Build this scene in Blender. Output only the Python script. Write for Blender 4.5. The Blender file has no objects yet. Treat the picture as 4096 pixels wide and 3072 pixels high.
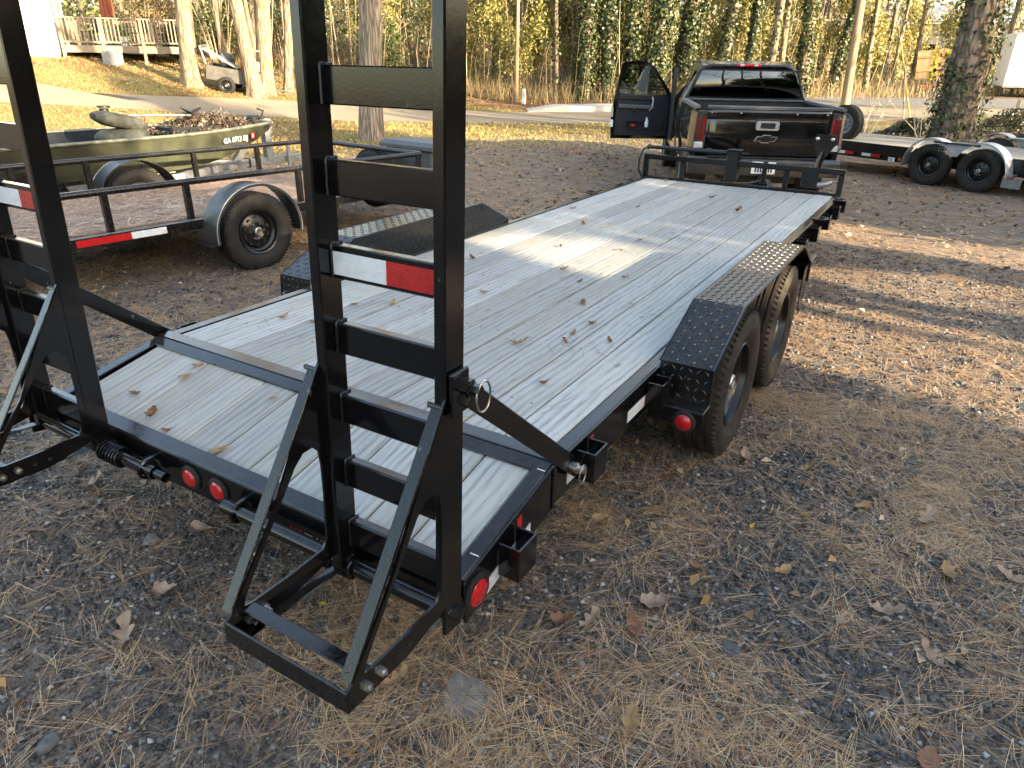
import bpy, bmesh, math, random
import numpy as np
from mathutils import Vector, Matrix, Euler
R = math.radians
sc = bpy.context.scene
COL = sc.collection
rng = np.random.default_rng(7)
random.seed(7)

# ---------------------------------------------------------------- camera
cam_d = bpy.data.cameras.new('camera'); cam = bpy.data.objects.new('camera', cam_d); COL.objects.link(cam)
_r = Vector((0.8541978, 0.5197152, 0.0155622)); _u = Vector((-0.2314043, 0.3531900, 0.9064816)); _f = Vector((-0.4656159, 0.7779157, -0.4219584))
CAM = Vector((1.926, -1.748, 1.7946))
cam.matrix_world = Matrix(((_r.x, _u.x, -_f.x, CAM.x), (_r.y, _u.y, -_f.y, CAM.y), (_r.z, _u.z, -_f.z, CAM.z), (0, 0, 0, 1)))
cam_d.sensor_width = 36; cam_d.sensor_fit = 'HORIZONTAL'; cam_d.lens = 24.52
cam_d.clip_start = 0.05; cam_d.clip_end = 900
sc.camera = cam

# ---------------------------------------------------------------- daylight
SUN_AZ, SUN_EL = 98.0, 15.0          # degrees clockwise from +Y, degrees above the horizon
world = bpy.data.worlds.new('World'); sc.world = world; world.use_nodes = True
wn = world.node_tree.nodes; wl = world.node_tree.links
wn.clear()
sky = wn.new('ShaderNodeTexSky'); sky.sky_type = 'NISHITA'; sky.sun_disc = False
sky.sun_elevation = R(SUN_EL); sky.sun_rotation = R(SUN_AZ)
sky.altitude = 200; sky.air_density = 1.0; sky.dust_density = 2.2; sky.ozone_density = 1.0
bg = wn.new('ShaderNodeBackground'); bg.inputs['Strength'].default_value = 0.15
wo = wn.new('ShaderNodeOutputWorld')
wl.new(sky.outputs[0], bg.inputs[0]); wl.new(bg.outputs[0], wo.inputs[0])
sun_d = bpy.data.lights.new('sun', 'SUN'); sun_d.energy = 4.6; sun_d.angle = R(0.6); sun_d.color = (1.0, 0.86, 0.66)
sun = bpy.data.objects.new('sun', sun_d); COL.objects.link(sun)
SUNV = Vector((math.sin(R(SUN_AZ)) * math.cos(R(SUN_EL)), math.cos(R(SUN_AZ)) * math.cos(R(SUN_EL)), math.sin(R(SUN_EL))))
sun.rotation_euler = SUNV.to_track_quat('Z', 'Y').to_euler()
sc.view_settings.view_transform = 'Standard'; sc.view_settings.look = 'None'
sc.view_settings.exposure = 2.55; sc.view_settings.gamma = 1.0
sc.view_settings.use_curve_mapping = False
sc.view_settings.use_white_balance = True; sc.view_settings.white_balance_temperature = 7500; sc.view_settings.white_balance_tint = 10
sc.cycles.use_adaptive_sampling = True; sc.cycles.adaptive_threshold = .018
sc.cycles.max_bounces = 5; sc.cycles.diffuse_bounces = 2; sc.cycles.glossy_bounces = 3
sc.cycles.transmission_bounces = 4; sc.cycles.transparent_max_bounces = 8
sc.cycles.caustics_reflective = False; sc.cycles.caustics_refractive = False
sc.cycles.use_denoising = True

# ---------------------------------------------------------------- terrain height
def sstep(a, b, x):
    t = np.clip((np.asarray(x, float) - a) / (b - a), 0, 1)
    return t * t * (3 - 2 * t)
def gz(x, y):
    return 1.9 * sstep(12, 30, -np.asarray(x, float)) - .2 * sstep(5, 13, y) * sstep(-6, -1, x) + .9 * sstep(18, 40, y)
def G(x, y): return float(gz(x, y))

# ---------------------------------------------------------------- mesh builder
def basis(d, up=(0, 0, 1)):
    d = Vector(d).normalized(); up = Vector(up)
    if abs(d.dot(up.normalized())) > .999: up = Vector((1, 0, 0))
    x = d.cross(up).normalized(); z = x.cross(d).normalized()
    return x, d, z
class MB:
    def __init__(s): s.v = []; s.f = []; s.m = []; s.mi = 0
    def add(s, vs, fs):
        o = len(s.v); s.v += [tuple(p) for p in vs]
        for f in fs: s.f.append(tuple(o + i for i in f)); s.m.append(s.mi)
        return s
    def box(s, c, d, c2=.003, rz=0.0):
        """box centred at c with size d, long edges chamfered"""
        c = Vector(c); hx, hy, hz = d[0] / 2, d[1] / 2, d[2] / 2
        k = min(c2, hx * .9, hy * .9, hz * .9); vs = []
        ca, sa = math.cos(rz), math.sin(rz)
        for sx in (-1, 1):
            for sy in (-1, 1):
                for sz in (-1, 1):
                    for a in range(3):
                        p = [hx * sx, hy * sy, hz * sz]
                        for b in range(3):
                            if b != a: p[b] -= (sx, sy, sz)[b] * k
                        vs.append((c.x + p[0] * ca - p[1] * sa, c.y + p[0] * sa + p[1] * ca, c.z + p[2]))
        I = lambda sx, sy, sz, a: (((sx > 0) * 2 + (sy > 0)) * 2 + (sz > 0)) * 3 + a
        fs = []
        for a in range(3):
            b, e = (a + 1) % 3, (a + 2) % 3
            for sgn in (-1, 1):
                q = []
                for sb, se in ((-1, -1), (1, -1), (1, 1), (-1, 1)):
                    t = [0, 0, 0]; t[a] = sgn; t[b] = sb; t[e] = se; q.append(I(*t, a))
                fs.append(q if sgn > 0 else q[::-1])
        for a in range(3):
            b, e = (a + 1) % 3, (a + 2) % 3
            for sb in (-1, 1):
                for se in (-1, 1):
                    t0 = [0, 0, 0]; t1 = [0, 0, 0]; t0[a] = -1; t1[a] = 1
                    for t in (t0, t1): t[b] = sb; t[e] = se
                    q = [I(*t0, b), I(*t1, b), I(*t1, e), I(*t0, e)]
                    fs.append(q if sb * se > 0 else q[::-1])
        for sx in (-1, 1):
            for sy in (-1, 1):
                for sz in (-1, 1):
                    q = [I(sx, sy, sz, 0), I(sx, sy, sz, 1), I(sx, sy, sz, 2)]
                    fs.append(q if sx * sy * sz > 0 else q[::-1])
        return s.add(vs, fs)
    def bar(s, p0, p1, w, h, up=(0, 0, 1), k=.003):
        """rectangular bar from p0 to p1; w across, h along up"""
        p0 = Vector(p0); p1 = Vector(p1); x, d, z = basis(p1 - p0, up)
        a, b = w / 2, h / 2; k = min(k, a * .9, b * .9)
        pr = [(-a + k, -b), (a - k, -b), (a, -b + k), (a, b - k), (a - k, b), (-a + k, b), (-a, b - k), (-a, -b + k)]
        vs = [p + x * u + z * t for p in (p0, p1) for u, t in pr]
        fs = [(i, (i + 1) % 8, 8 + (i + 1) % 8, 8 + i) for i in range(8)]
        fs += [tuple(range(7, -1, -1)), tuple(range(8, 16))]
        fs = [f[::-1] for f in fs]
        return s.add(vs, fs)
    def tube(s, pts, r, n=10, cap=True, up=(0, 0, 1)):
        """tube through points; r a number or one per point"""
        pts = [Vector(p) for p in pts]; rs = r if hasattr(r, '__len__') else [r] * len(pts)
        vs = []; L = len(pts); px = None
        for i, p in enumerate(pts):
            d = (pts[min(i + 1, L - 1)] - pts[max(i - 1, 0)])
            x, d, z = basis(d, up)
            if px is not None:
                x = (px - d * px.dot(d)).normalized(); z = x.cross(d)
            px = x
            for j in range(n):
                a = 2 * math.pi * j / n
                vs.append(p + (x * math.cos(a) + z * math.sin(a)) * rs[i])
        fs = []
        for i in range(L - 1):
            for j in range(n):
                fs.append((i * n + j, i * n + (j + 1) % n, (i + 1) * n + (j + 1) % n, (i + 1) * n + j)[::-1])
        if cap: fs += [tuple(range(n)), tuple((L - 1) * n + j for j in range(n - 1, -1, -1))]
        return s.add(vs, fs)
    def lathe(s, prof, c, axis, n=32):
        """profile [(radius, offset along axis)] spun round axis through c"""
        c = Vector(c); x, d, z = basis(axis, (0, 0, 1)); vs = []; fs = []; L = len(prof)
        for r_, o in prof:
            for j in range(n):
                a = 2 * math.pi * j / n
                vs.append(c + d * o + (x * math.cos(a) + z * math.sin(a)) * max(r_, 1e-4))
        for i in range(L - 1):
            for j in range(n):
                fs.append((i * n + j, (i + 1) * n + j, (i + 1) * n + (j + 1) % n, i * n + (j + 1) % n)[::-1])
        return s.add(vs, fs)
    def prism(s, poly, o, u, v, t):
        """2-D polygon laid out on axes u, v from o, thickness vector t"""
        o = Vector(o); u = Vector(u); v = Vector(v); t = Vector(t); n = len(poly)
        a = [o + u * p[0] + v * p[1] for p in poly]; b = [p + t for p in a]
        fs = [tuple(range(n)), tuple(range(2 * n - 1, n - 1, -1))]
        fs += [(i, n + i, n + (i + 1) % n, (i + 1) % n) for i in range(n)]
        if u.cross(v).dot(t) > 0: fs = [f[::-1] for f in fs]
        return s.add(a + b, fs)
    def ring(s, outer, inner, o, u, v, t):
        """plate with a hole: outer and inner loops with equal point counts"""
        o = Vector(o); u = Vector(u); v = Vector(v); t = Vector(t); n = len(outer)
        P = lambda L: [o + u * p[0] + v * p[1] for p in L]
        A = P(outer); B = P(inner); vs = A + B + [p + t for p in A] + [p + t for p in B]; fs = []
        for i in range(n):
            j = (i + 1) % n
            fs += [(i, j, n + j, n + i), (2 * n + i, 3 * n + i, 3 * n + j, 2 * n + j), (i, 2 * n + i, 2 * n + j, j), (n + i, n + j, 3 * n + j, 3 * n + i)]
        if u.cross(v).dot(t) > 0: fs = [f[::-1] for f in fs]
        return s.add(vs, fs)
    def sphere(s, c, r, n=16, m=10, sc3=(1, 1, 1)):
        c = Vector(c); vs = []; fs = []
        for i in range(m + 1):
            th = math.pi * i / m
            for j in range(n):
                a = 2 * math.pi * j / n
                vs.append((c.x + r * sc3[0] * math.sin(th) * math.cos(a), c.y + r * sc3[1] * math.sin(th) * math.sin(a), c.z + r * sc3[2] * math.cos(th)))
        for i in range(m):
            for j in range(n):
                fs.append((i * n + j, (i + 1) * n + j, (i + 1) * n + (j + 1) % n, i * n + (j + 1) % n))
        return s.add(vs, fs)
    def loft(s, secs, closed=True, cap=True):
        n = len(secs[0]); vs = [p for q in secs for p in q]; fs = []
        for i in range(len(secs) - 1):
            for j in range(n if closed else n - 1):
                fs.append((i * n + j, i * n + (j + 1) % n, (i + 1) * n + (j + 1) % n, (i + 1) * n + j))
        if cap and closed: fs += [tuple(range(n - 1, -1, -1)), tuple((len(secs) - 1) * n + j for j in range(n))]
        return s.add(vs, fs)
    def mesh(s, name, mats, smooth=None):
        me = bpy.data.meshes.new(name); me.from_pydata(s.v, [], s.f)
        for m in (mats if isinstance(mats, (list, tuple)) else [mats]): me.materials.append(m)
        if any(s.m): me.polygons.foreach_set('material_index', s.m)
        if smooth is not None: me.shade_smooth(); me.set_sharp_from_angle(angle=R(smooth))
        me.update(); return me
    def build(s, name, mats, parent=None, smooth=35, fix=False, **kw):
        me = s.mesh(name, mats, smooth)
        if fix:
            bm = bmesh.new(); bm.from_mesh(me); bmesh.ops.recalc_face_normals(bm, faces=bm.faces); bm.to_mesh(me); bm.free()
        return link(name, me, parent, **kw)
def link(name, me, parent=None, label=None, cat=None, group=None, kind=None, loc=None, rot=None):
    o = bpy.data.objects.new(name, me); COL.objects.link(o)
    if parent is not None: o.parent = parent
    if loc is not None: o.location = loc
    if rot is not None: o.rotation_euler = rot
    return tag(o, label, cat, group, kind)
def tag(o, label=None, cat=None, group=None, kind=None):
    for k, v in (('label', label), ('category', cat), ('group', group), ('kind', kind)):
        if v: o[k] = v
    return o
def thing(name, label, cat, loc=(0, 0, 0), rz=0.0, group=None):
    o = bpy.data.objects.new(name, None); COL.objects.link(o); o.empty_display_size = .2
    o.location = loc; o.rotation_euler = (0, 0, rz)
    return tag(o, label, cat, group)
def copy_tree(o, parent=None):
    c = o.copy(); COL.objects.link(c); c.parent = parent
    for ch in o.children: copy_tree(ch, c)
    return c
def fast_mesh(name, V, F, mats, cols=None, smooth=False):
    V = np.asarray(V, np.float32); F = np.asarray(F, np.int32); k = F.shape[1]
    me = bpy.data.meshes.new(name)
    me.vertices.add(len(V)); me.vertices.foreach_set('co', V.ravel())
    me.loops.add(F.size); me.loops.foreach_set('vertex_index', F.ravel())
    me.polygons.add(len(F)); me.polygons.foreach_set('loop_start', np.arange(len(F), dtype=np.int32) * k)
    for m in (mats if isinstance(mats, (list, tuple)) else [mats]): me.materials.append(m)
    if cols is not None:
        a = me.color_attributes.new('tint', 'FLOAT_COLOR', 'POINT')
        c4 = np.ones((len(V), 4), np.float32); c4[:, :3] = cols; a.data.foreach_set('color', c4.ravel())
    me.update(calc_edges=True)
    if smooth: me.shade_smooth()
    return me
_txt = {}
def text_mb(mb, s, size, o, u, v, t=.0015, bold=0.0):
    """lettering laid on axes u, v from o (real extruded letter shapes)"""
    key = (s, bold)
    if key not in _txt:
        cu = bpy.data.curves.new('lettering', 'FONT'); cu.body = s; cu.size = 1; cu.offset = bold; cu.resolution_u = 2
        ob = bpy.data.objects.new('lettering', cu); COL.objects.link(ob)
        dg = bpy.context.evaluated_depsgraph_get(); dg.update()
        me = ob.evaluated_get(dg).to_mesh()
        _txt[key] = ([tuple(p.co) for p in me.vertices], [tuple(p.vertices) for p in me.polygons])
        ob.evaluated_get(dg).to_mesh_clear(); bpy.data.objects.remove(ob); bpy.data.curves.remove(cu)
    vs, fs = _txt[key]; o = Vector(o); u = Vector(u).normalized(); v = Vector(v).normalized(); n = u.cross(v)
    mb.add([o + u * p[0] * size + v * p[1] * size + n * t for p in vs], fs)
    return max(p[0] for p in vs) * size
# ---------------------------------------------------------------- materials
class NT:
    def __init__(s, name):
        s.mat = bpy.data.materials.new(name); s.mat.use_nodes = True; s.n = s.mat.node_tree.nodes; s.l = s.mat.node_tree.links
        s.b = s.n['Principled BSDF']; s.out = s.n['Material Output']
    def new(s, t, **kw):
        nd = s.n.new('ShaderNode' + t)
        for k, v in kw.items():
            if k.startswith('i_'):
                nd.inputs[k[2:].replace('_', ' ')].default_value = v
            else: setattr(nd, k, v)
        return nd
    def link(s, a, b): s.l.new(a, b)
    def coord(s, which='Object', scale=(1, 1, 1), rnd=0.0):
        tc = s.new('TexCoord'); o = tc.outputs[which]
        if rnd:
            oi = s.new('ObjectInfo'); mu = s.new('MATH' if 0 else 'Math', operation='MULTIPLY'); mu.inputs[1].default_value = rnd
            s.link(oi.outputs['Random'], mu.inputs[0])
            ad = s.new('VectorMath', operation='ADD'); s.link(o, ad.inputs[0]); s.link(mu.outputs[0], ad.inputs[1]); o = ad.outputs[0]
        if tuple(scale) != (1, 1, 1):
            mp = s.new('VectorMath', operation='MULTIPLY'); mp.inputs[1].default_value = scale; s.link(o, mp.inputs[0]); o = mp.outputs[0]
        return o
    def noise(s, vec, scale, detail=4, rough=.55, dist=0.0):
        nd = s.new('TexNoise'); nd.inputs['Scale'].default_value = scale; nd.inputs['Detail'].default_value = detail
        nd.inputs['Roughness'].default_value = rough; nd.inputs['Distortion'].default_value = dist
        s.link(vec, nd.inputs['Vector']); return nd.outputs['Fac']
    def ramp(s, fac, stops):
        nd = s.new('ValToRGB'); e = nd.color_ramp.elements
        while len(e) < len(stops): e.new(.5)
        for i, (p, c) in enumerate(stops):
            e[i].position = p; e[i].color = (*c, 1) if hasattr(c, '__len__') else (c, c, c, 1)
        s.link(fac, nd.inputs[0]); return nd.outputs[0]
    def mix(s, fac, a, b, mode='MIX'):
        nd = s.new('Mix', data_type='RGBA', blend_type=mode)
        for sock, val in ((nd.inputs[0], fac), (nd.inputs[6], a), (nd.inputs[7], b)):
            if hasattr(val, 'is_linked') or hasattr(val, 'node'): s.link(val, sock)
            elif hasattr(val, '__len__'): sock.default_value = (*val, 1)
            else: sock.default_value = val
        return nd.outputs[2]
    def math(s, op, a, b=0.0, clamp=False):
        nd = s.new('Math', operation=op); nd.use_clamp = clamp
        for i, v in enumerate((a, b)):
            if hasattr(v, 'node'): s.link(v, nd.inputs[i])
            else: nd.inputs[i].default_value = v
        return nd.outputs[0]
    def bump(s, h, strength=.3, dist=.01, normal=None):
        nd = s.new('Bump'); nd.inputs['Strength'].default_value = strength; nd.inputs['Distance'].default_value = dist
        s.link(h, nd.inputs['Height'])
        if normal is not None: s.link(normal, nd.inputs['Normal'])
        s.link(nd.outputs[0], s.b.inputs['Normal']); return nd.outputs[0]
    def set(s, **kw):
        for k, v in kw.items():
            i = s.b.inputs[k.replace('_', ' ')]
            if hasattr(v, 'node'): s.link(v, i)
            elif hasattr(v, '__len__'): i.default_value = (*v, 1) if len(v) == 3 else v
            else: i.default_value = v
        return s.mat
def plain(name, c, rough=.5, metal=0.0, var=.25, scale=8, bump=0.0, bscale=120, c2=None, coat=0.0, spec=.5, rnd=9.0, rvar=.12):
    t = NT(name); co = t.coord(rnd=rnd)
    n = t.noise(co, scale, 5, .6)
    b = c2 if c2 is not None else tuple(x * (1 - var) for x in c)
    a = tuple(min(1, x * (1 + var * .5)) for x in c) if c2 is None else c
    t.set(Base_Color=t.mix(t.ramp(n, [(.32, 0), (.68, 1)]), b, a), Metallic=metal, Coat_Weight=coat, Specular_IOR_Level=spec)
    t.b.inputs['Coat Roughness'].default_value = .05
    n2 = t.noise(co, scale * 4, 4, .65)
    t.set(Roughness=t.math('ADD', t.math('MULTIPLY', n2, 2 * rvar), rough - rvar, True))
    if bump: t.bump(t.noise(co, bscale, 3, .5), bump, .004)
    return t.mat
def painted_steel(name, c=(.0030, .0030, .0036), rough=.11, dust=.035, peel=.035):
    """gloss enamel on steel: orange peel, a film of dust on top faces, rubbed edges"""
    t = NT(name); co = t.coord(rnd=7.0)
    d = t.noise(co, 5, 6, .7); fine = t.noise(co, 60, 4, .6)
    geo = t.new('NewGeometry'); sep = t.new('SeparateXYZ'); t.link(geo.outputs['Normal'], sep.inputs[0])
    upf = t.math('MULTIPLY', t.math('MAXIMUM', sep.outputs['Z'], 0.0), 1.0)
    m = t.math('MULTIPLY', t.ramp(t.math('MULTIPLY', d, fine), [(.16, 0), (.42, 1)]), t.math('ADD', t.math('MULTIPLY', upf, dust * 2.2), dust * .35), True)
    sc1 = t.noise(t.coord(scale=(9, 30, 5), rnd=7.0), 1.0, 5, .7); sc2 = t.noise(co, 26, 4, .7)
    m = t.math('ADD', m, t.ramp(t.math('MULTIPLY', sc1, sc2), [(.40, 0), (.46, .5)]), True)
    t.set(Base_Color=t.mix(m, c, (.26, .215, .165)), Specular_IOR_Level=.5)
    t.set(Roughness=t.math('ADD', t.math('MULTIPLY', m, .8), t.math('ADD', t.math('MULTIPLY', fine, .16), rough - .06), True))
    t.bump(t.noise(co, 150, 2, .5), peel, .0025)
    return t.mat
def leafy(name, tint=True, c=(.08, .1, .03), trans=.35, rough=.55):
    t = NT(name)
    t.n.remove(t.b)
    if tint:
        at = t.new('Attribute', attribute_name='tint'); colr = at.outputs['Color']
    else:
        co = t.coord('Object'); colr = t.mix(t.noise(co, 3, 2), tuple(x * .6 for x in c), tuple(x * 1.3 for x in c))
    d = t.new('BsdfPrincipled'); d.inputs['Roughness'].default_value = rough; d.inputs['Specular IOR Level'].default_value = .35
    t.link(colr, d.inputs['Base Color'])
    tr = t.new('BsdfTranslucent'); t.link(colr, tr.inputs[0])
    ms = t.new('MixShader'); ms.inputs[0].default_value = trans
    t.link(d.outputs[0], ms.inputs[1]); t.link(tr.outputs[0], ms.inputs[2]); t.link(ms.outputs[0], t.out.inputs[0])
    return t.mat
MAT = {}
MAT['black'] = painted_steel('black enamel')
MAT['black2'] = painted_steel('black satin enamel', (.0040, .0040, .0045), .26, .07, .06)
MAT['peel'] = painted_steel('hammered black enamel', (.003, .003, .0036), .10, .02, .30)
MAT['plate'] = painted_steel('black tread plate', (.0030, .0033, .0042), .16, .05, .02)
MAT['plate_alu'] = plain('bright tread plate', (.52, .53, .54), .38, .55, .25, 6, .1)
MAT['rubber'] = plain('tyre rubber', (.009, .009, .009), .72, 0, .4, 9, .25, 90, c2=(.020, .018, .016), spec=.3)
MAT['rubber_dusty'] = plain('dusty tyre rubber', (.014, .013, .012), .8, 0, .4, 14, .3, 90, c2=(.042, .033, .025), spec=.25)
MAT['zinc'] = plain('zinc plated steel', (.55, .54, .50), .35, 1.0, .3, 30, .1)
MAT['chrome'] = plain('chrome', (.80, .80, .80), .14, .75, .04, 4, 0, rvar=.03)
MAT['rim_dark'] = plain('black painted wheel', (.005, .005, .006), .32, 0, .3, 20, .1, 60)
MAT['galv'] = plain('galvanised steel', (.33, .34, .35), .5, .8, .3, 12, .1, 60)
MAT['grey_steel'] = plain('grey painted steel', (.20, .21, .21), .55, .1, .3, 10, .15, 60)
MAT['white_tape'] = plain('white reflective tape', (.62, .64, .66), .35, 0, .12, 40, .3, 260)
MAT['red_tape'] = plain('red reflective tape', (.42, .010, .012), .3, 0, .2, 40, .3, 260)
MAT['red_lens'] = plain('red lens', (.50, .008, .012), .16, 0, .25, 60, .3, 160, coat=.6)
MAT['clear_lens'] = plain('clear lens', (.62, .62, .60), .15, .2, .2, 40, .2, 200, coat=.6)
MAT['amber_lens'] = plain('amber lens', (.55, .16, .02), .18, 0, .2, 40, .2, 200)
MAT['white'] = plain('white print', (.75, .76, .76), .45, 0, .05, 20)
MAT['red_print'] = plain('red print', (.40, .015, .015), .45, 0, .1, 20)
MAT['dark_plastic'] = plain('dark plastic', (.008, .008, .010), .48, 0, .25, 14, .15, 200)
MAT['grey_plastic'] = plain('grey plastic', (.075, .078, .082), .5, 0, .2, 14, .15, 200)
MAT['navy_plastic'] = plain('dark blue grey trim', (.008, .010, .017), .5, 0, .3, 8, .1, 160)
MAT['rope'] = plain('rope', (.38, .34, .27), .9, 0, .3, 60, .3, 200)

def truck_paint():
    t = NT('black car paint'); co = t.coord()
    d = t.noise(co, 3, 6, .7); m = t.ramp(d, [(.42, 0), (.75, .28)])
    geo = t.new('NewGeometry'); sep = t.new('SeparateXYZ'); t.link(geo.outputs['Normal'], sep.inputs[0])
    up = t.math('MAXIMUM', sep.outputs['Z'], 0.0)
    m2 = t.math('ADD', t.math('MULTIPLY', m, .25), t.math('MULTIPLY', t.math('MULTIPLY', up, t.noise(co, 9, 4)), .45), True)
    t.set(Base_Color=t.mix(m2, (.0022, .0022, .003), (.07, .065, .056)), Roughness=t.math('ADD', t.math('MULTIPLY', m2, .7), .10, True), Coat_Weight=.5)
    t.b.inputs['Coat Roughness'].default_value = .03
    t.bump(t.noise(co, 2.2, 2, .4), .10, .02)
    return t.mat
MAT['truck'] = truck_paint()
def glass(name, tintc, rough=.02, alpha=.75):
    t = NT(name); t.n.remove(t.b)
    g = t.new('BsdfGlossy'); g.inputs['Roughness'].default_value = rough
    g.inputs['Color'].default_value = (1, 1, 1, 1)
    tr = t.new('BsdfTransparent'); tr.inputs[0].default_value = (*tintc, 1)
    fr = t.new('Fresnel'); fr.inputs[0].default_value = 1.5
    co = t.coord(); bp = t.new('Bump'); bp.inputs['Strength'].default_value = .12; bp.inputs['Distance'].default_value = .02
    t.link(t.noise(co, 2.6, 1, .4), bp.inputs['Height']); t.link(bp.outputs[0], g.inputs['Normal']); t.link(bp.outputs[0], fr.inputs['Normal'])
    f2 = t.math('ADD', t.math('MULTIPLY', fr.outputs[0], 1.0), .07, True)
    ms = t.new('MixShader'); t.link(f2, ms.inputs[0]); t.link(tr.outputs[0], ms.inputs[1]); t.link(g.outputs[0], ms.inputs[2])
    t.link(ms.outputs[0], t.out.inputs[0]); return t.mat
MAT['glass_dark'] = glass('tinted glass', (.02, .02, .022))
MAT['glass'] = glass('side window glass', (.42, .45, .44))

def deck_wood(name, light, dark, sc_=1.0):
    t = NT(name); co = t.coord(rnd=37.0)
    st = t.new('VectorMath', operation='MULTIPLY'); st.inputs[1].default_value = (30 * sc_, .95, 30 * sc_); t.link(co, st.inputs[0])
    warp = t.noise(t.coord(scale=(3, .8, 3), rnd=37.0), 1.6, 2, .5)
    ad = t.new('VectorMath', operation='ADD'); t.link(st.outputs[0], ad.inputs[0])
    wv = t.new('CombineXYZ'); t.link(t.math('MULTIPLY', warp, 2.2), wv.inputs[0]); t.link(wv.outputs[0], ad.inputs[1])
    grain = t.noise(ad.outputs[0], 1.0, 6, .62, .6)
    ringn = t.new('TexWave'); ringn.wave_type = 'BANDS'; ringn.bands_direction = 'X'
    ringn.inputs['Scale'].default_value = .30; ringn.inputs['Distortion'].default_value = 3.2; ringn.inputs['Detail'].default_value = 3
    ringn.inputs['Detail Scale'].default_value = .6; t.link(ad.outputs[0], ringn.inputs['Vector'])
    fine = t.noise(t.coord(scale=(170, 9, 170), rnd=37.0), 1.0, 3, .6)
    g2 = t.math('ADD', t.math('MULTIPLY', grain, .34), t.math('MULTIPLY', ringn.outputs[0], .15))
    g2 = t.math('ADD', g2, t.math('MULTIPLY', fine, .50))
    base = t.ramp(g2, [(.33, dark), (.42, tuple(a * .45 + b * .55 for a, b in zip(dark, light))), (.50, light), (.70, tuple(min(1, x * 1.12) for x in light))])
    blot = t.noise(t.coord(scale=(9, 1.5, 9), rnd=37.0), 1.0, 5, .65, 1.0)
    base = t.mix(t.ramp(blot, [(.46, 0), (.66, .5)]), base, tuple(a * .55 + b * .45 for a, b in zip(light, dark)))
    # knots: sparse dark ovals
    vo = t.new('TexVoronoi'); vo.inputs['Scale'].default_value = 1.0; t.link(t.coord(scale=(5.0, 2.1, 5.0), rnd=37.0), vo.inputs['Vector'])
    kn = t.ramp(vo.outputs['Distance'], [(.03, 1), (.085, 0)])
    base = t.mix(t.math('MULTIPLY', kn, .75), base, tuple(x * .5 for x in dark))
    big = t.noise(t.coord(scale=(2.2, .55, 1), rnd=3.0), 1.0, 4, .6)
    base = t.mix(t.ramp(big, [(.42, 0), (.72, .6)]), base, (.33, .315, .245))
    oi = t.new('ObjectInfo')
    hs = t.new('HueSaturation'); t.link(base, hs.inputs['Color']); t.link(t.math('ADD', t.math('MULTIPLY', oi.outputs['Random'], .34), .80), hs.inputs['Value'])
    t.set(Base_Color=hs.outputs[0], Roughness=.78, Specular_IOR_Level=.3)
    t.bump(t.math('SUBTRACT', g2, t.math('MULTIPLY', kn, .3)), .30, .003)
    return t.mat
MAT['deck'] = deck_wood('weathered grey deck board', (.385, .380, .362), (.185, .183, .176))
MAT['old_wood'] = deck_wood('old brown grey board', (.34, .29, .23), (.12, .10, .08))
MAT['new_wood'] = deck_wood('cedar board', (.42, .24, .10), (.22, .11, .05))
MAT['porch_wood'] = deck_wood('porch timber', (.20, .165, .12), (.10, .083, .06))

def bark(name, light, dark, zs=1.6, xs=16, strength=.9, dist=.03):
    t = NT(name); co = t.coord(rnd=11.0)
    v = t.new('VectorMath', operation='MULTIPLY'); v.inputs[1].default_value = (xs, xs, zs); t.link(co, v.inputs[0])
    n = t.noise(v.outputs[0], 1.0, 5, .6, .8)
    vo = t.new('TexVoronoi', feature='DISTANCE_TO_EDGE'); vo.inputs['Scale'].default_value = .8
    wa = t.new('VectorMath', operation='ADD'); t.link(v.outputs[0], wa.inputs[0])
    nv = t.new('TexNoise'); nv.inputs['Scale'].default_value = .7; t.link(v.outputs[0], nv.inputs['Vector'])
    sc3 = t.new('VectorMath', operation='SCALE'); sc3.inputs['Scale'].default_value = 1.6; t.link(nv.outputs['Color'], sc3.inputs[0])
    t.link(sc3.outputs[0], wa.inputs[1]); t.link(wa.outputs[0], vo.inputs['Vector'])
    h = t.math('ADD', t.math('MULTIPLY', t.ramp(vo.outputs[0], [(.0, 0), (.28, 1)]), .6), t.math('MULTIPLY', n, .5))
    col = t.ramp(h, [(.22, dark), (.5, tuple((a + b) / 2 for a, b in zip(light, dark))), (.85, light)])
    moss = t.noise(co, 1.3, 4, .6)
    col = t.mix(t.ramp(moss, [(.55, 0), (.8, .35)]), col, (.16, .17, .10))
    t.set(Base_Color=col, Roughness=.9, Specular_IOR_Level=.2)
    t.bump(h, strength, dist); return t.mat
MAT['bark_oak'] = bark('grey oak bark', (.30, .25, .20), (.085, .070, .055))
MAT['bark_tan'] = bark('tan oak bark', (.30, .235, .16), (.095, .072, .05))
MAT['bark_pine'] = bark('pine bark', (.25, .185, .14), (.065, .048, .036), 3.2, 9, 1.0, .035)
MAT['bark_wood'] = bark('woodland bark', (.24, .195, .145), (.07, .057, .044), 2.0, 12, .7, .02)
MAT['twig'] = plain('bare twigs', (.27, .215, .15), .85, 0, .45, 2)
MAT['pole_wood'] = bark('utility pole timber', (.34, .25, .17), (.15, .105, .07), .35, 20, .5, .01)
MAT['leaf'] = leafy('leaves')
MAT['ivy'] = leafy('ivy leaves', trans=.18, rough=.35)
MAT['dry_leaf'] = leafy('dry leaves', trans=.12, rough=.6)
MAT['needle'] = leafy('pine straw', trans=.05, rough=.55)
MAT['pebble'] = leafy('gravel stones', trans=0.0, rough=.85)
MAT['grass'] = leafy('winter grass blades', trans=.3)

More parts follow.
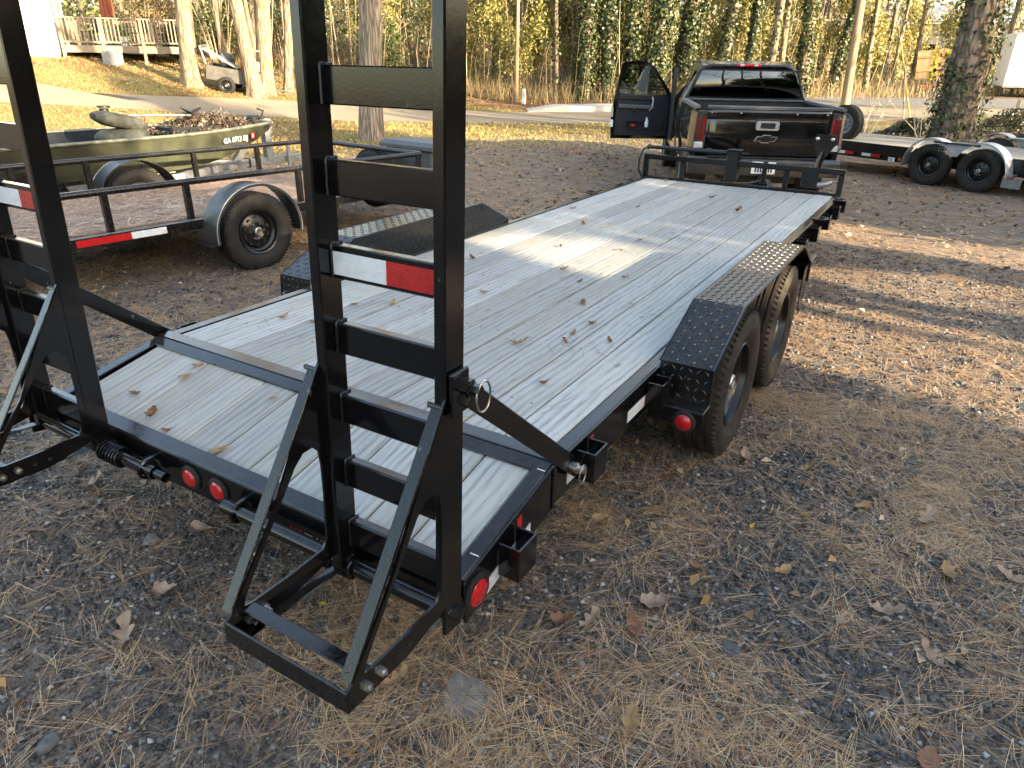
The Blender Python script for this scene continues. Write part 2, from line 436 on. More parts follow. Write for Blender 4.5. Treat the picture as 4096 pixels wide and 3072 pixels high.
def ground_mat():
    t = NT('gravel and pine straw'); co = t.coord()
    vo = t.new('TexVoronoi'); vo.inputs['Scale'].default_value = 62; t.link(co, vo.inputs['Vector'])
    vo2 = t.new('TexVoronoi'); vo2.inputs['Scale'].default_value = 24; t.link(co, vo2.inputs['Vector'])
    grey = t.mix(vo.outputs['Color'], (.030, .030, .031), (.165, .162, .157))
    grey = t.mix(t.math('MULTIPLY', t.ramp(t.noise(co, 160, 3), [(.62, 0), (.72, 1)]), .5), grey, (.20, .19, .18))
    dirt = t.mix(t.noise(co, 9, 5, .65), (.085, .066, .050), (.20, .155, .115))
    st1 = t.noise(t.coord(scale=(60, 14, 20)), 1.0, 4, .7, 2.2); st2 = t.noise(t.coord(scale=(14, 60, 20)), 1.0, 4, .7, 2.2)
    stw = t.math('MAXIMUM', st1, st2)
    straw = t.ramp(stw, [(.38, (.085, .058, .040)), (.50, (.24, .165, .105)), (.62, (.46, .31, .19)), (.78, (.62, .45, .28))])
    sep = t.new('SeparateXYZ'); t.link(co, sep.inputs[0])
    big = t.noise(co, .55, 4, .6)
    dist = t.math('SUBTRACT', sep.outputs['Y'], t.math('MULTIPLY', sep.outputs['X'], .25))
    far = t.new('MapRange'); far.inputs[1].default_value = 1.2; far.inputs[2].default_value = 9.0; far.inputs[3].default_value = 0.26; far.inputs[4].default_value = .9
    t.link(dist, far.inputs[0])
    m = t.math('ADD', far.outputs[0], t.math('MULTIPLY', t.math('SUBTRACT', big, .5), 1.4), True)
    patch = t.ramp(t.noise(co, 3.0, 5, .65), [(.40, 0), (.62, 1)])
    m2 = t.math('MULTIPLY', t.math('ADD', t.math('MULTIPLY', patch, .6), .4), m, True)
    base = t.mix(t.ramp(t.noise(co, 1.4, 4, .6), [(.45, 0), (.75, .6)]), grey, dirt)
    t.set(Base_Color=t.mix(m2, base, straw), Roughness=.92, Specular_IOR_Level=.25)
    h = t.math('ADD', t.math('MULTIPLY', vo.outputs['Distance'], .5), t.math('ADD', t.math('MULTIPLY', vo2.outputs['Distance'], .5), t.math('MULTIPLY', stw, .8)))
    t.bump(h, .9, .02); return t.mat
MAT['ground'] = ground_mat()
def lawn_mat():
    t = NT('dormant lawn'); co = t.coord()
    n1 = t.noise(co, 1.1, 5, .65); n2 = t.noise(co, 14, 4, .7); n3 = t.noise(t.coord(scale=(1, 1, 1)), .35, 4, .6)
    c = t.ramp(n2, [(.3, (.10, .082, .030)), (.5, (.21, .165, .062)), (.7, (.34, .27, .115))])
    c = t.mix(t.ramp(n1, [(.44, 0), (.66, .35)]), c, (.13, .125, .04))
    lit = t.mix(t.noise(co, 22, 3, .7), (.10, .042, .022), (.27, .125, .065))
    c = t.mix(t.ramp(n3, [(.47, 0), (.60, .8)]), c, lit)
    t.set(Base_Color=c, Roughness=.9, Specular_IOR_Level=.2)
    t.bump(t.noise(co, 40, 3, .7), .8, .04); return t.mat
MAT['lawn'] = lawn_mat()
def leafmould_mat():
    t = NT('woodland floor'); co = t.coord()
    c = t.ramp(t.noise(co, 7, 5, .7), [(.3, (.045, .030, .018)), (.5, (.14, .085, .045)), (.72, (.28, .18, .095))])
    t.set(Base_Color=c, Roughness=.92, Specular_IOR_Level=.2); t.bump(t.noise(co, 25, 4, .7), 1, .05); return t.mat
MAT['mould'] = leafmould_mat()
def road_mat(name, a, b):
    t = NT(name); co = t.coord()
    c = t.mix(t.noise(co, .9, 5, .65), a, b); c = t.mix(t.ramp(t.noise(co, 90, 3), [(.55, 0), (.75, .4)]), c, tuple(min(1, x * 1.5) for x in b))
    c = t.mix(t.ramp(t.noise(co, .5, 4), [(.55, 0), (.75, .5)]), c, (.20, .15, .085))
    t.set(Base_Color=c, Roughness=.9, Specular_IOR_Level=.25); t.bump(t.noise(co, 120, 2), .4, .008); return t.mat
MAT['road'] = road_mat('worn driveway', (.19, .155, .11), (.30, .25, .18))
MAT['street'] = road_mat('street asphalt', (.10, .10, .10), (.17, .165, .155))
MAT['concrete'] = road_mat('concrete', (.30, .29, .27), (.42, .41, .38))
MAT['stone'] = plain('pale stone', (.24, .21, .175), .9, 0, .4, 22, .8, 60, c2=(.09, .085, .08))
MAT['siding'] = plain('white siding', (.80, .80, .79), .5, 0, .06, 3)
MAT['roof'] = plain('roof shingle', (.10, .095, .09), .9, 0, .4, 20, .5, 60)
# ---------------------------------------------------------------- ground, lawn, roads
def vnoise(x, y, s, seed=0):
    """smooth value noise for gentle relief"""
    x = np.asarray(x, float) / s; y = np.asarray(y, float) / s
    xi = np.floor(x).astype(int); yi = np.floor(y).astype(int); fx = x - xi; fy = y - yi
    fx = fx * fx * (3 - 2 * fx); fy = fy * fy * (3 - 2 * fy)
    def h(a, b):
        n = (a * 374761393 + b * 668265263 + seed * 1442695041) & 0x7fffffff
        n = ((n ^ (n >> 13)) * 1274126177) & 0x7fffffff
        return (n ^ (n >> 16)) % 10007 / 10007.0
    return (h(xi, yi) * (1 - fx) + h(xi + 1, yi) * fx) * (1 - fy) + (h(xi, yi + 1) * (1 - fx) + h(xi + 1, yi + 1) * fx) * fy
def micro(x, y):
    near = 1 - sstep(7, 14, np.hypot(np.asarray(x, float) - 1.9, np.asarray(y, float) + 1.7))
    return near * ((vnoise(x, y, .6, 1) - .5) * .022 + (vnoise(x, y, .17, 2) - .5) * .012)
def surf(x, y): return gz(x, y) + micro(x, y)
def axis(near0, near1, step, far, ratio=1.13):
    a = list(np.arange(near0, near1 + step / 2, step)); s = step
    lo, hi = [near0], [near1]
    while hi[-1] < far[1]: s *= ratio; hi.append(hi[-1] + s)
    s = step
    while lo[-1] > far[0]: s *= ratio; lo.append(lo[-1] - s)
    return np.array(sorted(lo[1:]) + a + hi[1:])
def grid_sheet(name, xs, ys, zf, mat, **kw):
    X, Y = np.meshgrid(xs, ys); Z = zf(X, Y); V = np.stack([X, Y, Z], -1).reshape(-1, 3)
    nx, ny = len(xs), len(ys); i = np.arange(nx * ny).reshape(ny, nx)
    F = np.stack([i[:-1, :-1], i[:-1, 1:], i[1:, 1:], i[1:, :-1]], -1).reshape(-1, 4)
    return link(name, fast_mesh(name, V, F, mat, smooth=True), **kw)
xs = axis(-6, 4.5, .085, (-220, 220)); ys = axis(-3, 7, .085, (-220, 300))
grid_sheet('ground', xs, ys, surf, MAT['ground'], kind='structure')
def strip(name, A, B, off, mat, nu=60, nv=8, **kw):
    """sheet between two edge polylines, draped over the terrain"""
    def res(P, n):
        P = np.array(P, float); d = np.r_[0, np.cumsum(np.hypot(*np.diff(P, axis=0).T))]; t = np.linspace(0, d[-1], n)
        return np.stack([np.interp(t, d, P[:, 0]), np.interp(t, d, P[:, 1])], -1)
    a = res(A, nu); b = res(B, nu); w = np.linspace(0, 1, nv)[None, :, None]
    P = a[:, None] * (1 - w) + b[:, None] * w
    jag = (vnoise(P[..., 0], P[..., 1], .9, 5) - .5) * .5
    P[:, 0] += jag[:, 0, None]; P[:, -1] += jag[:, -1, None]
    V = np.concatenate([P, (gz(P[..., 0], P[..., 1]) + off)[..., None]], -1).reshape(-1, 3)
    i = np.arange(nu * nv).reshape(nu, nv)
    F = np.stack([i[:-1, :-1], i[:-1, 1:], i[1:, 1:], i[1:, :-1]], -1).reshape(-1, 4)
    me = fast_mesh(name, V, F, mat, smooth=True)
    bm = bmesh.new(); bm.from_mesh(me)
    if sum(f.normal.z for f in bm.faces) < 0: bmesh.ops.reverse_faces(bm, faces=bm.faces)
    bm.to_mesh(me); bm.free()
    return link(name, me, **kw)
R_NEAR = [(-40, -22), (-27, -6), (-21.5, 2.5), (-18.1, 9.1), (-15.2, 13.2), (-11.2, 16.9), (-7, 20.2), (-2, 24.6), (.75, 27.6), (3.65, 29.6), (14, 35), (60, 58)]
R_FAR = [(-60, -12), (-40, 0), (-27, 8.2), (-19.7, 10.2), (-17.7, 15.5), (-13.7, 20.5), (-10.8, 22), (-5.2, 26.6), (.42, 33), (3.8, 35.6), (14, 41), (58, 64)]
strip('driveway', R_NEAR, R_FAR, .012, MAT['road'], 140, 10, kind='structure')
strip('lawn', [(-30, -22), (-20, -6), (-11.6, 2.5), (-9.3, 8), (-8.8, 12.0), (-7.6, 15.0), (-4.4, 19.2), (.8, 23.8), (6, 27), (20, 33)],
      R_NEAR[:-1], .007, MAT['lawn'], 150, 26, kind='structure')
strip('lawn', R_FAR[1:9], [(-40, 24), (-30, 16.5), (-24.2, 13.6), (-21.8, 16), (-19, 19.6), (-14.6, 22.8), (-11.6, 23.6), (-6, 28), (-3, 31)], .007, MAT['lawn'], 120, 14, kind='structure')
strip('street', [(-9.5, 26.5), (-2.0, 30.2), (4.5, 31.6), (16, 36)], [(-9.2, 27.9), (-2.2, 33.6), (4, 36.2), (15, 42)], .022, MAT['street'], 70, 8, kind='structure')
strip('woodland_floor', [(-60, 30), (-30, 17), (-24, 14.2), (-20, 18.4), (-14.4, 23.2), (-11.2, 23.9), (-5.4, 28.3), (0, 34.2), (5, 37.4), (16, 43), (70, 70)],
      [(-120, 90), (-80, 90), (-60, 90), (-40, 90), (-20, 90), (0, 90), (20, 90), (60, 110)], .004, MAT['mould'], 150, 40, kind='structure')

# ---------------------------------------------------------------- leaf clouds
def rand_unit(n):
    v = rng.normal(size=(n, 3)); return v / np.linalg.norm(v, axis=1, keepdims=True)
def leaf_mesh(name, P, size, cols, mat, N=None, aspect=.62, fold=.25):
    """one folded quad per leaf: base, side, tip, side"""
    n = len(P); P = np.asarray(P); size = np.broadcast_to(size, (n,))[:, None]
    D = rand_unit(n)
    if N is None: N = rand_unit(n)
    D = D - N * (D * N).sum(1, keepdims=True); D /= np.linalg.norm(D, axis=1, keepdims=True) + 1e-9
    S = np.cross(N, D)
    V = np.stack([P - D * size * .5, P + S * size * aspect * .5 + N * size * fold * .5, P + D * size * .5, P - S * size * aspect * .5 + N * size * fold * .5], 1).reshape(-1, 3)
    F = np.arange(4 * n).reshape(n, 4)
    return fast_mesh(name, V, F, mat, np.repeat(np.asarray(cols), 4, axis=0))
def pick_cols(n, pal, jit=.25):
    pal = np.array(pal); c = pal[rng.integers(0, len(pal), n)] * (1 + rng.uniform(-jit, jit, (n, 1)))
    return np.clip(c, .004, 1)
def blob_pts(n, c, rad, clumps=24, spread=.28):
    """points in an uneven clumpy ellipsoid with gaps"""
    c = np.array(c); rad = np.array(rad); u = rand_unit(clumps) * rng.uniform(.35, 1, (clumps, 1)) ** .6
    cen = c + u * rad; k = rng.integers(0, clumps, n); s = rng.uniform(.5, 1.2, clumps)[k][:, None]
    return cen[k] + rng.normal(size=(n, 3)) * rad * spread * s
# ================================================================ flatbed equipment trailer
DZ = .60; HW = 1.05; FL = 6.07; RL = -.52; RZ = .493
TR = thing('flatbed_trailer', 'long black flatbed trailer with grey plank deck and two upright loading ramps', 'trailer')
blk = MAT['black']
def tread_lugs(mb, o, u, v, lu, lv, n, sp=.036, h=.0026, L=.030, W=.0105):
    """raised tread lugs over the rectangle o + u*lu + v*lv, normal n"""
    o = Vector(o); u = Vector(u).normalized(); v = Vector(v).normalized(); n = Vector(n).normalized()
    nu = max(1, int(lu / sp)); nv = max(1, int(lv / sp))
    for i in range(nu):
        for j in range(nv):
            c = o + u * ((i + .5) * lu / nu) + v * ((j + .5) * lv / nv)
            a = (u + v).normalized() if (i + j) % 2 else (u - v).normalized(); b = n.cross(a)
            mb.add([c - a * L / 2, c - b * W / 2, c + a * L / 2, c + b * W / 2, c - a * L * .28 + n * h, c + a * L * .28 + n * h],
                   [(0, 1, 5, 4), (1, 2, 5), (2, 3, 4, 5), (3, 0, 4)])
# deck planks
NP = 11; IW = .985; PW = 2 * IW / NP
pm = MB().box((0, (.075 + FL - .05) / 2, 0), (PW - .008, FL - .05 - .075, .040), .004).mesh('plank', MAT['deck'])
dang = math.atan2(DZ - .012 - RZ, -.03 - (RL + .06)); dlen = math.hypot(DZ - .02 - RZ, -.035 - (RL + .062))
dm = MB().box((0, 0, 0), (PW - .007, dlen, .036), .004).mesh('dovetail_plank', MAT['deck'])
for i in range(NP):
    x = -IW + PW * (i + .5)
    link('plank', pm, TR, loc=(x, 0, DZ - .020 + random.uniform(-.0012, .0012)))
    dp = link('plank', dm, TR, loc=(x, (-.035 + RL + .062) / 2, (DZ - .014 + RZ) / 2 - .020 + random.uniform(-.001, .001)), rot=(dang, 0, 0))
mb = MB()
for y in (.35, .95, 1.55, 2.15, 2.75, 3.35, 3.95, 4.55, 5.15, 5.75):
    for i in range(NP):
        for dx in (-.045, .045):
            mb.lathe([(.0055, 0), (.0055, .0012), (0, .0016)], (-IW + PW * (i + .5) + dx, y + random.uniform(-.01, .01), DZ - .0005), (0, 0, 1), 6)
mb.build('deck_screws', MAT['rim_dark'], TR, None, kind='stuff')
# side rails (channel): web, top and bottom flange
for s in (-1, 1):
    mb = MB()
    mb.box((s * (HW - .004), FL / 2, DZ - .078), (.008, FL, .156), .002)
    mb.box((s * (HW - .034), FL / 2, DZ - .002), (.052, FL, .009), .003)
    mb.box((s * (HW - .034), FL / 2, DZ - .150), (.052, FL, .009), .003)
    mb.build('side_rail', blk, TR)
    mb = MB(); y0, z0, y1, z1 = -.004, DZ - .002, RL + .004, RZ - .002
    mb.prism([(y0, z0), (y1, z1), (y1, z1 - .150), (y0, z0 - .160)], (s * HW - (.008 if s > 0 else 0), 0, 0), (0, 1, 0), (0, 0, 1), (.008, 0, 0))
    mb.bar((s * (HW - .034), y0, z0), (s * (HW - .034), y1, z1), .050, .009)
    mb.build('dovetail_rail', blk, TR)
    mb = MB().box((s * (HW + .003), -.012, DZ - .083), (.006, .014, .165), .002); mb.build('weld_bead', MAT['black2'], TR)
# break bar between deck and dovetail
mb = MB()
mb.bar((-HW, .035, DZ + .0035), (HW, .035, DZ + .0035), .066, .008)
mb.bar((-HW + .055, -.025, DZ - .007), (HW - .055, -.025, DZ - .007), .056, .008, up=(0, -.28, 1))
mb.box((0, .0, DZ - .08), (2 * HW - .02, .012, .13))
mb.build('break_bar', blk, TR)
# rear cross member
mb = MB()
mb.bar((-HW, RL + .032, RZ + .0015), (HW, RL + .032, RZ + .0015), .062, .010, up=(0, -.2, 1))
mb.box((0, RL + .006, RZ - .073), (2 * HW, .012, .134))
mb.box((0, RL + .034, RZ - .138), (2 * HW, .06, .010))
mb.build('rear_cross_member', blk, TR)
# under frame: main beams, cross members, axles, tongue
for s in (-1, 1):
    mb = MB().box((s * .52, 3.0, .42), (.07, 6.4, .15)); mb.build('main_beam', MAT['black2'], TR)
    mb = MB().bar((s * .52, 5.9, .42), (s * .04, 7.45, .42), .06, .13); mb.build('tongue_beam', MAT['black2'], TR)
for i in range(14):
    mb = MB().box((0, .25 + i * .43, .525), (2 * HW - .06, .05, .06)); mb.build('cross_member', MAT['black2'], TR)
mb = MB().box((0, 7.48, .44), (.10, .30, .09), .02).tube([(0, 7.36, .40), (0, 7.36, .72)], .03, 12).box((0, 7.36, .03), (.2, .2, .02)).tube([(0, 7.36, .04), (0, 7.36, .42)], .024, 10)
mb.build('coupler_and_jack', MAT['black2'], TR)
# front rail (headboard)
mb = MB()
mb.box((0, FL - .012, DZ + .010), (2 * HW, .050, .034)); mb.build('front_sill', blk, TR)
mb = MB().box((0, FL - .02, DZ + .232), (2 * HW, .052, .052), .006); mb.build('front_rail', blk, TR)
for x, w in ((-1.024, .052), (-.60, .05), (.50, .05), (1.024, .052)):
    mb = MB().box((x, FL - .02, DZ + .117), (w, .046, .178), .005); mb.build('front_post', blk, TR)
mb = MB().box((-.055, FL - .02, DZ + .21), (.125, .12, .30), .006).box((-.055, FL - .02, DZ + .366), (.14, .135, .012)); mb.build('spare_carrier_post', blk, TR)
mb = MB().box((.735, FL - .06, DZ + .15), (.16, .02, .18), .004).bar((.77, FL + .02, DZ + .24), (.80, FL + .05, DZ + .40), .05, .05)
hx = [(-.02, .0), (.02, .0), (.105, .13), (.105, .20), (.085, .225), (-.085, .225), (-.105, .20), (-.105, .13)]
mb.prism(hx, (.80, FL + .03, DZ + .34), (1, 0, 0), (0, 0, 1), (0, .012, 0)); mb.build('spare_mount', blk, TR)
for dx in (-.07, .07):
    mb = MB().lathe([(.019, 0), (.019, .008), (.012, .016), (0, .018)], (.80 + dx, FL + .03, DZ + .525), (0, -1, 0), 12); mb.build('bolt', MAT['zinc'], TR)
mb = MB().tube([(-1.0, FL - .03, DZ + .335), (-.62, FL - .03, DZ + .335), (-.13, FL - .03, DZ + .335)], .020, 12).tube([(-.12, FL - .03, DZ + .335), (.10, FL - .03, DZ + .335)], .012, 10)
mb.tube([(-.36, FL - .03, DZ + .335), (-.30, FL - .03, DZ + .335)], .027, 12).box((-.72, FL - .03, DZ + .295), (.05, .03, .07)); mb.build('jack_handle', blk, TR)
mb = MB().tube([(-1.0, FL - .03, DZ + .335), (-1.06, FL - .04, DZ + .31), (-1.10, FL - .05, DZ + .20), (-1.10, FL - .04, DZ + .08), (-1.06, FL, DZ - .02)], .011, 8)
mb.sphere((-1.0, FL - .03, DZ + .338), .028); mb.build('brake_cable', MAT['dark_plastic'], TR)
# stake pockets
def pocket(s, y, z, slope=0.0):
    w, l, h, t = .075, .105, .115, .007
    mb = MB()
    mb.box((s * (HW + w - t / 2), y, z - h / 2), (t, l, h), .002)
    for e in (-1, 1): mb.box((s * (HW + w / 2 - .001), y + e * (l / 2 - t / 2), z - h / 2), (w - t - .002, t, h), .002)
    return mb.build('stake_pocket', blk, TR)
PYS = [.20, .86, 3.36, 3.92, 4.47, 5.02, 5.55, 5.97]
for s in (-1, 1):
    for y in PYS: pocket(s, y, DZ - .016)
    pocket(s, -.30, DZ - .085)
    for y in (4.72, 5.78):                                # D rings
        mb = MB(); pts = [(s * (HW + .02 + .07 * math.sin(a)), y + .055 * math.cos(a), DZ + .012) for a in np.linspace(0, math.pi, 9)]
        mb.tube(pts, .008, 8).box((s * (HW - .0), y, DZ + .008), (.05, .14, .012), .004); mb.build('tie_down_ring', blk, TR)
# lower step beam in front of the wheels
for s in (-1, 1):
    mb = MB().bar((s * (HW + .16), 3.12, .52), (s * (HW + .16), 3.75, .52), .05, .018).box((s * (HW + .135), 3.43, .44), (.008, .63, .15), .002).box((s * (HW + .07), 3.14, .47), (.14, .02, .12))
    mb.build('step_beam', blk, TR)
    if s > 0:
        for k, (y, m) in enumerate(((3.22, 'white_tape'), (3.30, 'red_tape'), (3.52, 'white_tape'), (3.64, 'red_tape'))):
            MB().box((s * (HW + .1402), y, .43), (.004, .08, .05), .001).build('reflective_tape', MAT[m], TR)
# reflective tape on the rails
def tape_rail(y0, y1, m, z=None):
    zz = (DZ - .100) if z is None else z
    MB().box((HW + .0016, (y0 + y1) / 2, zz), (.0022, y1 - y0, .05), .0006).build('reflective_tape', MAT[m], TR)
tape_rail(.62, .80, 'white_tape'); tape_rail(.80, .90, 'red_tape'); tape_rail(.09, .29, 'white_tape'); tape_rail(.29, .31, 'red_tape'); tape_rail(.262, .29, 'red_tape', DZ - .045)
def tape_dove(y0, y1, m, dz):
    zf = lambda y: DZ - (DZ - RZ) * (-y) / (-RL)
    MB().prism([(y0, zf(y0) - dz), (y1, zf(y1) - dz), (y1, zf(y1) - dz - .048), (y0, zf(y0) - dz - .048)], (HW + .0005, 0, 0), (0, 1, 0), (0, 0, 1), (.002, 0, 0)).build('reflective_tape', MAT[m], TR)
tape_dove(-.45, -.16, 'white_tape', .098); tape_dove(-.242, -.215, 'red_tape', .02)
for x_, y_, z_ in ((1.022, -.045, DZ - .006), (1.022, -.43, RZ + .021)): MB().box((x_, y_, z_), (.030, .004, .003), .001).build('chalk_mark', MAT['white'], TR)
# lamps
def lamp(c, ax, r=.034):
    g = MB().lathe([(r * 1.42, 0), (r * 1.42, .006), (r * 1.2, .012), (r * 1.0, .012), (r, .004)], c, ax, 28).build('lamp_grommet', MAT['rubber'], TR)
    MB().lathe([(r, .004), (r, .012), (r * .8, .018), (0, .021)], c, ax, 28).build('lens', MAT['red_lens'], g)
    return g
for x in (-.135, .015): lamp((x, RL - .0005, RZ - .070), (0, -1, 0))
lamp((HW + .0005, RL + .055, RZ - .073), (1, 0, 0), .042); lamp((-HW - .0005, RL + .055, RZ - .073), (-1, 0, 0), .042)
# maker lettering on the rear cross member
mb = MB(); mb.mi = 0
for k in range(3): mb.box((.365 + k * .020, RL - .001, RZ - .098), (.010 + .003 * k, .002, .026), .0005)
mb.build('emblem_bars', MAT['red_print'], TR)
mb = MB(); text_mb(mb, 'TRAILERS', .036, (.425, RL - .0006, RZ - .110), (1, 0, 0), (0, 0, 1), .001, .012); mb.build('lettering', MAT['white'], TR, None)
# wheels
def tyre_profile(r, w, rim):
    hw = w / 2
    return [(rim, -hw * .62), (rim + .012, -hw * .80), (r - .085, -hw * 1.0), (r - .045, -hw * .99), (r - .018, -hw * .88), (r - .002, -hw * .74),
            (r, -hw * .70), (r, -hw * .50), (r - .009, -hw * .48), (r - .009, -hw * .40), (r, -hw * .38), (r, -hw * .16), (r - .009, -hw * .14), (r - .009, -hw * .05),
            (r, -hw * .03), (r, hw * .03), (r - .009, hw * .05), (r - .009, hw * .14), (r, hw * .16), (r, hw * .38), (r - .009, hw * .40), (r - .009, hw * .48), (r, hw * .50),
            (r, hw * .70), (r - .002, hw * .74), (r - .018, hw * .88), (r - .045, hw * .99), (r - .085, hw * 1.0), (rim + .012, hw * .80), (rim, hw * .62)]
def make_wheel(parent, c, out, r=.36, w=.215, rimm=None, tyrem=None, holes=10, hub='zinc', name='wheel', tread=True, lugs=True):
    """wheel at c facing out (unit vector): rim > tyre, hub cap, lug nuts"""
    c = Vector(c); out = Vector(out).normalized(); rr = r * .545; rimm = rimm or MAT['rim_dark']; tyrem = tyrem or MAT['rubber']
    mb = MB(); o0 = w * .33
    mb.lathe([(rr + .012, w * .40), (rr + .008, w * .43), (rr - .004, w * .40), (rr - .012, w * .26), (rr - .028, w * .20), (rr - .036, .03), (rr * .80, .016), (rr * .74, .022)], c, out, 40)
    x, d, z = basis(out)
    # disc with round hand holes: a ring of segments with holes modelled as inset cups
    mb.lathe([(rr * .74, .022), (rr * .50, .040), (rr * .40, .044), (rr * .26, .030), (0, .030)], c, out, 40)
    for k in range(holes):
        a = 2 * math.pi * (k + .5) / holes; hc = c + d * .0315 + (x * math.cos(a) + z * math.sin(a)) * rr * .63
        hr = rr * .095
        mb.lathe([(hr * 1.15, .001), (hr * 1.1, .0035), (hr, .002), (hr * .9, -.012)], hc, out, 12)
    mb.lathe([(rr + .012, w * .40), (rr + .010, -w * .4), (rr - .01, -w * .42), (rr - .02, -.02)], c, out, 40)
    W = mb.build(name, rimm, parent, 30)
    mb = MB().lathe(tyre_profile(r, w, rr + .008), c, out, 56)
    if tread:
        n = 66
        for k in range(n):
            a = 2 * math.pi * k / n
            for e in (-1, 1):
                u = x * math.cos(a + e * .02) + z * math.sin(a + e * .02); tng = d.cross(u)
                p = c + u * (r - .010) + d * e * w * .395
                mb.bar(p - d * w * .05 - tng * .004, p + d * w * .05 + tng * .004, .012, .022, up=u, k=.002)
    mb.build('tyre', tyrem, W, 40)
    hm = MB()
    for k in range(holes):
        a = 2 * math.pi * (k + .5) / holes
        hm.lathe([(rr * .088, 0), (0, .0005)], c + d * .0325 + (x * math.cos(a) + z * math.sin(a)) * rr * .63, out, 12)
    hm.build('hand_hole', MAT['rubber'], W, None, kind='stuff')
    MB().lathe([(.042, .03), (.042, .062), (.036, .072), (.030, .074), (.030, .068), (0, .067)], c, out, 24).build('hub_cap', MAT[hub], W)
    if lugs:
        for k in range(6):
            a = 2 * math.pi * k / 6
            MB().lathe([(.011, .03), (.011, .050), (.007, .056), (0, .057)], c + (x * math.cos(a) + z * math.sin(a)) * .070, out, 6).build('lug_nut', MAT[hub], W)
    return W
WY = (1.50, 2.46)
for s in (-1, 1):
    for y in WY:
        w_ = make_wheel(TR, (s * 1.182, y, .365), (s, 0, 0), .365, .222, MAT['rim_dark'], MAT['rubber_dusty'], 8, 'zinc')
for y in WY:
    MB().box((0, y, .34), (2.1, .075, .075)).build('axle', MAT['black2'], TR)
# fenders: tread plate, flat top, sloped ends, short drop
def fender(s):
    x0, x1 = s * (HW + .002), s * (HW + .232)
    prof = [(.80, .50), (.865, .665), (1.30, .805), (2.74, .805), (3.13, .60), (3.13, .46)]
    prof = [(.94, .475), (.955, .635), (1.355, .802), (2.745, .802), (3.125, .62), (3.13, .49)]
    mb = MB(); t = .006
    lug = MB()
    for (ya, za), (yb, zb) in zip(prof[:-1], prof[1:]):
        d = Vector((0, yb - ya, zb - za)); L = d.length; d.normalize(); n = Vector((0, -d.z, d.y))
        a0, b0 = Vector((x0, ya, za)), Vector((x0, yb, zb)); wv = Vector((x1 - x0, 0, 0))
        q = [a0, a0 + wv, b0 + wv, b0]; vs = q + [p - n * t for p in q]
        mb.add(vs, [(0, 1, 2, 3), (7, 6, 5, 4), (0, 4, 5, 1), (1, 5, 6, 2), (2, 6, 7, 3), (3, 7, 4, 0)])
        tread_lugs(lug, a0 + wv.normalized() * .006 + n * .0002, wv, d, abs(x1 - x0) - .012, L, n if True else n)
    # inner side plate against the deck rail (stands above the deck)
    side = [(y, z - .004) for y, z in prof[1:5]] + [(3.0, .60), (1.05, .60)]
    mb.prism(side, (x0 - s * .004, 0, 0), (0, 1, 0), (0, 0, 1), (-s * .005, 0, 0))
    tread_lugs(lug, (x0 - s * .0092, 1.36, .615), (0, 1, 0), (0, 0, 1), 1.38, .175, (-s, 0, 0))
    # rolled outer lip
    mb.tube([(x1, y, z - .003) for y, z in prof], .006, 8)
    f = mb.build('fender', MAT['plate'], TR, 25, fix=True)
    lug.build('tread_lugs', MAT['plate'], f, None, kind='stuff')
    # lamp bracket behind the rear wheel
    mb = MB().box((s * (HW + .12), .905, .475), (.24, .10, .010)).box((s * (HW + .12), .858, .44), (.24, .008, .075)); mb.build('lamp_bracket', blk, TR)
    MB().lathe([(.013, 0), (.013, .006), (0, .009)], (s * (HW + .06), .90, .480), (0, 0, 1), 10).build('bolt', MAT['zinc'], TR)
    lamp((s * (HW + .165), .853, .425), (0, -1, 0), .036)
    mb = MB().prism([(3.13, .62), (3.13, .30), (3.05, .28), (2.95, .42), (2.98, .60)], (x1 - s * .01, 0, 0), (0, 1, 0), (0, 0, 1), (s * .006, 0, 0)); mb.build('fender_skirt', MAT['plate'], TR)
fender(1); fender(-1)
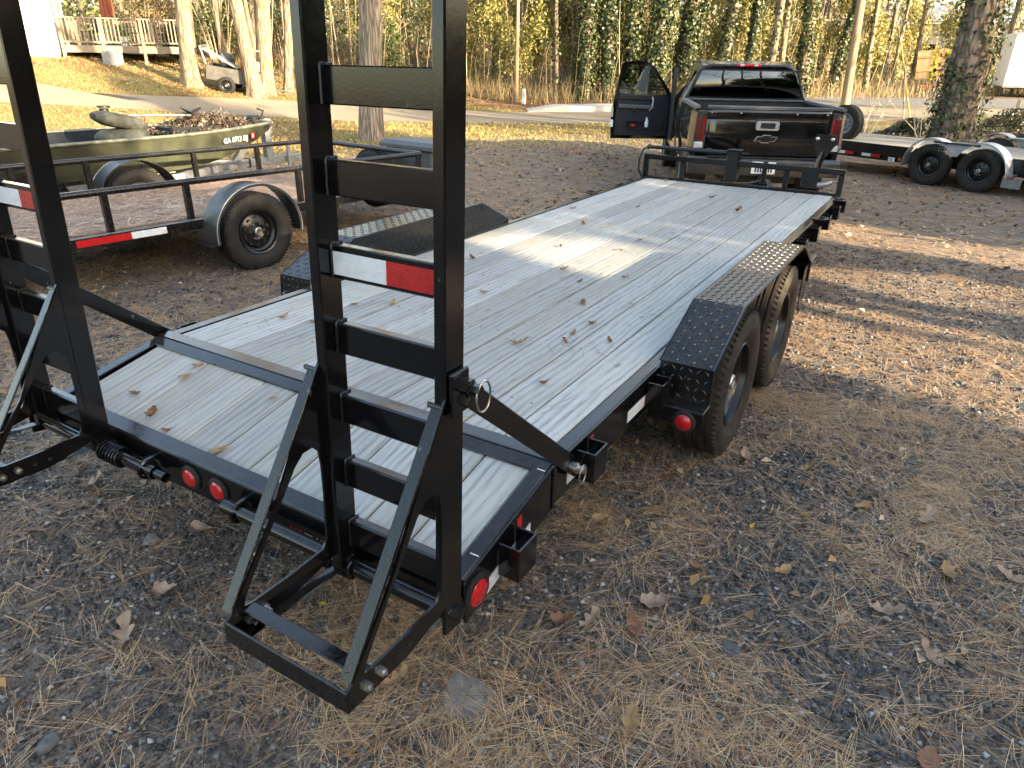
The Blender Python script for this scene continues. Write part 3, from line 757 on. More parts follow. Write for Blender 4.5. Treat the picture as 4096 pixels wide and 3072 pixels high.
# ---------------------------------------------------------------- upright loading ramps
LEAN = .040
def rp(y, z):
    """ramp frame (y behind, z up from the hinge) to trailer space, leaning forward a little"""
    c, s_ = math.cos(LEAN), math.sin(LEAN)
    return (-.572 + y * c + z * s_, .452 + z * c - y * s_)
def rv(x, y, z): a = rp(y, z); return Vector((x, a[0], a[1]))
UY = Vector((0, math.cos(LEAN), -math.sin(LEAN))); UZ = Vector((0, math.sin(LEAN), math.cos(LEAN))); UX = Vector((1, 0, 0))
def make_ramp(x0, x1):
    """legs at x0 < x1 in trailer space"""
    top = 1.74; w = .034; d0, d1 = -.040, .036
    mb = MB()
    for xa in (x0, x1 - w):
        mb.add([], [])
        # channel leg: back plate and two flanges turned inward
        mb.bar(rv(xa + w / 2, (d0 + d1) / 2, -.02), rv(xa + w / 2, (d0 + d1) / 2, top), w, d1 - d0, up=UY, k=.004)
    ramp = mb.build('ramp', blk, TR)
    for k in range(8):
        z = .135 + .2005 * k - .052 + (.13 if k == 7 else 0)
        m2 = MB(); ya = .004
        m2.bar(rv(x0 + w, ya + .003, z), rv(x1 - w, ya + .003, z), .007, .082, up=UZ, k=.003)
        m2.bar(rv(x0 + w, ya + .020, z + .0375), rv(x1 - w, ya + .020, z + .0375), .030, .007, up=UZ, k=.003)
        rg = m2.build('rung', blk, ramp)
        for xe, sgn in ((x0 + w, 1), (x1 - w, -1)):
            wb = MB()
            pts = [rv(xe + sgn * .003, ya + t * .034, z + .0425 + .0015 * math.sin(t * 9)) for t in np.linspace(0, 1, 6)]
            wb.tube([rv(xe + sgn * .003, ya - .001, z - .04 + t * .08) for t in np.linspace(0, 1, 8)] + pts, .0045, 6)
            if 0: wb.tube([rv(xe + sgn * .003, ya - .001, z + .04 - t * .08) for t in np.linspace(0, 1, 7)], [.004 + .001 * (i % 2) for i in range(7)], 6)
            wb.build('weld_bead', MAT['black2'], ramp)
        if k == 4:
            xm = (x0 + x1) / 2; q = ya - .0012
            MB().bar(rv(x0 + w + .006, q, z - .002), rv(xm + .004, q, z - .002), .0016, .058, up=UZ, k=.0004).build('reflective_tape', MAT['white_tape'], ramp)
            MB().bar(rv(xm + .004, q, z - .002), rv(x1 - w - .002, q, z - .002), .0016, .058, up=UZ, k=.0004).build('reflective_tape', MAT['red_tape'], ramp)
            tb = MB(); text_mb(tb, 'PJTRAILERS.COM', .017, rv(x0 + w + .035, q - .0012, z - .008), UX, UZ, .0004, .008); tb.build('lettering', MAT['white'], ramp, None)
    # foot frame and gusset plates
    by = -.405; bz = .045; tz = .600                       # foot end, top of base bars, top of diagonal
    for xs_, inner in ((x0, 1), (x1 - .008, -1)):
        outer = [(d0, tz), (d0, bz), (by, bz)]
        # side plate with a long rounded cut-out
        A = [(d0 + .006, .50), (d0 + .006, .30), (d0 + .006, .10), (d0 + .006, .02), (-.20, -.018), (-.30, -.018), (by, -.018), (by, bz), (by + .02, bz + .012), (-.235, .26), (-.150, .42), (-.110, .50), (-.060, tz - .01), (d0 + .006, tz + .03)]
        B = [(-.056, .330), (-.054, .24), (-.058, .09), (-.075, .062), (-.200, .052), (-.330, .050), (-.350, .056), (-.345, .075), (-.318, .118), (-.219, .262), (-.150, .362), (-.118, .392), (-.085, .395), (-.062, .372)]
        pm_ = MB(); pm_.ring(A, B, rv(xs_, 0, 0), UY, UZ, UX * .008)
        pl = pm_.build('side_plate', blk, ramp, 30, fix=True)
        m2 = MB(); m2.bar(rv(xs_ - .010, d0 - .006, tz), rv(xs_ - .010, by + .015, bz + .012), .036, .007, up=(0, -.7, .7), k=.0025)
        m2.build('brace_flange', MAT['peel'], ramp)
        MB().tube([rv(xs_ - .038, d0 - .004, tz + .004), rv(xs_ + .006, d0 - .004, tz + .004)], .007, 8).build('weld_bead', MAT['black2'], ramp)
        m2 = MB(); m2.bar(rv(xs_ + inner * .022 + .004, -.05, -.014), rv(xs_ + inner * .022 + .004, by + .01, -.014), .036, .006, up=UZ)
        m2.build('base_angle', blk, ramp)
        for yy, zz in ((-.345, .012), (-.295, .016)):
            hb = MB(); hb.lathe([(.0125, 0), (.0125, .009), (.006, .010), (.006, .016), (0, .017)], rv(xs_ + (.008 if inner < 0 else 0) - (.0 if inner < 0 else .0), yy, zz), (1, 0, 0) if inner < 0 else (-1, 0, 0), 6)
            hb.lathe([(.0125, 0), (.0125, .011), (.006, .012), (.006, .030), (0, .031)], rv(xs_ + (0 if inner < 0 else .008), yy, zz), (-1, 0, 0) if inner < 0 else (1, 0, 0), 6)
            hb.build('bolt', MAT['zinc'], ramp)
        for yy in (-.385, -.24, -.19):
            MB().lathe([(.0075, .0006), (0, .0007)], rv(xs_ + (.008 if inner < 0 else 0), yy, .014), (1, 0, 0) if inner < 0 else (-1, 0, 0), 12).build('bolt_hole', MAT['rubber'], ramp)
    m2 = MB(); m2.bar(rv(x0 + .001, by, .012), rv(x1 - .001, by, .012), .008, .062, up=UZ); m2.bar(rv(x0 + .009, by + .022, -.018), rv(x1 - .009, by + .022, -.018), .036, .006, up=UZ)
    m2.build('foot_bar', MAT['black2'], ramp)
    m2 = MB(); m2.bar(rv(x0 + .009, by + .085, .022), rv(x1 - .009, by + .085, .022), .007, .050, up=UZ); m2.bar(rv(x0 + .009, by + .066, .0455), rv(x1 - .009, by + .066, .0455), .040, .006, up=UZ)
    m2.build('foot_bar', blk, ramp)
    # hinge sleeves and return spring
    MB().tube([(x0 + .005, -.566, .415), (x1 - .005, -.566, .415)], .026, 16).build('hinge_sleeve', blk, ramp)
    return ramp
XR0, XR1 = .640, 1.052
make_ramp(XR0, XR1); make_ramp(-XR1 + .055, -XR0 + .055)
for s in (-1, 1):
    a, b = (s * .16, s * .40) if s > 0 else (s * .28, s * .60)
    lo, hi = (.10, .64) if s > 0 else (-.64, -.28)
    MB().tube([(lo, -.566, .415), (hi, -.566, .415)], .025, 16).lathe([(.025, 0), (.018, .0), (.018, .06)], (lo if s > 0 else hi, -.566, .415), (1, 0, 0), 16).build('hinge_pipe', blk, TR)
    xl = .17 if s > 0 else -.33
    MB().bar((xl, RL - .001, .452), (xl, -.572, .448), .012, .012).tube([(xl, -.566 + .033 * math.sin(t), .415 + .033 * math.cos(t)) for t in np.linspace(-.6, 5.2, 12)], .007, 6).build('pipe_strap', blk, TR)
    sp = -.60 if s < 0 else .56
    turns = 7; pts = [(sp + .13 * t / (turns * 14), -.566 + .036 * math.sin(t / 14 * 2 * math.pi), .415 + .036 * math.cos(t / 14 * 2 * math.pi)) for t in range(turns * 14)]
    MB().tube(pts, .0055, 6).build('return_spring', blk, TR)
    # hinge lug at the corner
    MB().prism([(-.05, -.05), (.02, -.06), (.03, .02), (-.01, .07), (-.05, .03)], (s * (HW - .012), -.56, .425), (0, 1, 0), (0, 0, 1), (s * .012, 0, 0)).lathe([(.022, 0), (.022, .016), (0, .02)], (s * HW, -.562, .42), (s, 0, 0), 6).build('hinge_lug', blk, TR)
    # flat stay bar with pins and rings
    xa = s * (HW + .022)
    st = MB().bar((xa, -.535, 1.085), (xa, .115, .535), .010, .062, up=(0, .6, .7)).build('stay_bar', blk, TR)
    MB().box((s * (HW + .012), -.545, 1.085), (.012, .07, .11)).lathe([(.024, 0), (.024, .014), (.015, .018), (.015, .04), (0, .041)], (s * (HW + .016), -.52, 1.088), (s, 0, 0), 6).build('stay_lug', blk, TR)
    MB().lathe([(.019, 0), (.019, .012), (.012, .016), (.012, .035), (0, .036)], (xa + s * .005, .095, .548), (s, 0, 0), 12).build('stay_pin', MAT['zinc'], TR)
    for cy, cz, rr in ((-.505, 1.068, .040), (.100, .528, .034)):
        MB().tube([(xa + s * .032, cy + rr * .75 * math.cos(t), cz + rr * math.sin(t)) for t in np.linspace(0, 2 * math.pi, 25)], .0028, 6, False).build('lock_ring', MAT['zinc'], TR)
# ================================================================ black pickup
TK_AZ = -23.5; TKX, TKY = -.27, 8.42
TKZ = G(TKX - 1, TKY + 2.5) + .06
TK = thing('pickup_truck', 'black pickup truck parked tail-on with its driver door open', 'truck', (TKX, TKY, TKZ), R(-TK_AZ))
MAT['smoked_lens'] = plain('smoked lens', (.10, .075, .045), .12, 0, .2, 20, 0, coat=.6); MAT['bumper'] = plain('dusty bumper', (.07, .07, .068), .35, .4, .3, 8, .05); MAT['mid_red'] = plain('red strip lens', (.24, .008, .010), .14, 0, .3, 60, .2, 160, coat=.6)
MAT['dark_red'] = plain('dark red lens', (.11, .006, .008), .14, 0, .3, 60, .2, 160, coat=.6)
tp = MAT['truck']; dp_ = MAT['dark_plastic']
HWT = 1.0
# --- box sides: outer skin lofted along the length with wheel arch, inner wall and rail cap
def side_section(s, y, zb):
    # outer profile from bottom edge up to the rail, crowned
    pts = [(.93, zb), (.985, zb + .03), (1.005, .80), (1.012, .98), (1.0, 1.16), (.975, 1.30), (.955, 1.355), (.915, 1.365), (.90, 1.35), (.90, .86)]
    return [(s * x, y, max(z, zb if i < 2 else z)) for i, (x, z) in enumerate(pts)]
for s in (-1, 1):
    mb = MB(); secs = []
    for y in np.linspace(.10, 2.12, 41):
        r = .47; yc = 1.05; h = 0
        if abs(y - yc) < r: h = math.sqrt(r * r - (y - yc) ** 2)
        zb = max(.56, .46 + h) if h else .56
        flare = .045 * max(0, 1 - abs(math.hypot(y - yc, 0) - .0) / .62)
        sec = side_section(s, y, min(zb, .93)); inset = .06 * max(0, (.22 - y) / .12) ** 2
        sec = [(p[0] * (1 + (flare if i < 5 else 0)) - s * (inset * .5 if i < 6 else 0), p[1], max(p[2], sec[0][2] + .012 * i) if i < 5 else p[2]) for i, p in enumerate(sec)]
        secs.append(sec)
    mb.loft(secs, True, True); mb.build('bed_side', tp, TK, 40, fix=True)
    MB().loft([[(s * .895, y, 1.352), (s * .975, y, 1.342), (s * .968, y, 1.378), (s * .94, y, 1.392), (s * .90, y, 1.385)] for y in (.05, .08, 2.1)], True, True).build('rail_cap', MAT['grey_plastic'], TK, 40, fix=True)
    # wheel well liner
    MB().lathe([(.455, 0), (.455, -.28), (.40, -.28)], (s * .93, 1.05, .47), (s, 0, 0), 32).build('wheel_well', dp_, TK)
MB().box((0, 1.1, .84), (1.82, 2.0, .05)).box((0, 2.11, 1.10), (1.82, .04, .52)).build('bed_floor', MAT['dark_plastic'], TK)
MB().box((0, 2.09, 1.372), (1.80, .07, .03), .01).build('rail_cap', MAT['grey_plastic'], TK)
# --- tailgate: crowned panel with a pressed upper step and rounded edge
def tg(x, z):
    u = (z - .80) / .56
    y = .045 + .012 * math.cos(x * 1.4) * -1
    if z > 1.325: y += .020
    elif z > 1.235: y += .004
    elif z > 1.21: y += .004 + (1.235 - z) / .025 * .016
    else: y += .020 - .016 * math.exp(-((z - 1.0) / .17) ** 2)
    return y
mb = MB(); zs_ = [.775, .80, .85, .90, .95, 1.0, 1.05, 1.10, 1.15, 1.205, 1.213, 1.235, 1.25, 1.30, 1.32, 1.345, 1.36]
xs_ = np.linspace(-.79, .79, 25)
V = []; 
for z in zs_:
    for x in xs_: V.append((x, tg(x, z) + (.012 if abs(x) > .785 else 0), z))
n = len(xs_); mb.add(V, [(j * n + i, j * n + i + 1, (j + 1) * n + i + 1, (j + 1) * n + i) for j in range(len(zs_) - 1) for i in range(n - 1)])
mb.box((0, .095, 1.08), (1.56, .05, .54))
TG = mb.build('tailgate', tp, TK, 40, fix=False)
MB().loft([[(x, .030, 1.348), (x, .024, 1.375), (x, .05, 1.390), (x, .11, 1.385), (x, .115, 1.35)] for x in (-.795, 0, .795)], True, True).build('tailgate_cap', MAT['grey_plastic'], TG, 40, fix=True)
for x in (-.74, -.36, .36, .74): MB().lathe([(.010, 0), (.006, .004), (0, .005)], (x, tg(x, 1.30) - .002, 1.298), (0, -1, 0), 10).build('screw', MAT['chrome'], TG)
# chrome handle bezel with dark pull
def rrect(w, h, r, n=4):
    L = []
    for cx, cy, a0 in ((w / 2 - r, h / 2 - r, 0), (-w / 2 + r, h / 2 - r, 90), (-w / 2 + r, -h / 2 + r, 180), (w / 2 - r, -h / 2 + r, 270)):
        for k in range(n + 1):
            a = R(a0 + 90 * k / n); L.append((cx + r * math.cos(a), cy + r * math.sin(a)))
    return L
HB = MB().ring(rrect(.300, .118, .03), rrect(.205, .078, .018), (0, .012, 1.150), (1, 0, 0), (0, 0, 1), (0, .03, 0)).ring(rrect(.250, .100, .024), rrect(.19, .07, .016), (0, .006, 1.150), (1, 0, 0), (0, 0, 1), (0, .02, 0)).build('tailgate_handle', MAT['chrome'], TG, 40, fix=True)
MB().prism(rrect(.195, .074, .016), (0, .030, 1.150), (1, 0, 0), (0, 0, 1), (0, .02, 0)).box((0, .024, 1.160), (.15, .012, .03)).build('handle_pull', dp_, HB)
MB().lathe([(.016, 0), (.016, .006), (.010, .007), (0, .004)], (.124, .010, 1.150), (0, -1, 0), 14).build('lock', MAT['zinc'], HB)
# bow-tie emblem: chrome edge, dark fill
bt = [(-.150, -.030), (-.112, .030), (-.045, .030), (-.045, .050), (.058, .050), (.058, .030), (.150, .030), (.112, -.030), (.045, -.030), (.045, -.050), (-.058, -.050), (-.058, -.030)]
EM = MB().prism([(x, z * 1.05) for x, z in bt], (.0, .020, .985), (1, 0, 0), (0, 0, 1), (0, .03, 0)).build('emblem', MAT['chrome'], TG, None, fix=True)
MB().prism([(x * .945, z * .88) for x, z in bt], (.0, .0165, .985), (1, 0, 0), (0, 0, 1), (0, .01, 0)).build('emblem_fill', MAT['rim_dark'], EM, None, fix=True)
# --- tail lamps wrapping the corner
for s in (-1, 1):
    mb = MB(); secs = []
    for z in np.linspace(.845, 1.315, 13):
        t = (z - .845) / .47; wd = .018 * t
        secs.append([(s * (.800 + .012 * t), .030, z), (s * .875, .016, z), (s * .945 - s * wd, .028, z), (s * .992 - s * wd, .085, z), (s * (1.006 - wd), .16 + .08 * t, z), (s * (.985 - wd), .26 - .03 * t, z), (s * .86, .2, z), (s * .80, .1, z)])
    mb.loft(secs, True, True); TL = mb.build('tail_lamp', MAT['clear_lens'] if 0 else MAT['dark_plastic'], TK, 40, fix=True)
    # red LED block, red strip, reverse lamp
    MB().loft([[(s * (.852), .0145, z), (s * .925, .0165, z), (s * .925, .03, z), (s * .852, .03, z)] for z in (.945, 1.25)], True, True).build('led_block', MAT['dark_red'], TL, None, fix=True)
    MB().loft([[(s * (.818), .020, z), (s * .842, .013, z), (s * .842, .03, z), (s * .818, .03, z)] for z in (.93, 1.26)], True, True).build('light_strip', MAT['mid_red'], TL, None, fix=True)
    lm = MB()
    for i in range(3):
        for j in range(10): lm.lathe([(.008, 0), (.005, .003), (0, .004)], (s * (.865 + .023 * i), .0145, .962 + .03 * j), (0, -1, 0), 8)
    lm.build('led_dots', MAT['rim_dark'], TL, None, kind='stuff')
    MB().loft([[(s * .818, .015, z), (s * .935, .012, z), (s * .935, .03, z), (s * .818, .03, z)] for z in (.852, .928)], True, True).lathe([(.025, 0), (.02, .006), (0, .008)], (s * .868, .012, .890), (0, -1, 0), 16).build('reverse_lamp', MAT['clear_lens'], TL, None, fix=True)
    MB().loft([[(s * (.944 - .018 * t), .024, .86 + .44 * t), (s * (.998 - .018 * t), .085, .86 + .44 * t), (s * (1.0105 - .018 * t), .165 + .07 * t, .86 + .44 * t), (s * (.99 - .018 * t), .1, .86 + .44 * t)] for t in (0, .25, .5, .75, 1)], True, True).build('side_lens', MAT['smoked_lens'], TL, 40, fix=True)
# --- bumper
mb = MB(); secs = []
for x in np.linspace(-.99, .99, 19):
    yo = .05 * (abs(x) / .99) ** 4; secs.append([(x, -.085 + yo, .52), (x, -.115 + yo, .60), (x, -.115 + yo, .70), (x, -.075 + yo, .745), (x, .04, .745), (x, .04, .52)])
mb.loft(secs, True, True); BP = mb.build('bumper', MAT['bumper'], TK, 40, fix=True)
MB().box((0, -.03, .752), (1.5, .13, .012)).build('bumper_step_pad', dp_, BP)
PL = MB().box((0, -.122, .63), (.31, .006, .155), .002).build('licence_plate', MAT['white'], BP)
mb = MB(); text_mb(mb, 'GEORGIA', .034, (-.085, -.1255, .675), (1, 0, 0), (0, 0, 1), .0006); mb.build('plate_lettering', MAT['navy_plastic'], PL, None)
mb = MB()
for k in range(7): mb.box((-.10 + .034 * k, -.1258, .60), (.020, .001, .055), .0003)
mb.build('plate_characters', MAT['navy_plastic'], PL, None)
MB().box((0, -.04, .47), (.09, .22, .09)).box((0, -.16, .47), (.12, .02, .12)).tube([(0, -.18, .49), (0, -.18, .60)], .025, 12).build('hitch_receiver', dp_, TK)
MB().tube([(.70, -.03, .42), (.82, -.06, .43), (.92, -.03, .46)], .04, 12).build('exhaust_tip', MAT['galv'], TK)
MB().box((0, 2.6, .47), (1.0, 4.9, .14)).build('chassis', dp_, TK)
# --- cab shell
def cab_sec(y, half_b, half_r, zr, zbelt=1.36):
    h = half_b; k = half_r
    return [(-h * .97, y, .52), (-h, y, .75), (-h * 1.0, y, 1.05), (-h * .965, y, zbelt), (-k - .02, y, zr - .12), (-k + .03, y, zr - .035), (-k + .16, y, zr),
            (k - .16, y, zr), (k - .03, y, zr - .035), (k + .02, y, zr - .12), (h * .965, y, zbelt), (h, y, 1.05), (h, y, .75), (h * .97, y, .52)]
mb = MB()
secs = [cab_sec(2.17, .985, .70, 1.86), cab_sec(2.20, 1.0, .735, 1.885), cab_sec(2.6, 1.005, .75, 1.925), cab_sec(3.4, 1.005, .75, 1.94), cab_sec(3.75, 1.005, .73, 1.915)]
ws = [(p[0] if i not in (4, 5, 6, 7, 8, 9) else p[0] * 1.02, 4.45, min(p[2], 1.37 + .01 * (i in (6, 7)))) for i, p in enumerate(cab_sec(4.45, 1.0, .86, 1.39))]
secs.append(ws); mb.loft(secs, True, True); CAB = mb.build('cab', tp, TK, 30, fix=True)
# tilt of the rear wall: rear window set in a frame
def rw(x, z): return 2.166 + .0
win = [(-.86, 1.395), (.86, 1.395), (.875, 1.43), (.735, 1.765), (.70, 1.79), (-.70, 1.79), (-.735, 1.765), (-.875, 1.43)]
big = [(x * 1.035, 1.59 + (z - 1.59) * 1.10) for x, z in win]
MB().ring(big, win, (0, 2.150, 0), (1, 0, 0), (0, 0, 1), (0, .016, 0)).build('window_seal', dp_, CAB, None, fix=True)
gl = MB(); nx, nz = 17, 9; Vg = []
for j in range(nz):
    t = j / (nz - 1); z = 1.395 + .395 * t; hw_ = .868 - .168 * t ** 1.1
    for i in range(nx):
        u = -1 + 2 * i / (nx - 1); Vg.append((u * hw_, 2.150 - .035 * (1 - u * u) - .02 * math.sin(math.pi * t), z))
gl.add(Vg, [(j * nx + i, j * nx + i + 1, (j + 1) * nx + i + 1, (j + 1) * nx + i) for j in range(nz - 1) for i in range(nx - 1)])
gl.build('rear_window', MAT['glass_dark'], CAB, 60)
MB().prism([(-.86, 1.40), (.86, 1.40), (.70, 1.78), (-.70, 1.78)], (0, 2.160, 0), (1, 0, 0), (0, 0, 1), (0, .003, 0)).build('dark_cabin_sheet', MAT['rubber'], CAB, None)  # dark sheet behind the glass, standing in for the unlit cab interior
BL = MB().loft([[(x, 2.135 + abs(x) * .03, 1.845), (x, 2.12 + abs(x) * .03, 1.868), (x, 2.135 + abs(x) * .03, 1.892), (x, 2.20, 1.895), (x, 2.2, 1.845)] for x in (-.185, -.12, -.07, .07, .12, .185)], True, True).build('brake_light', MAT['red_lens'], CAB, 40, fix=True)
for s in (-1, 1): MB().loft([[(s * x, 2.131 + abs(x) * .03, 1.852), (s * x, 2.116 + abs(x) * .03, 1.868), (s * x, 2.131 + abs(x) * .03, 1.885), (s * x, 2.14, 1.87)] for x in (.075, .135)], True, True).build('cargo_lamp', MAT['clear_lens'], BL, 40, fix=True)
for s in (-1, 1): MB().bar((s * .70, 2.5, 1.915), (s * .70, 3.5, 1.925), .02, .02).build('roof_ditch', dp_, CAB)
# side windows, windscreen, hood, front wings
for s in (-1, 1):
    MB().prism([(2.38, 1.38), (2.42, 1.80), (3.10, 1.83), (3.10, 1.38)], (s * .99, 0, 0), (0, 1, 0), (-s * .24 / .48, 0, 1) if 0 else (0, 0, 1), (s * .004, 0, 0)) if 0 else None
    q = [(s * .972, 2.36, 1.37), (s * .972, 3.05, 1.37), (s * .790, 3.05, 1.80), (s * .790, 2.44, 1.79)]
    nrm = Vector((s * .92, 0, .38)).normalized() * .006
    MB().add([Vector(p) + nrm for p in q] + [Vector(p) for p in q], [(0, 1, 2, 3), (0, 4, 5, 1), (1, 5, 6, 2), (2, 6, 7, 3), (3, 7, 4, 0)]).build('side_window', MAT['glass_dark'], CAB, None, fix=True)
q = [(-.86, 4.36, 1.40), (.86, 4.36, 1.40), (.68, 3.82, 1.86), (-.68, 3.82, 1.86)]
MB().add([Vector(p) + Vector((0, .004, .005)) for p in q], [(0, 1, 2, 3)]).build('windscreen', MAT['glass_dark'], CAB, None)
secs = []
for y, zt, hw_ in ((4.42, 1.33, 1.0), (4.9, 1.31, 1.0), (5.4, 1.27, .99), (5.72, 1.20, .96), (5.80, 1.0, .94), (5.80, .55, .92)):
    secs.append([(-hw_, y, .55), (-hw_, y, min(1.0, zt)), (-hw_ * .97, y, zt - .06), (-hw_ * .85, y, zt), (hw_ * .85, y, zt), (hw_ * .97, y, zt - .06), (hw_, y, min(1.0, zt)), (hw_, y, .55)])
MB().loft(secs, True, True).build('hood', tp, TK, 30, fix=True)
# dark sheet standing in for the shaded doorway on the driver's side
MB().prism([(3.12, .60), (3.10, 1.40), (3.16, 1.80), (3.72, 1.83), (4.25, 1.38), (4.28, .60)], (-1.0065, 0, 0), (0, 1, 0), (0, 0, 1), (-.002, 0, 0)).build('dark_doorway_sheet', MAT['rubber'], CAB, None)
MB().box((1.13, 4.0, 1.47), (.20, .10, .30), .03).box((1.0, 4.02, 1.40), (.16, .05, .05)).build('door_mirror', dp_, TK)
# wheels
for s in (-1, 1):
    for y in (1.05, 4.95):
        make_wheel(TK, (s * .86, y, .385), (s, 0, 0), .445, .27, MAT['grey_steel'], MAT['rubber'], 6, 'chrome')
# --- open driver door, hinged at the front edge
hinge = Vector((-1.0, 4.22, 0)); OPEN = R(80)
DR = bpy.data.objects.new('open_door', None)
# door built flat in its own x-z frame: x from hinge 0 to 1.10, inner face toward -y (towards the camera when open)
outl = [(0, .56), (0, 1.36), (.10, 1.50), (.36, 1.83), (.46, 1.885), (.60, 1.915), (.92, 1.90), (.965, 1.86), (1.05, 1.36), (1.10, 1.0), (1.10, .70), (1.085, .56)]
openg = [(.10, 1.34), (.085, 1.37), (.14, 1.46), (.385, 1.775), (.47, 1.825), (.60, 1.85), (.86, 1.845), (.90, 1.82), (.97, 1.40), (.965, 1.36), (.80, 1.34), (.30, 1.34)]
co_, so_ = math.cos(OPEN), math.sin(OPEN)
ex = Vector((-so_, -co_, 0)); ez = Vector((0, 0, 1)); en = Vector((co_, -so_, 0))   # closed door points backwards (-y); it swings out to -x; en is the face seen from behind
DRo = MB().ring(outl, openg, hinge, ex, ez, -en * .05).build('open_door', tp, TK, None, fix=True)
D = lambda x, z, n=0.0: hinge + ex * x + ez * z + en * n
pan = [(.04, .62), (.04, 1.30), (.14, 1.345), (.50, 1.335), (.96, 1.335), (1.0, 1.25), (1.03, .9), (1.02, .62)]
MB().prism(pan, hinge + en * .004, ex, ez, en * .035).build('door_card', MAT['navy_plastic'], DRo, None, fix=True)
MB().bar(D(.30, 1.285, .05), D(.98, 1.295, .05), .03, .09, up=ez, k=.012).build('upper_trim', MAT['dark_plastic'], DRo)
MB().bar(D(.32, 1.12, .075), D(.98, 1.135, .06), .07, .075, up=ez, k=.02).build('armrest', MAT['grey_plastic'], DRo)
MB().tube([D(.36, 1.30, .06), D(.345, 1.24, .09), D(.36, 1.12, .10), D(.40, 1.06, .07)], .018, 10).build('grab_handle', MAT['galv'], DRo)
MB().box(D(.66, 1.07, .05), (.14, .05, .05), .01, OPEN).build('switch_panel', MAT['rubber'], DRo)
MB().ring(rrect(.50, .16, .03), rrect(.44, .11, .02), D(.60, .82, .035), ex, ez, en * .05).build('map_pocket', MAT['navy_plastic'], DRo, None, fix=True)
MB().prism(rrect(.44, .11, .02), D(.60, .82, .040), ex, ez, en * .002).build('pocket_recess', MAT['rubber'], DRo, None)
MB().lathe([(.10, .0), (.10, .012), (.085, .016), (0, .010)], D(.175, .79, .038), en, 24).build('door_speaker', MAT['rubber'], DRo)
MB().box(D(1.085, .83, .0), (.012, .05, .13), .003, OPEN).build('door_sticker', MAT['white'], DRo)
MB().box(D(1.09, 1.03, .004), (.02, .05, .17), .004, OPEN).build('door_latch', MAT['zinc'], DRo)
gv = [openg[i] for i in range(len(openg))]
MB().prism(gv, hinge - en * .024, ex, ez, en * .004).build('door_glass', MAT['glass'], DRo, None)
MB().bar(D(.28, 1.35, -.02), D(.28, 1.66, -.02), .02, .02, up=en).build('window_divider', dp_, DRo)
# towing mirror outside the glass
mm = MB().box(D(.50, 1.53, -.22), (.22, .10, .30), .03, OPEN).bar(D(.40, 1.49, -.20), D(.14, 1.47, -.08), .035, .03).bar(D(.40, 1.43, -.20), D(.14, 1.42, -.08), .035, .03).build('towing_mirror', dp_, DRo)
MB().box(D(.50, 1.56, -.166), (.19, .006, .20), .002, OPEN).box(D(.50, 1.415, -.166), (.17, .006, .055), .002, OPEN).build('mirror_glass', MAT['chrome'], mm)
# small things lying in the door pocket
bw = TK.matrix_basis
def world(p): return Matrix.Translation((TKX, TKY, TKZ)) @ Matrix.Rotation(R(-TK_AZ), 4, 'Z') @ Vector(p)
bt_ = thing('bottle', 'small white bottle standing in the pocket of the open truck door', 'bottle', world(D(.43, .775, .062)))
MB().lathe([(.0, 0), (.034, .0), (.036, .01), (.036, .105), (.030, .125), (.016, .135), (.016, .14)], (0, 0, 0), (0, 0, 1), 20).build('body', MAT['white'], bt_)
MB().lathe([(.017, .138), (.019, .142), (.019, .168), (.012, .172), (0, .172)], (0, 0, 0), (0, 0, 1), 16).build('cap', MAT['white'], bt_)
MB().sphere(world(D(.69, .80, .062)), .05, 12, 8, (1.2, .5, .6)).build('crumpled_wrapper', MAT['red_tape'], None, 60, label='crumpled red wrapper in the pocket of the open truck door', cat='wrapper')
# ================================================================ utility trailer on the left
MAT['dusty_black'] = plain('dusty black fender', (.016, .016, .016), .38, 0, .3, 5, .05, c2=(.045, .043, .040))
UT = thing('utility_trailer', 'black single axle utility trailer with pipe rails and a straw covered wooden floor', 'trailer', (-4.70, .50, G(-4.7, 2)), R(-7))
b2 = MAT['black2']; LU = 4.4; WU = .95; DU = .49; RU = .815
for k in range(10):
    xx = -WU + .04 + (k + .5) * (2 * WU - .08) / 10
    MB().box((xx, LU / 2, DU - .02), ((2 * WU - .08) / 10 - .004, LU - .06, .036)).build('plank', MAT['old_wood'], UT)
for s in (-1, 1):
    MB().box((s * WU, LU / 2, DU - .035), (.05, LU, .078), .004).build('side_rail', b2, UT)
    MB().tube([(s * WU, -.0, RU), (s * WU, LU, RU)], .027, 14).build('top_rail', b2, UT)
    for y in (.05, .95, 1.62, 2.75, 3.55, 4.36): MB().box((s * WU, y, (DU + RU) / 2), (.05, .05, RU - DU - .03), .004).build('rail_post', b2, UT)
MB().tube([(-WU, LU, RU), (WU, LU, RU)], .027, 14).build('front_rail', b2, UT)
MB().box((0, LU, DU - .035), (2 * WU, .05, .078)).build('front_sill', b2, UT); MB().box((0, .0, DU - .035), (2 * WU, .05, .078)).build('rear_sill', b2, UT)
for y in (.5, 1.4, 2.3, 3.2): MB().box((0, y, DU - .085), (1.85, .05, .05)).build('cross_member', b2, UT)
for s in (-1, 1): MB().bar((s * .6, LU - .3, .40), (0, LU + 1.35, .40), .05, .09).build('tongue_beam', b2, UT)
MB().box((0, LU + 1.4, .42), (.09, .26, .08), .02).tube([(0, LU + 1.1, .0), (0, LU + 1.1, .75)], .028, 12).build('coupler', b2, UT)
MB().box((WU + .0275, .88, DU - .035), (.004, .42, .055), .001).build('reflective_tape', MAT['red_tape'], UT)
MB().box((WU + .0275, 1.235, DU - .035), (.004, .29, .055), .001).build('reflective_tape', MAT['white_tape'], UT)
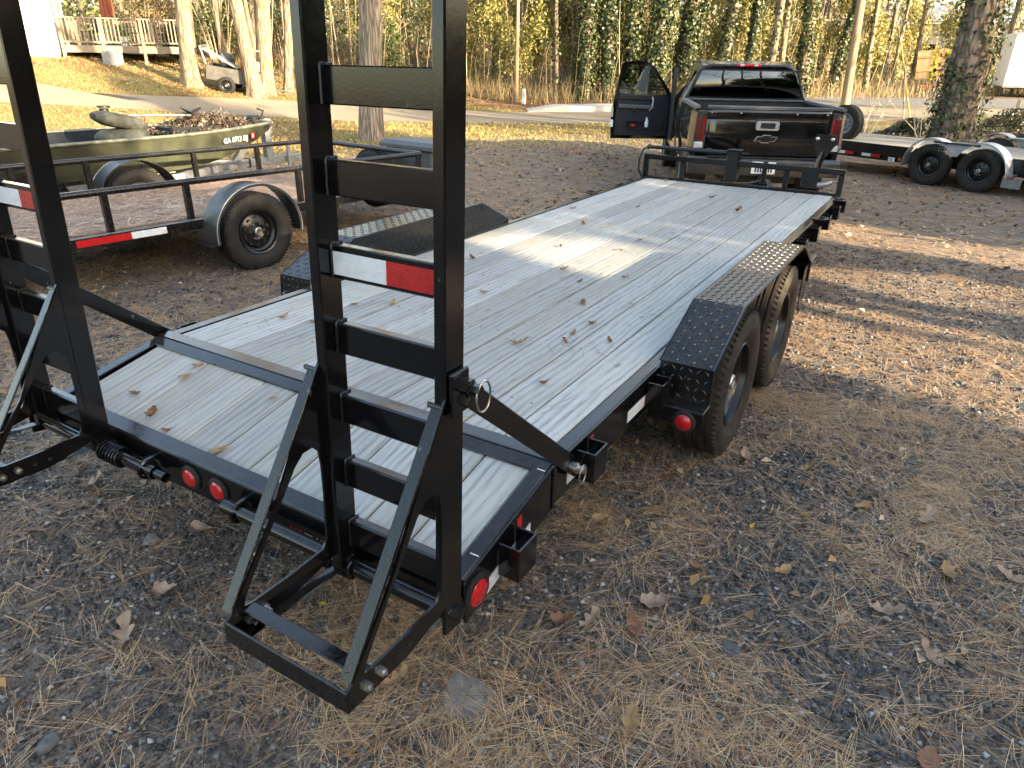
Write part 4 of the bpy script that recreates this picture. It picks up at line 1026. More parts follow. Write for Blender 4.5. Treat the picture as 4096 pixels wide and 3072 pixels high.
for s in (-1, 1):
    make_wheel(UT, (s * (WU + .135), 2.12, .345), (s, 0, 0), .345, .205, MAT['rim_dark'], MAT['rubber'], 10, 'zinc')
    mb = MB(); secs = []
    for a in np.linspace(R(-8), R(188), 25):
        r0 = .425; y = 2.12 - r0 * math.cos(a) * 1.02; z = .36 + r0 * math.sin(a) * .97
        n = (-math.cos(a), math.sin(a)); x0, x1 = s * (WU + .022), s * (WU + .262)
        secs.append([(x0, y, z), (x1, y, z), (x1, y - n[0] * .022, z - n[1] * .022), (x1 - s * .004, y - n[0] * .022, z - n[1] * .022), (x1 - s * .004, y - n[0] * .004, z - n[1] * .004), (x0, y - n[0] * .004, z - n[1] * .004)])
    FD = mb.loft(secs, True, True).build('fender', MAT['dusty_black'], UT, 35, fix=True)
    MB().tube([(s * (WU + .262), 2.12 - .425 * math.cos(a) * 1.02, .36 + .425 * math.sin(a) * .97) for a in np.linspace(R(-8), R(188), 25)], .005, 6).build('fender_lip', MAT['galv'], FD)
    MB().box((s * (WU + .13), 1.66, .30), (.26, .10, .008)).box((s * (WU + .13), 1.62, .27), (.26, .006, .06)).build('fender_step', b2, UT)
MB().box((0, 2.12, .30), (1.95, .07, .07)).build('axle', b2, UT)
make_wheel(UT, (.12, LU + .06, .46), (.0, -1, 0), .34, .20, MAT['galv'], MAT['rubber'], 8, 'zinc', 'spare_wheel', True, False)
MB().box((.12, LU + .14, .46), (.06, .12, .5)).build('spare_bracket', b2, UT)
# straw lying on the floor of the utility trailer: added with the litter
# grey tool box on the tongue
ut2w = Matrix.Translation(UT.location) @ Matrix.Rotation(R(-7), 4, 'Z')
TB = thing('tool_box', 'grey plastic tool box on the tongue of the utility trailer', 'box', ut2w @ Vector((.42, LU + .52, .445)), R(-7))
MB().box((0, 0, .18), (.84, .44, .36), .03).build('body', MAT['grey_plastic'], TB)
MB().loft([[(-.45, -.25, z), (.45, -.25, z), (.45, .25, z), (-.45, .25, z)] for z in (.36, .40)] + [[(-.40, -.20, .44), (.40, -.20, .44), (.40, .20, .44), (-.40, .20, .44)]], True, True).build('lid', MAT['grey_plastic'], TB, 20, fix=True)
for x in (-.22, .22): MB().box((x, -.232, .34), (.06, .02, .08), .005).build('latch', MAT['dark_plastic'], TB)
# ================================================================ jon boat on its trailer
BT_AZ = 4.0; BZ0 = G(-6.8, 3)
BT = thing('jon_boat', 'small green aluminium boat heaped with leaves and gear', 'boat', (-6.95, .90, BZ0), R(-BT_AZ))
bg_ = plain('faded green boat paint', (.050, .054, .028), .6, 0, .35, 5, .25, 30, c2=(.028, .030, .018))
bi_ = plain('dark inside of boat', (.014, .018, .023), .8, 0, .4, 9, .2, 40, spec=.2)
gal_ = plain('worn gunwale', (.15, .16, .125), .5, .2, .5, 14, .2, 60)
BL_ = 4.45; GZ = .90
def boat_half(y):                       # half width at gunwale and chine, chine height
    t = y / BL_; tb = max(0, (t - .62) / .38)
    hw_ = .70 + .05 * math.sin(min(t, .6) / .6 * math.pi) - .30 * tb ** 1.8
    hb = .58 - .26 * tb ** 1.7
    zb = .50 + .36 * tb ** 2.1
    return hw_, hb, zb, GZ + .05 * tb ** 1.5
so = []; si = []
for y in np.linspace(0, BL_, 29):
    hw_, hb, zb, zg = boat_half(y)
    so.append([(-hw_, y, zg), (-(hw_ * .45 + hb * .55), y, zb + (zg - zb) * .42), (-hb, y, zb), (-hb * .5, y, zb - .006), (0, y, zb - .01), (hb * .5, y, zb - .006), (hb, y, zb), (hw_ * .45 + hb * .55, y, zb + (zg - zb) * .42), (hw_, y, zg)])
    si.append([(p[0] * .965, y, p[2] + (.012 if k not in (0, 8) else 0)) for k, p in enumerate(so[-1])])
mb = MB(); mb.loft(so, False, False)
for sec in (so[0], so[-1]): mb.add(sec, [tuple(range(9))])
HU = mb.build('hull', bg_, BT, 40, fix=True)
mb = MB(); mb.loft([[p for p in q][::-1] for q in si], False, False); mb.build('hull_inside', bi_, BT, 40)
for s in (-1, 1): MB().tube([(s * boat_half(y)[0], y, boat_half(y)[3] + .004) for y in np.linspace(0, BL_, 29)], .020, 8).build('gunwale', gal_, BT)
h1 = boat_half(BL_); MB().tube([(-h1[0], BL_, h1[3] + .004), (h1[0], BL_, h1[3] + .004)], .020, 8).build('bow_rail', gal_, BT)
MB().box((0, 1.25, .72), (1.30, .32, .03)).box((0, 1.4, .62), (1.2, .02, .2)).build('bench', MAT['grey_steel'], BT); MB().box((0, 2.55, .72), (1.30, .34, .03)).box((0, 2.4, .62), (1.25, .02, .2)).build('bench', bi_, BT)
MB().box((0, 4.12, .90), (.86, .50, .02)).build('bow_deck', bi_, BT)
mb = MB()
yb = 3.42; hw_, hb, zb, zg = boat_half(3.6); 
na = Vector((boat_half(4.25)[0] - boat_half(3.35)[0], .90, 0)).normalized()
p0 = Vector((boat_half(3.50)[0] - .012, 3.50, .795)); p1 = Vector((boat_half(4.15)[0] - .012, 4.15, .815)); u_ = (p1 - p0).normalized(); v_ = Vector((.10, 0, 1)).normalized()
text_mb(mb, 'GA 0713 DJ', .088, p0 + Vector((.018, 0, -.035)), u_, v_, .004, .012); mb.build('registration_lettering', MAT['white'], BT, None)
n_ = u_.cross(v_).normalized(); pc = p0 + u_ * .50 + n_ * .020
MB().add([pc + u_ * a + v_ * b for a, b in ((0, -.03), (.07, -.03), (.07, .045), (0, .045))], [(0, 1, 2, 3)]).build('registration_sticker', MAT['red_tape'], BT, None)
MB().add([pc + n_ * .002 + u_ * a + v_ * b for a, b in ((.02, -.012), (.05, -.012), (.05, .03), (.02, .03))], [(0, 1, 2, 3)]).build('registration_sticker', MAT['white'], BT, None)
bt2w = Matrix.Translation((-6.95, .90, BZ0)) @ Matrix.Rotation(R(-BT_AZ), 4, 'Z')
# gear in the boat
cam_ = plain('camouflage cushion', (.060, .064, .050), .8, 0, .5, 16, .3, 50, c2=(.014, .016, .014))
SE = thing('camouflage_cushions', 'two folded camouflage boat seats stacked in the green boat', 'seat', bt2w @ Vector((.28, 2.42, .74)), R(-14))
for k, (z, tilt) in enumerate(((.17, .015), (.33, -.05))):
    mb = MB(); secs = []
    for t in np.linspace(-1, 1, 13):
        wv = .20 * (1 - abs(t) ** 4 * .35); h = .085 * (1 - abs(t) ** 5 * .6)
        secs.append([(wv * math.cos(a) * (1 if abs(math.cos(a)) < .9 else .98), t * .27, z + tilt * t * 1.2 + h * math.copysign(abs(math.sin(a)) ** .4, math.sin(a))) for a in np.linspace(0, 2 * math.pi, 17)[:-1]])
    mb.loft(secs, True, True).build('cushion', cam_, SE, 60, fix=True)
MB().tube([(0, 0, -.18), (0, 0, .16)], .035, 12).box((0, 0, .14), (.2, .2, .02)).build('pedestal', MAT['dark_plastic'], SE)
MB().bar((.10, .24, .18), (.08, .26, .36), .03, .008, up=(0, 1, 0)).build('strap', MAT['red_tape'], SE)
TM = thing('trolling_motor', 'trolling motor with long pale shaft lying across the green boat', 'motor', bt2w @ Vector((.10, 2.35, 1.08)), R(-BT_AZ))
MB().tube([(0, .1, .035), (0, 1.02, .0)], .014, 10).build('shaft', MAT['galv'], TM)
MB().tube([(0, 1.0, .0), (0, 1.07, -.005)], [.03, .045], 12).tube([(.0, 1.05, -.005), (-.12, 1.16, -.005)], [.045, .045], 12).sphere((-.13, 1.17, -.005), .045, 12, 8).build('motor_pod', MAT['dark_plastic'], TM)
for k in range(2):
    sg = 1 if k else -1; secs = []
    for t in np.linspace(0, 1, 7):
        wd = .045 * math.sin(math.pi * (.15 + .8 * t)); secs.append([(.05 + sg * .02 * t - wd, 1.06 + sg * .13 * t, .02 + .10 * t * (1 - .3 * t)), (.05 + sg * .02 * t + wd, 1.06 + sg * .13 * t + .02, .01 + .10 * t * (1 - .3 * t)), (.05 + sg * .02 * t, 1.06 + sg * .13 * t + .01, .03 + .10 * t * (1 - .3 * t))])
    MB().loft(secs, True, True).build('propeller_blade', MAT['rubber'], TM, 50, fix=True)
MB().tube([(-.02, .02, .05), (-.02, .02, .12)], .05, 14).tube([(-.02, .02, .13), (-.02, .02, .15)], .07, 14).build('steering_head', MAT['dark_plastic'], TM)
CR = thing('tackle_crate', 'dark open crate wedged under leaves near the boat bow', 'crate', bt2w @ Vector((.18, 3.30, .74)), R(-BT_AZ))
MB().ring(rrect(.42, .62, .05), rrect(.37, .57, .04), (0, 0, 0), (1, 0, 0), (0, 1, 0), (0, 0, .22)).box((0, 0, .01), (.38, .58, .02)).build('body', bi_, CR, 30, fix=True)
FB = thing('battery_box', 'small worn dark box with a label in the middle of the boat', 'box', bt2w @ Vector((.50, 2.62, .735)), R(-20))
MB().box((0, 0, .085), (.16, .12, .17), .015).build('body', MAT['grey_plastic'], FB); MB().box((.0, -.0615, .09), (.10, .002, .11), .0005).build('label_plate', MAT['red_print'], FB)
WI = thing('bow_winch', 'small black winch with crank handle on the boat bow', 'winch', bt2w @ Vector((.22, 4.28, .925)), R(-BT_AZ))
MB().box((0, 0, .06), (.16, .13, .12), .02).build('body', MAT['dark_plastic'], WI); MB().tube([(.08, .0, .08), (.12, .05, .09), (.12, .09, .18), (.12, .0, .21)], .014, 8).build('crank', MAT['dark_plastic'], WI)
LF = thing('outboard_tiller', 'black ball topped lever leaning on the far boat gunwale', 'lever', bt2w @ Vector((-.35, 1.75, .78)))
MB().tube([(0, 0, 0), (.05, -.10, .25)], .015, 8).sphere((.055, -.11, .27), .04, 12, 8).build('lever', MAT['rubber'], LF)
SK = thing('burlap_sack', 'pale rounded sack lying in the boat stern', 'sack', bt2w @ Vector((.45, .62, .58)))
mb = MB().sphere((0, 0, .16), .22, 18, 12, (1, 1.3, .8)); mb.v = [(x * (1 + .06 * math.sin(9 * y)), y, z * (1 + .06 * math.sin(11 * x))) for x, y, z in mb.v]; mb.build('body', plain('sack', (.36, .27, .20), .9, 0, .3, 14, .4, 60), SK, 60)
# boat trailer
BTR = thing('boat_trailer', 'galvanised boat trailer with black round fenders under the green boat', 'trailer', (-6.95, .90, BZ0), R(-BT_AZ))
gv_ = MAT['galv']
MB().bar((0, 1.6, .40), (0, 5.3, .40), .08, .10).build('tongue', gv_, BTR)
for s in (-1, 1):
    MB().bar((s * .62, .1, .42), (s * .62, 2.9, .42), .06, .09).build('frame_beam', gv_, BTR); MB().bar((s * .62, 2.9, .42), (s * .03, 4.1, .41), .06, .09).build('frame_beam', gv_, BTR)
    MB().bar((s * .40, .3, .475), (s * .40, 2.9, .475), .09, .04).build('bunk', MAT['old_wood'], BTR)
    W_ = make_wheel(BTR, (s * .86, 1.02, .29), (s, 0, 0), .29, .16, MAT['galv'], MAT['rubber'], 8, 'zinc', 'wheel', False)
    mb = MB(); secs = []
    for a in np.linspace(0, math.pi, 19):
        y = 1.02 - .41 * math.cos(a); z = .34 + .36 * math.sin(a)
        secs.append([(s * .76, y, z), (s * .985, y, z), (s * .985, y + .012 * math.cos(a), z - .012 * math.sin(a)), (s * .76, y + .012 * math.cos(a), z - .012 * math.sin(a))])
    FDB = mb.loft(secs, True, True).build('fender', MAT['black2'], BTR, 40, fix=True)
    arc = [(1.02 - .41 * math.cos(a), .34 + .36 * math.sin(a)) for a in np.linspace(0, math.pi, 19)]
    MB().prism(arc, (s * .980, 0, 0), (0, 1, 0), (0, 0, 1), (s * .004, 0, 0)).build('fender_face', MAT['black2'], FDB, None, fix=True)
    MB().bar((s * .66, .40, .40), (s * .72, .38, .70), .05, .02).build('guide_post', gv_, BTR)
    MB().box((s * .72, .28, .36), (.14, .04, .08)).build('rear_lamp', MAT['red_lens'], BTR)
MB().box((0, 1.02, .29), (1.6, .05, .05)).build('axle', gv_, BTR)
MB().bar((0, 4.05, .42), (.0, 4.50, .93), .08, .09).box((0, 4.62, .62), (.10, .10, .44)).box((0, 4.66, .86), (.09, .14, .22), .03).build('winch_post', MAT['grey_steel'], BTR)
MB().box((0, 5.38, .40), (.08, .22, .07), .02).tube([(.10, 4.9, .02), (.10, 4.9, .62)], .025, 10).build('coupler', gv_, BTR)
for y in (4.25, 4.38): MB().ring(rrect(.11, .13, .02), rrect(.085, .105, .01), (0, y, .40), (1, 0, 0), (0, 0, 1), (0, .02, 0)).build('u_bolt', MAT['rim_dark'], BTR, None, fix=True)
RP = MB(); pts = [(.02 + .05 * math.sin(t * 2.1), 4.75 + .03 * t + .06 * math.cos(t * 3.3), .46 + .02 * math.sin(t * 5)) for t in np.linspace(0, 9, 60)]
RP.tube([bt2w @ Vector(p) for p in pts], .007, 6).build('rope', MAT['rope'], None, 60, label='pale rope tangled round the boat trailer tongue', cat='rope')
PN = thing('blue_basin', 'blue plastic basin on the ground below the boat bow', 'basin', bt2w @ Vector((.55, 3.72, .0)))
MB().lathe([(0, .01), (.20, .01), (.25, .30), (.27, .30), (.26, .285), (.215, .02), (0, .02)], (0, 0, 0), (0, 0, 1), 28).build('body', plain('blue plastic', (.02, .045, .16), .4), PN, 30, fix=True)
# ================================================================ car hauler on the right
CHX, CHY = 2.50, 14.51; CHR = R(63.7)
CH = thing('car_hauler', 'tandem axle car trailer with bright tread plate fenders, half hidden by the truck', 'trailer', (CHX, CHY, G(CHX, CHY)), CHR)
for k in range(12):
    xx = -.98 + (k + .5) * 1.96 / 12
    MB().box((xx, .25, .58), (1.96 / 12 - .005, 6.1, .038)).build('plank', MAT['old_wood'], CH)
for s in (-1, 1):
    MB().box((s * 1.02, .25, .50), (.06, 6.1, .20), .004).build('side_rail', MAT['black2'], CH)
    MB().box((s * .98, .25, .36), (.06, 6.1, .10), .004).build('lower_beam', MAT['black2'], CH)
for y in (-2.8, 3.3): MB().box((0, y, .5), (2.08, .06, .2)).build('end_rail', MAT['black2'], CH)
for s in (-1, 1):
    MB().bar((s * .5, 3.2, .42), (0, 4.6, .42), .06, .12).build('tongue_beam', MAT['black2'], CH)
    for y in (.44, -.44): make_wheel(CH, (s * 1.172, y, .36), (s, 0, 0), .36, .215, MAT['rim_dark'], MAT['rubber_dusty'], 8, 'zinc')
    # twin hump fender: top skin following two arcs, with a skirt plate below
    prof = []
    for y in np.linspace(-.93, .93, 61):
        hz = max(.36 + math.sqrt(max(0, .465 ** 2 - (abs(y) - .44) ** 2)) if abs(abs(y) - .44) < .465 else .30, .30)
        prof.append((y, hz))
    top = [(y, max(z, .755 if abs(y) < .44 else 0)) for y, z in prof]
    mb = MB(); x0, x1 = s * 1.058, s * 1.315
    mb.loft([[(x0, y, z), (x1, y, z), (x1, y, z - .035), (x1 - s * .004, y, z - .035), (x1 - s * .004, y, z - .004), (x0, y, z - .004)] for y, z in top], True, True)
    # skirt between the arches
    sk = [(y, z) for y, z in prof if abs(y) < .42]
    lo = [(y, max(.58 + .10 * (abs(y) / .42) ** 2, .3)) for y, _ in sk]
    lo = [(y, .36 + math.sqrt(max(0, .425 ** 2 - (abs(y) - .44) ** 2)) if abs(abs(y) - .44) < .425 else .36) for y, _ in sk]
    lo = [(y, max(z, .555)) for y, z in lo]
    poly = [(y, .752) for y, _ in sk] + [(y, z) for y, z in lo[::-1]]
    mb.prism(poly, (x1 - s * .004, 0, 0), (0, 1, 0), (0, 0, 1), (s * .004, 0, 0))
    F_ = mb.build('fender', MAT['plate_alu'], CH, 30, fix=True)
    lug = MB()
    for (ya, za), (yb, zb) in zip(top[:-1], top[1:]):
        d = Vector((0, yb - ya, zb - za)); L = d.length
        if L < 1e-4: continue
        n = Vector((0, -d.z, d.y)).normalized()
        tread_lugs(lug, Vector((x0, ya, za)) + n * .0003, Vector((s, 0, 0)), d, .257, L, n, .045, .003, .034, .012)
    tread_lugs(lug, (x1 + s * .0003, -.30, .60), (0, 1, 0), (0, 0, 1), .60, .14, (s, 0, 0), .045, .003, .034, .012)
    lug.build('tread_lugs', MAT['plate_alu'], F_, None, kind='stuff')
for y in (.44, -.44): MB().box((0, y, .33), (2.1, .07, .07)).build('axle', MAT['black2'], CH)
for y, m in ((2.36, 'white_tape'), (2.17, 'red_tape'), (1.80, 'white_tape'), (1.60, 'red_tape')):
    MB().box((-1.0515, y, .385), (.003, .19, .055), .0008).build('reflective_tape', MAT[m], CH)
PL_ = MB().box((-1.0515, 1.26, .35), (.004, .13, .075), .001).build('name_plate', MAT['white'], CH)
mb = MB(); text_mb(mb, 'CS', .062, (-1.0542, 1.31, .328), (0, -1, 0), (0, 0, 1), .0008, .03); mb.build('lettering', MAT['rim_dark'], PL_, None)
MB().box((-1.17, -.97, .335), (.22, .06, .05), .005).build('lamp_bracket', MAT['galv'], CH)
LG = MB().lathe([(.045, 0), (.045, .012), (0, .018)], (-1.19, -.965, .325), (-1, 0, 0), 20).build('marker_lamp', MAT['red_lens'], CH)
MB().box((-1.22, -1.0, .215), (.006, .30, .15), .002).build('licence_plate', MAT['galv'], CH)
MB().lathe([(.028, 0), (.028, .012), (0, .016)], (-1.05, 1.10, .37), (-1, 0, 0), 14).build('amber_marker', MAT['amber_lens'], CH)
make_wheel(CH, (-.72, 2.62, .90), (-1, -.12, 0), .36, .21, MAT['grey_steel'], MAT['rubber'], 8, 'zinc', 'spare_wheel', True, False)
MB().box((-.58, 2.62, .76), (.06, .06, .34)).box((-.58, 2.62, .90), (.04, .2, .2)).build('spare_bracket', MAT['black2'], CH)
MB().box((0, 3.3, .78), (2.0, .05, .05)).box((-.97, 3.3, .68), (.05, .05, .18)).box((.97, 3.3, .68), (.05, .05, .18)).build('front_rail', MAT['black2'], CH)

# ================================================================ beyond the street, right
def fence_panel():
    px, py = .15, 40.4; z0 = G(px, py)
    FP = thing('timber_gate_panel', 'leaning cedar board fence panel at the wood edge across the street', 'fence', (px, py, z0), R(8)); FP.rotation_euler = (R(-4), R(-6), R(8))
    for k in range(9): MB().box((-.60 + k * .15, 0, .92 + random.uniform(-.03, .03)), (.142, .02, 1.84)).build('board', MAT['new_wood'], FP)
    for z in (.35, .95, 1.55): MB().box((0, -.035, z), (1.34, .045, .09)).build('rail', MAT['new_wood'], FP)
fence_panel()
ex_, ey_ = 3.0, 36.6; ET = thing('enclosed_trailer', 'white enclosed cargo trailer parked across the street', 'trailer', (ex_, ey_, G(ex_, ey_) + .0), R(10))
MB().box((2.6, 1.1, 1.45), (5.2, 2.1, 2.05), .03).build('body', plain('white trailer skin', (.80, .82, .82), .35, 0, .05, 3), ET)
for x in (.02, 1.2, 2.4, 3.6, 4.8): MB().box((x, .045, 1.45), (.03, .012, 2.0)).build('panel_seam', MAT['galv'], ET)
MB().box((2.6, .045, .44), (5.2, .02, .10)).box((2.6, .045, 2.46), (5.2, .03, .06)).build('trim_rail', MAT['galv'], ET)
MB().box((2.6, 1.1, .40), (5.0, 1.9, .10)).build('chassis', MAT['black2'], ET)
for x in (2.1, 2.95):
    make_wheel(ET, (x, .14, .36), (0, -1, 0), .36, .2, MAT['galv'], MAT['rubber'], 8, 'zinc', 'wheel', False, False)
    make_wheel(ET, (x, 2.05, .36), (0, 1, 0), .36, .2, MAT['galv'], MAT['rubber'], 8, 'zinc', 'wheel', False, False)
MB().box((.5, .6, .22), (.08, .08, .44)).box((.5, .6, .02), (.3, .3, .04)).build('jack_stand', MAT['black2'], ET)
WB = thing('white_building', 'long low white building seen through the trees beyond the street', 'building', (-9, 66, G(-9, 66)))
MB().box((12, 4, 1.9), (30, 8, 3.8)).build('wall', plain('dull white cladding', (.62, .63, .64), .6, 0, .1, 2), WB)
MB().prism([(-1, 3.8), (9, 3.8), (4, 5.3)], (-3.4, 0, 0), (0, 1, 0), (0, 0, 1), (30.8, 0, 0)).build('roof', plain('white metal roof', (.74, .76, .78), .45, 0, .08, 2), WB, None)
for k in range(5): W1 = MB().box((2 + k * 5.2, -.01, 2.0), (1.5, .06, 1.1)).build('window', MAT['white'], WB); MB().box((2 + k * 5.2, -.05, 2.0), (1.3, .02, .9)).build('pane', MAT['glass_dark'], W1)
pz = G(3.4, 29.2); PO = thing('wooden_post', 'short square wooden post beside the street', 'post', (3.42, 29.4, pz)); MB().box((0, 0, .26), (.12, .12, .58), .012).loft([[(-.06, -.06, .55), (.06, -.06, .55), (.06, .06, .55), (-.06, .06, .55)], [(-.02, -.02, .60), (.02, -.02, .60), (.02, .02, .60), (-.02, .02, .60)]], True, True).build('shaft', MAT['porch_wood'], PO)
# utility pole with guy wire
ux, uy = -2.03, 29.06; UP = thing('utility_pole', 'tall weathered wooden utility pole behind the pickup truck', 'pole', (ux, uy, G(ux, uy)))
MB().tube([(0 - .047 * z, -.006 * z, z) for z in (-.3, 0, 2, 4, 6, 9)], [.172, .17, .158, .15, .142, .13], 18).build('shaft', MAT['pole_wood'], UP, 60)
MB().box((-.42, -.05, 8.3), (2.2, .10, .12)).build('crossarm', MAT['pole_wood'], UP)
for x in (-1.35, -.42, .5): MB().lathe([(.05, 0), (.05, .05), (.03, .08), (.045, .12), (0, .15)], (x, -.05, 8.36), (0, 0, 1), 10).build('insulator', MAT['grey_plastic'], UP)
GWx, GWy = .42, 26.4; gz0 = G(GWx, GWy)
GW = thing('guy_wire', 'steel guy wire in a yellow plastic guard near the ivy covered tree', 'wire', (GWx, GWy, gz0))
tp_ = Vector((ux - .35 - GWx, uy - GWy, 7.6)); MB().tube([(0, 0, -.05), tp_], .006, 6).build('wire', MAT['zinc'], GW); MB().tube([tp_ * .0, tp_ * .32], .026, 10).build('guard', plain('yellow plastic', (.45, .33, .06), .5), GW)
SP = thing('survey_stake', 'thin dark stake leaning beside the street near the bare shrub', 'stake', (.30, 25.4, G(.30, 25.4))); MB().bar((0, 0, -.05), (-.36, .25, 1.75), .045, .03).build('shaft', MAT['bark_pine'], SP)
for k, (x, y) in enumerate(((.05, 34.9), (.35, 35.2))):
    FLg = thing('marker_flag', 'small orange marker flag by the far side of the street', 'flag', (x, y, G(x, y)), 0, 'orange flags across the street')
    MB().tube([(0, 0, 0), (0, 0, .5)], .006, 6).build('wire', MAT['zinc'], FLg); MB().box((.09, 0, .42), (.18, .01, .13), .002).build('pennant', plain('orange flag', (.75, .12, .03), .6), FLg)
# ================================================================ centre: post, drain kerb, thin pole
mx, my = -13.11, 23.9; MP = thing('marker_post', 'short white marker post with red lettering at the wood edge', 'post', (mx, my, G(mx, my)))
MB().box((0, 0, .28), (.15, .05, .58), .01).build('post', MAT['siding'], MP)
mb = MB(); text_mb(mb, 'GAS', .055, (-.055, -.027, .42), (1, 0, 0), (0, 0, 1), .001, .02); mb.box((0, -.0262, .36), (.11, .002, .02), .0005).box((0, -.0262, .31), (.11, .002, .012), .0005).build('lettering', MAT['red_print'], MP, None)
tx, ty = -14.13, 25.02; TPp = thing('thin_pole', 'slim grey timber pole standing before the thicket', 'pole', (tx, ty, G(tx, ty))); MB().tube([(0, 0, -.3), (0, 0, 3), (.0, 0, 9)], [.085, .078, .065], 14).build('shaft', MAT['pole_wood'], TPp, 60)
# concrete drain top and kerb beside the driveway
secs = []
for t in np.linspace(0, 1, 15):
    a = Vector((-11.6, 21.6, 0)) * (1 - t) + Vector((-7.4, 24.3, 0)) * t; z = G(a.x, a.y); n = Vector((-.53, .85, 0)); h = .16 * min(1, t * 5)
    secs.append([(a.x, a.y, z - .05), (a.x, a.y, z + h + .02), (a.x + n.x * .05, a.y + n.y * .05, z + h + .035), (a.x + n.x * 1.25, a.y + n.y * 1.25, z + h + .05), (a.x + n.x * 1.25, a.y + n.y * 1.25, z - .05)])
MB().loft(secs, True, True).build('kerb', MAT['concrete'], None, 30, fix=True, kind='structure')
# ================================================================ house, porch and hill, far left
HX, HY = -25.5, 12.95
HZ = G(HX, HY) - .1
HR = R(58)
HO = thing('house', 'white sided house corner at the top of the lawn', 'house', (HX, HY, HZ), HR)
# corner at origin; wall faces run to -x and -y (local)
for k in range(27):
    z = .12 + k * .155
    MB().prism([(0, 0), (.018, 0), (.006, .155), (0, .155)], (0, 0, z), (0, -1, 0), (0, 0, 1), (-9, 0, 0)).build('siding_board', MAT['siding'], HO, None, fix=True)
    MB().prism([(0, 0), (.018, 0), (.006, .155), (0, .155)], (0, 0, z), (1, 0, 0), (0, 0, 1), (0, 8, 0)).build('siding_board', MAT['siding'], HO, None, fix=True)
MB().box((-4.5, 4.0, 2.1), (8.99, 7.99, 4.4)).build('wall', MAT['siding'], HO)
MB().box((.012, -.012, 2.15), (.09, .09, 4.3)).build('corner_board', MAT['siding'], HO)
MB().box((-4.5, 4, .06), (9.02, 8.02, .3)).build('foundation', MAT['concrete'], HO)
MB().prism([(-5.0, 4.3), (5.0, 4.3), (0, 6.9)], (0, 0, 0) if 0 else (-9.4, 4.0, 0), (0, 1, 0), (0, 0, 1), (9.9, 0, 0)).build('roof', MAT['roof'], HO, None)
WN = MB().box((-2.6, -.03, 2.6), (1.1, .08, 1.5)).build('window', MAT['siding'], HO); MB().box((-2.6, -.075, 2.6), (.92, .02, 1.3)).build('pane', MAT['glass_dark'], WN)
MB().tube([(.07, .06, .2), (.07, .06, 4.2)], .04, 10).build('downpipe', MAT['galv'], HO)
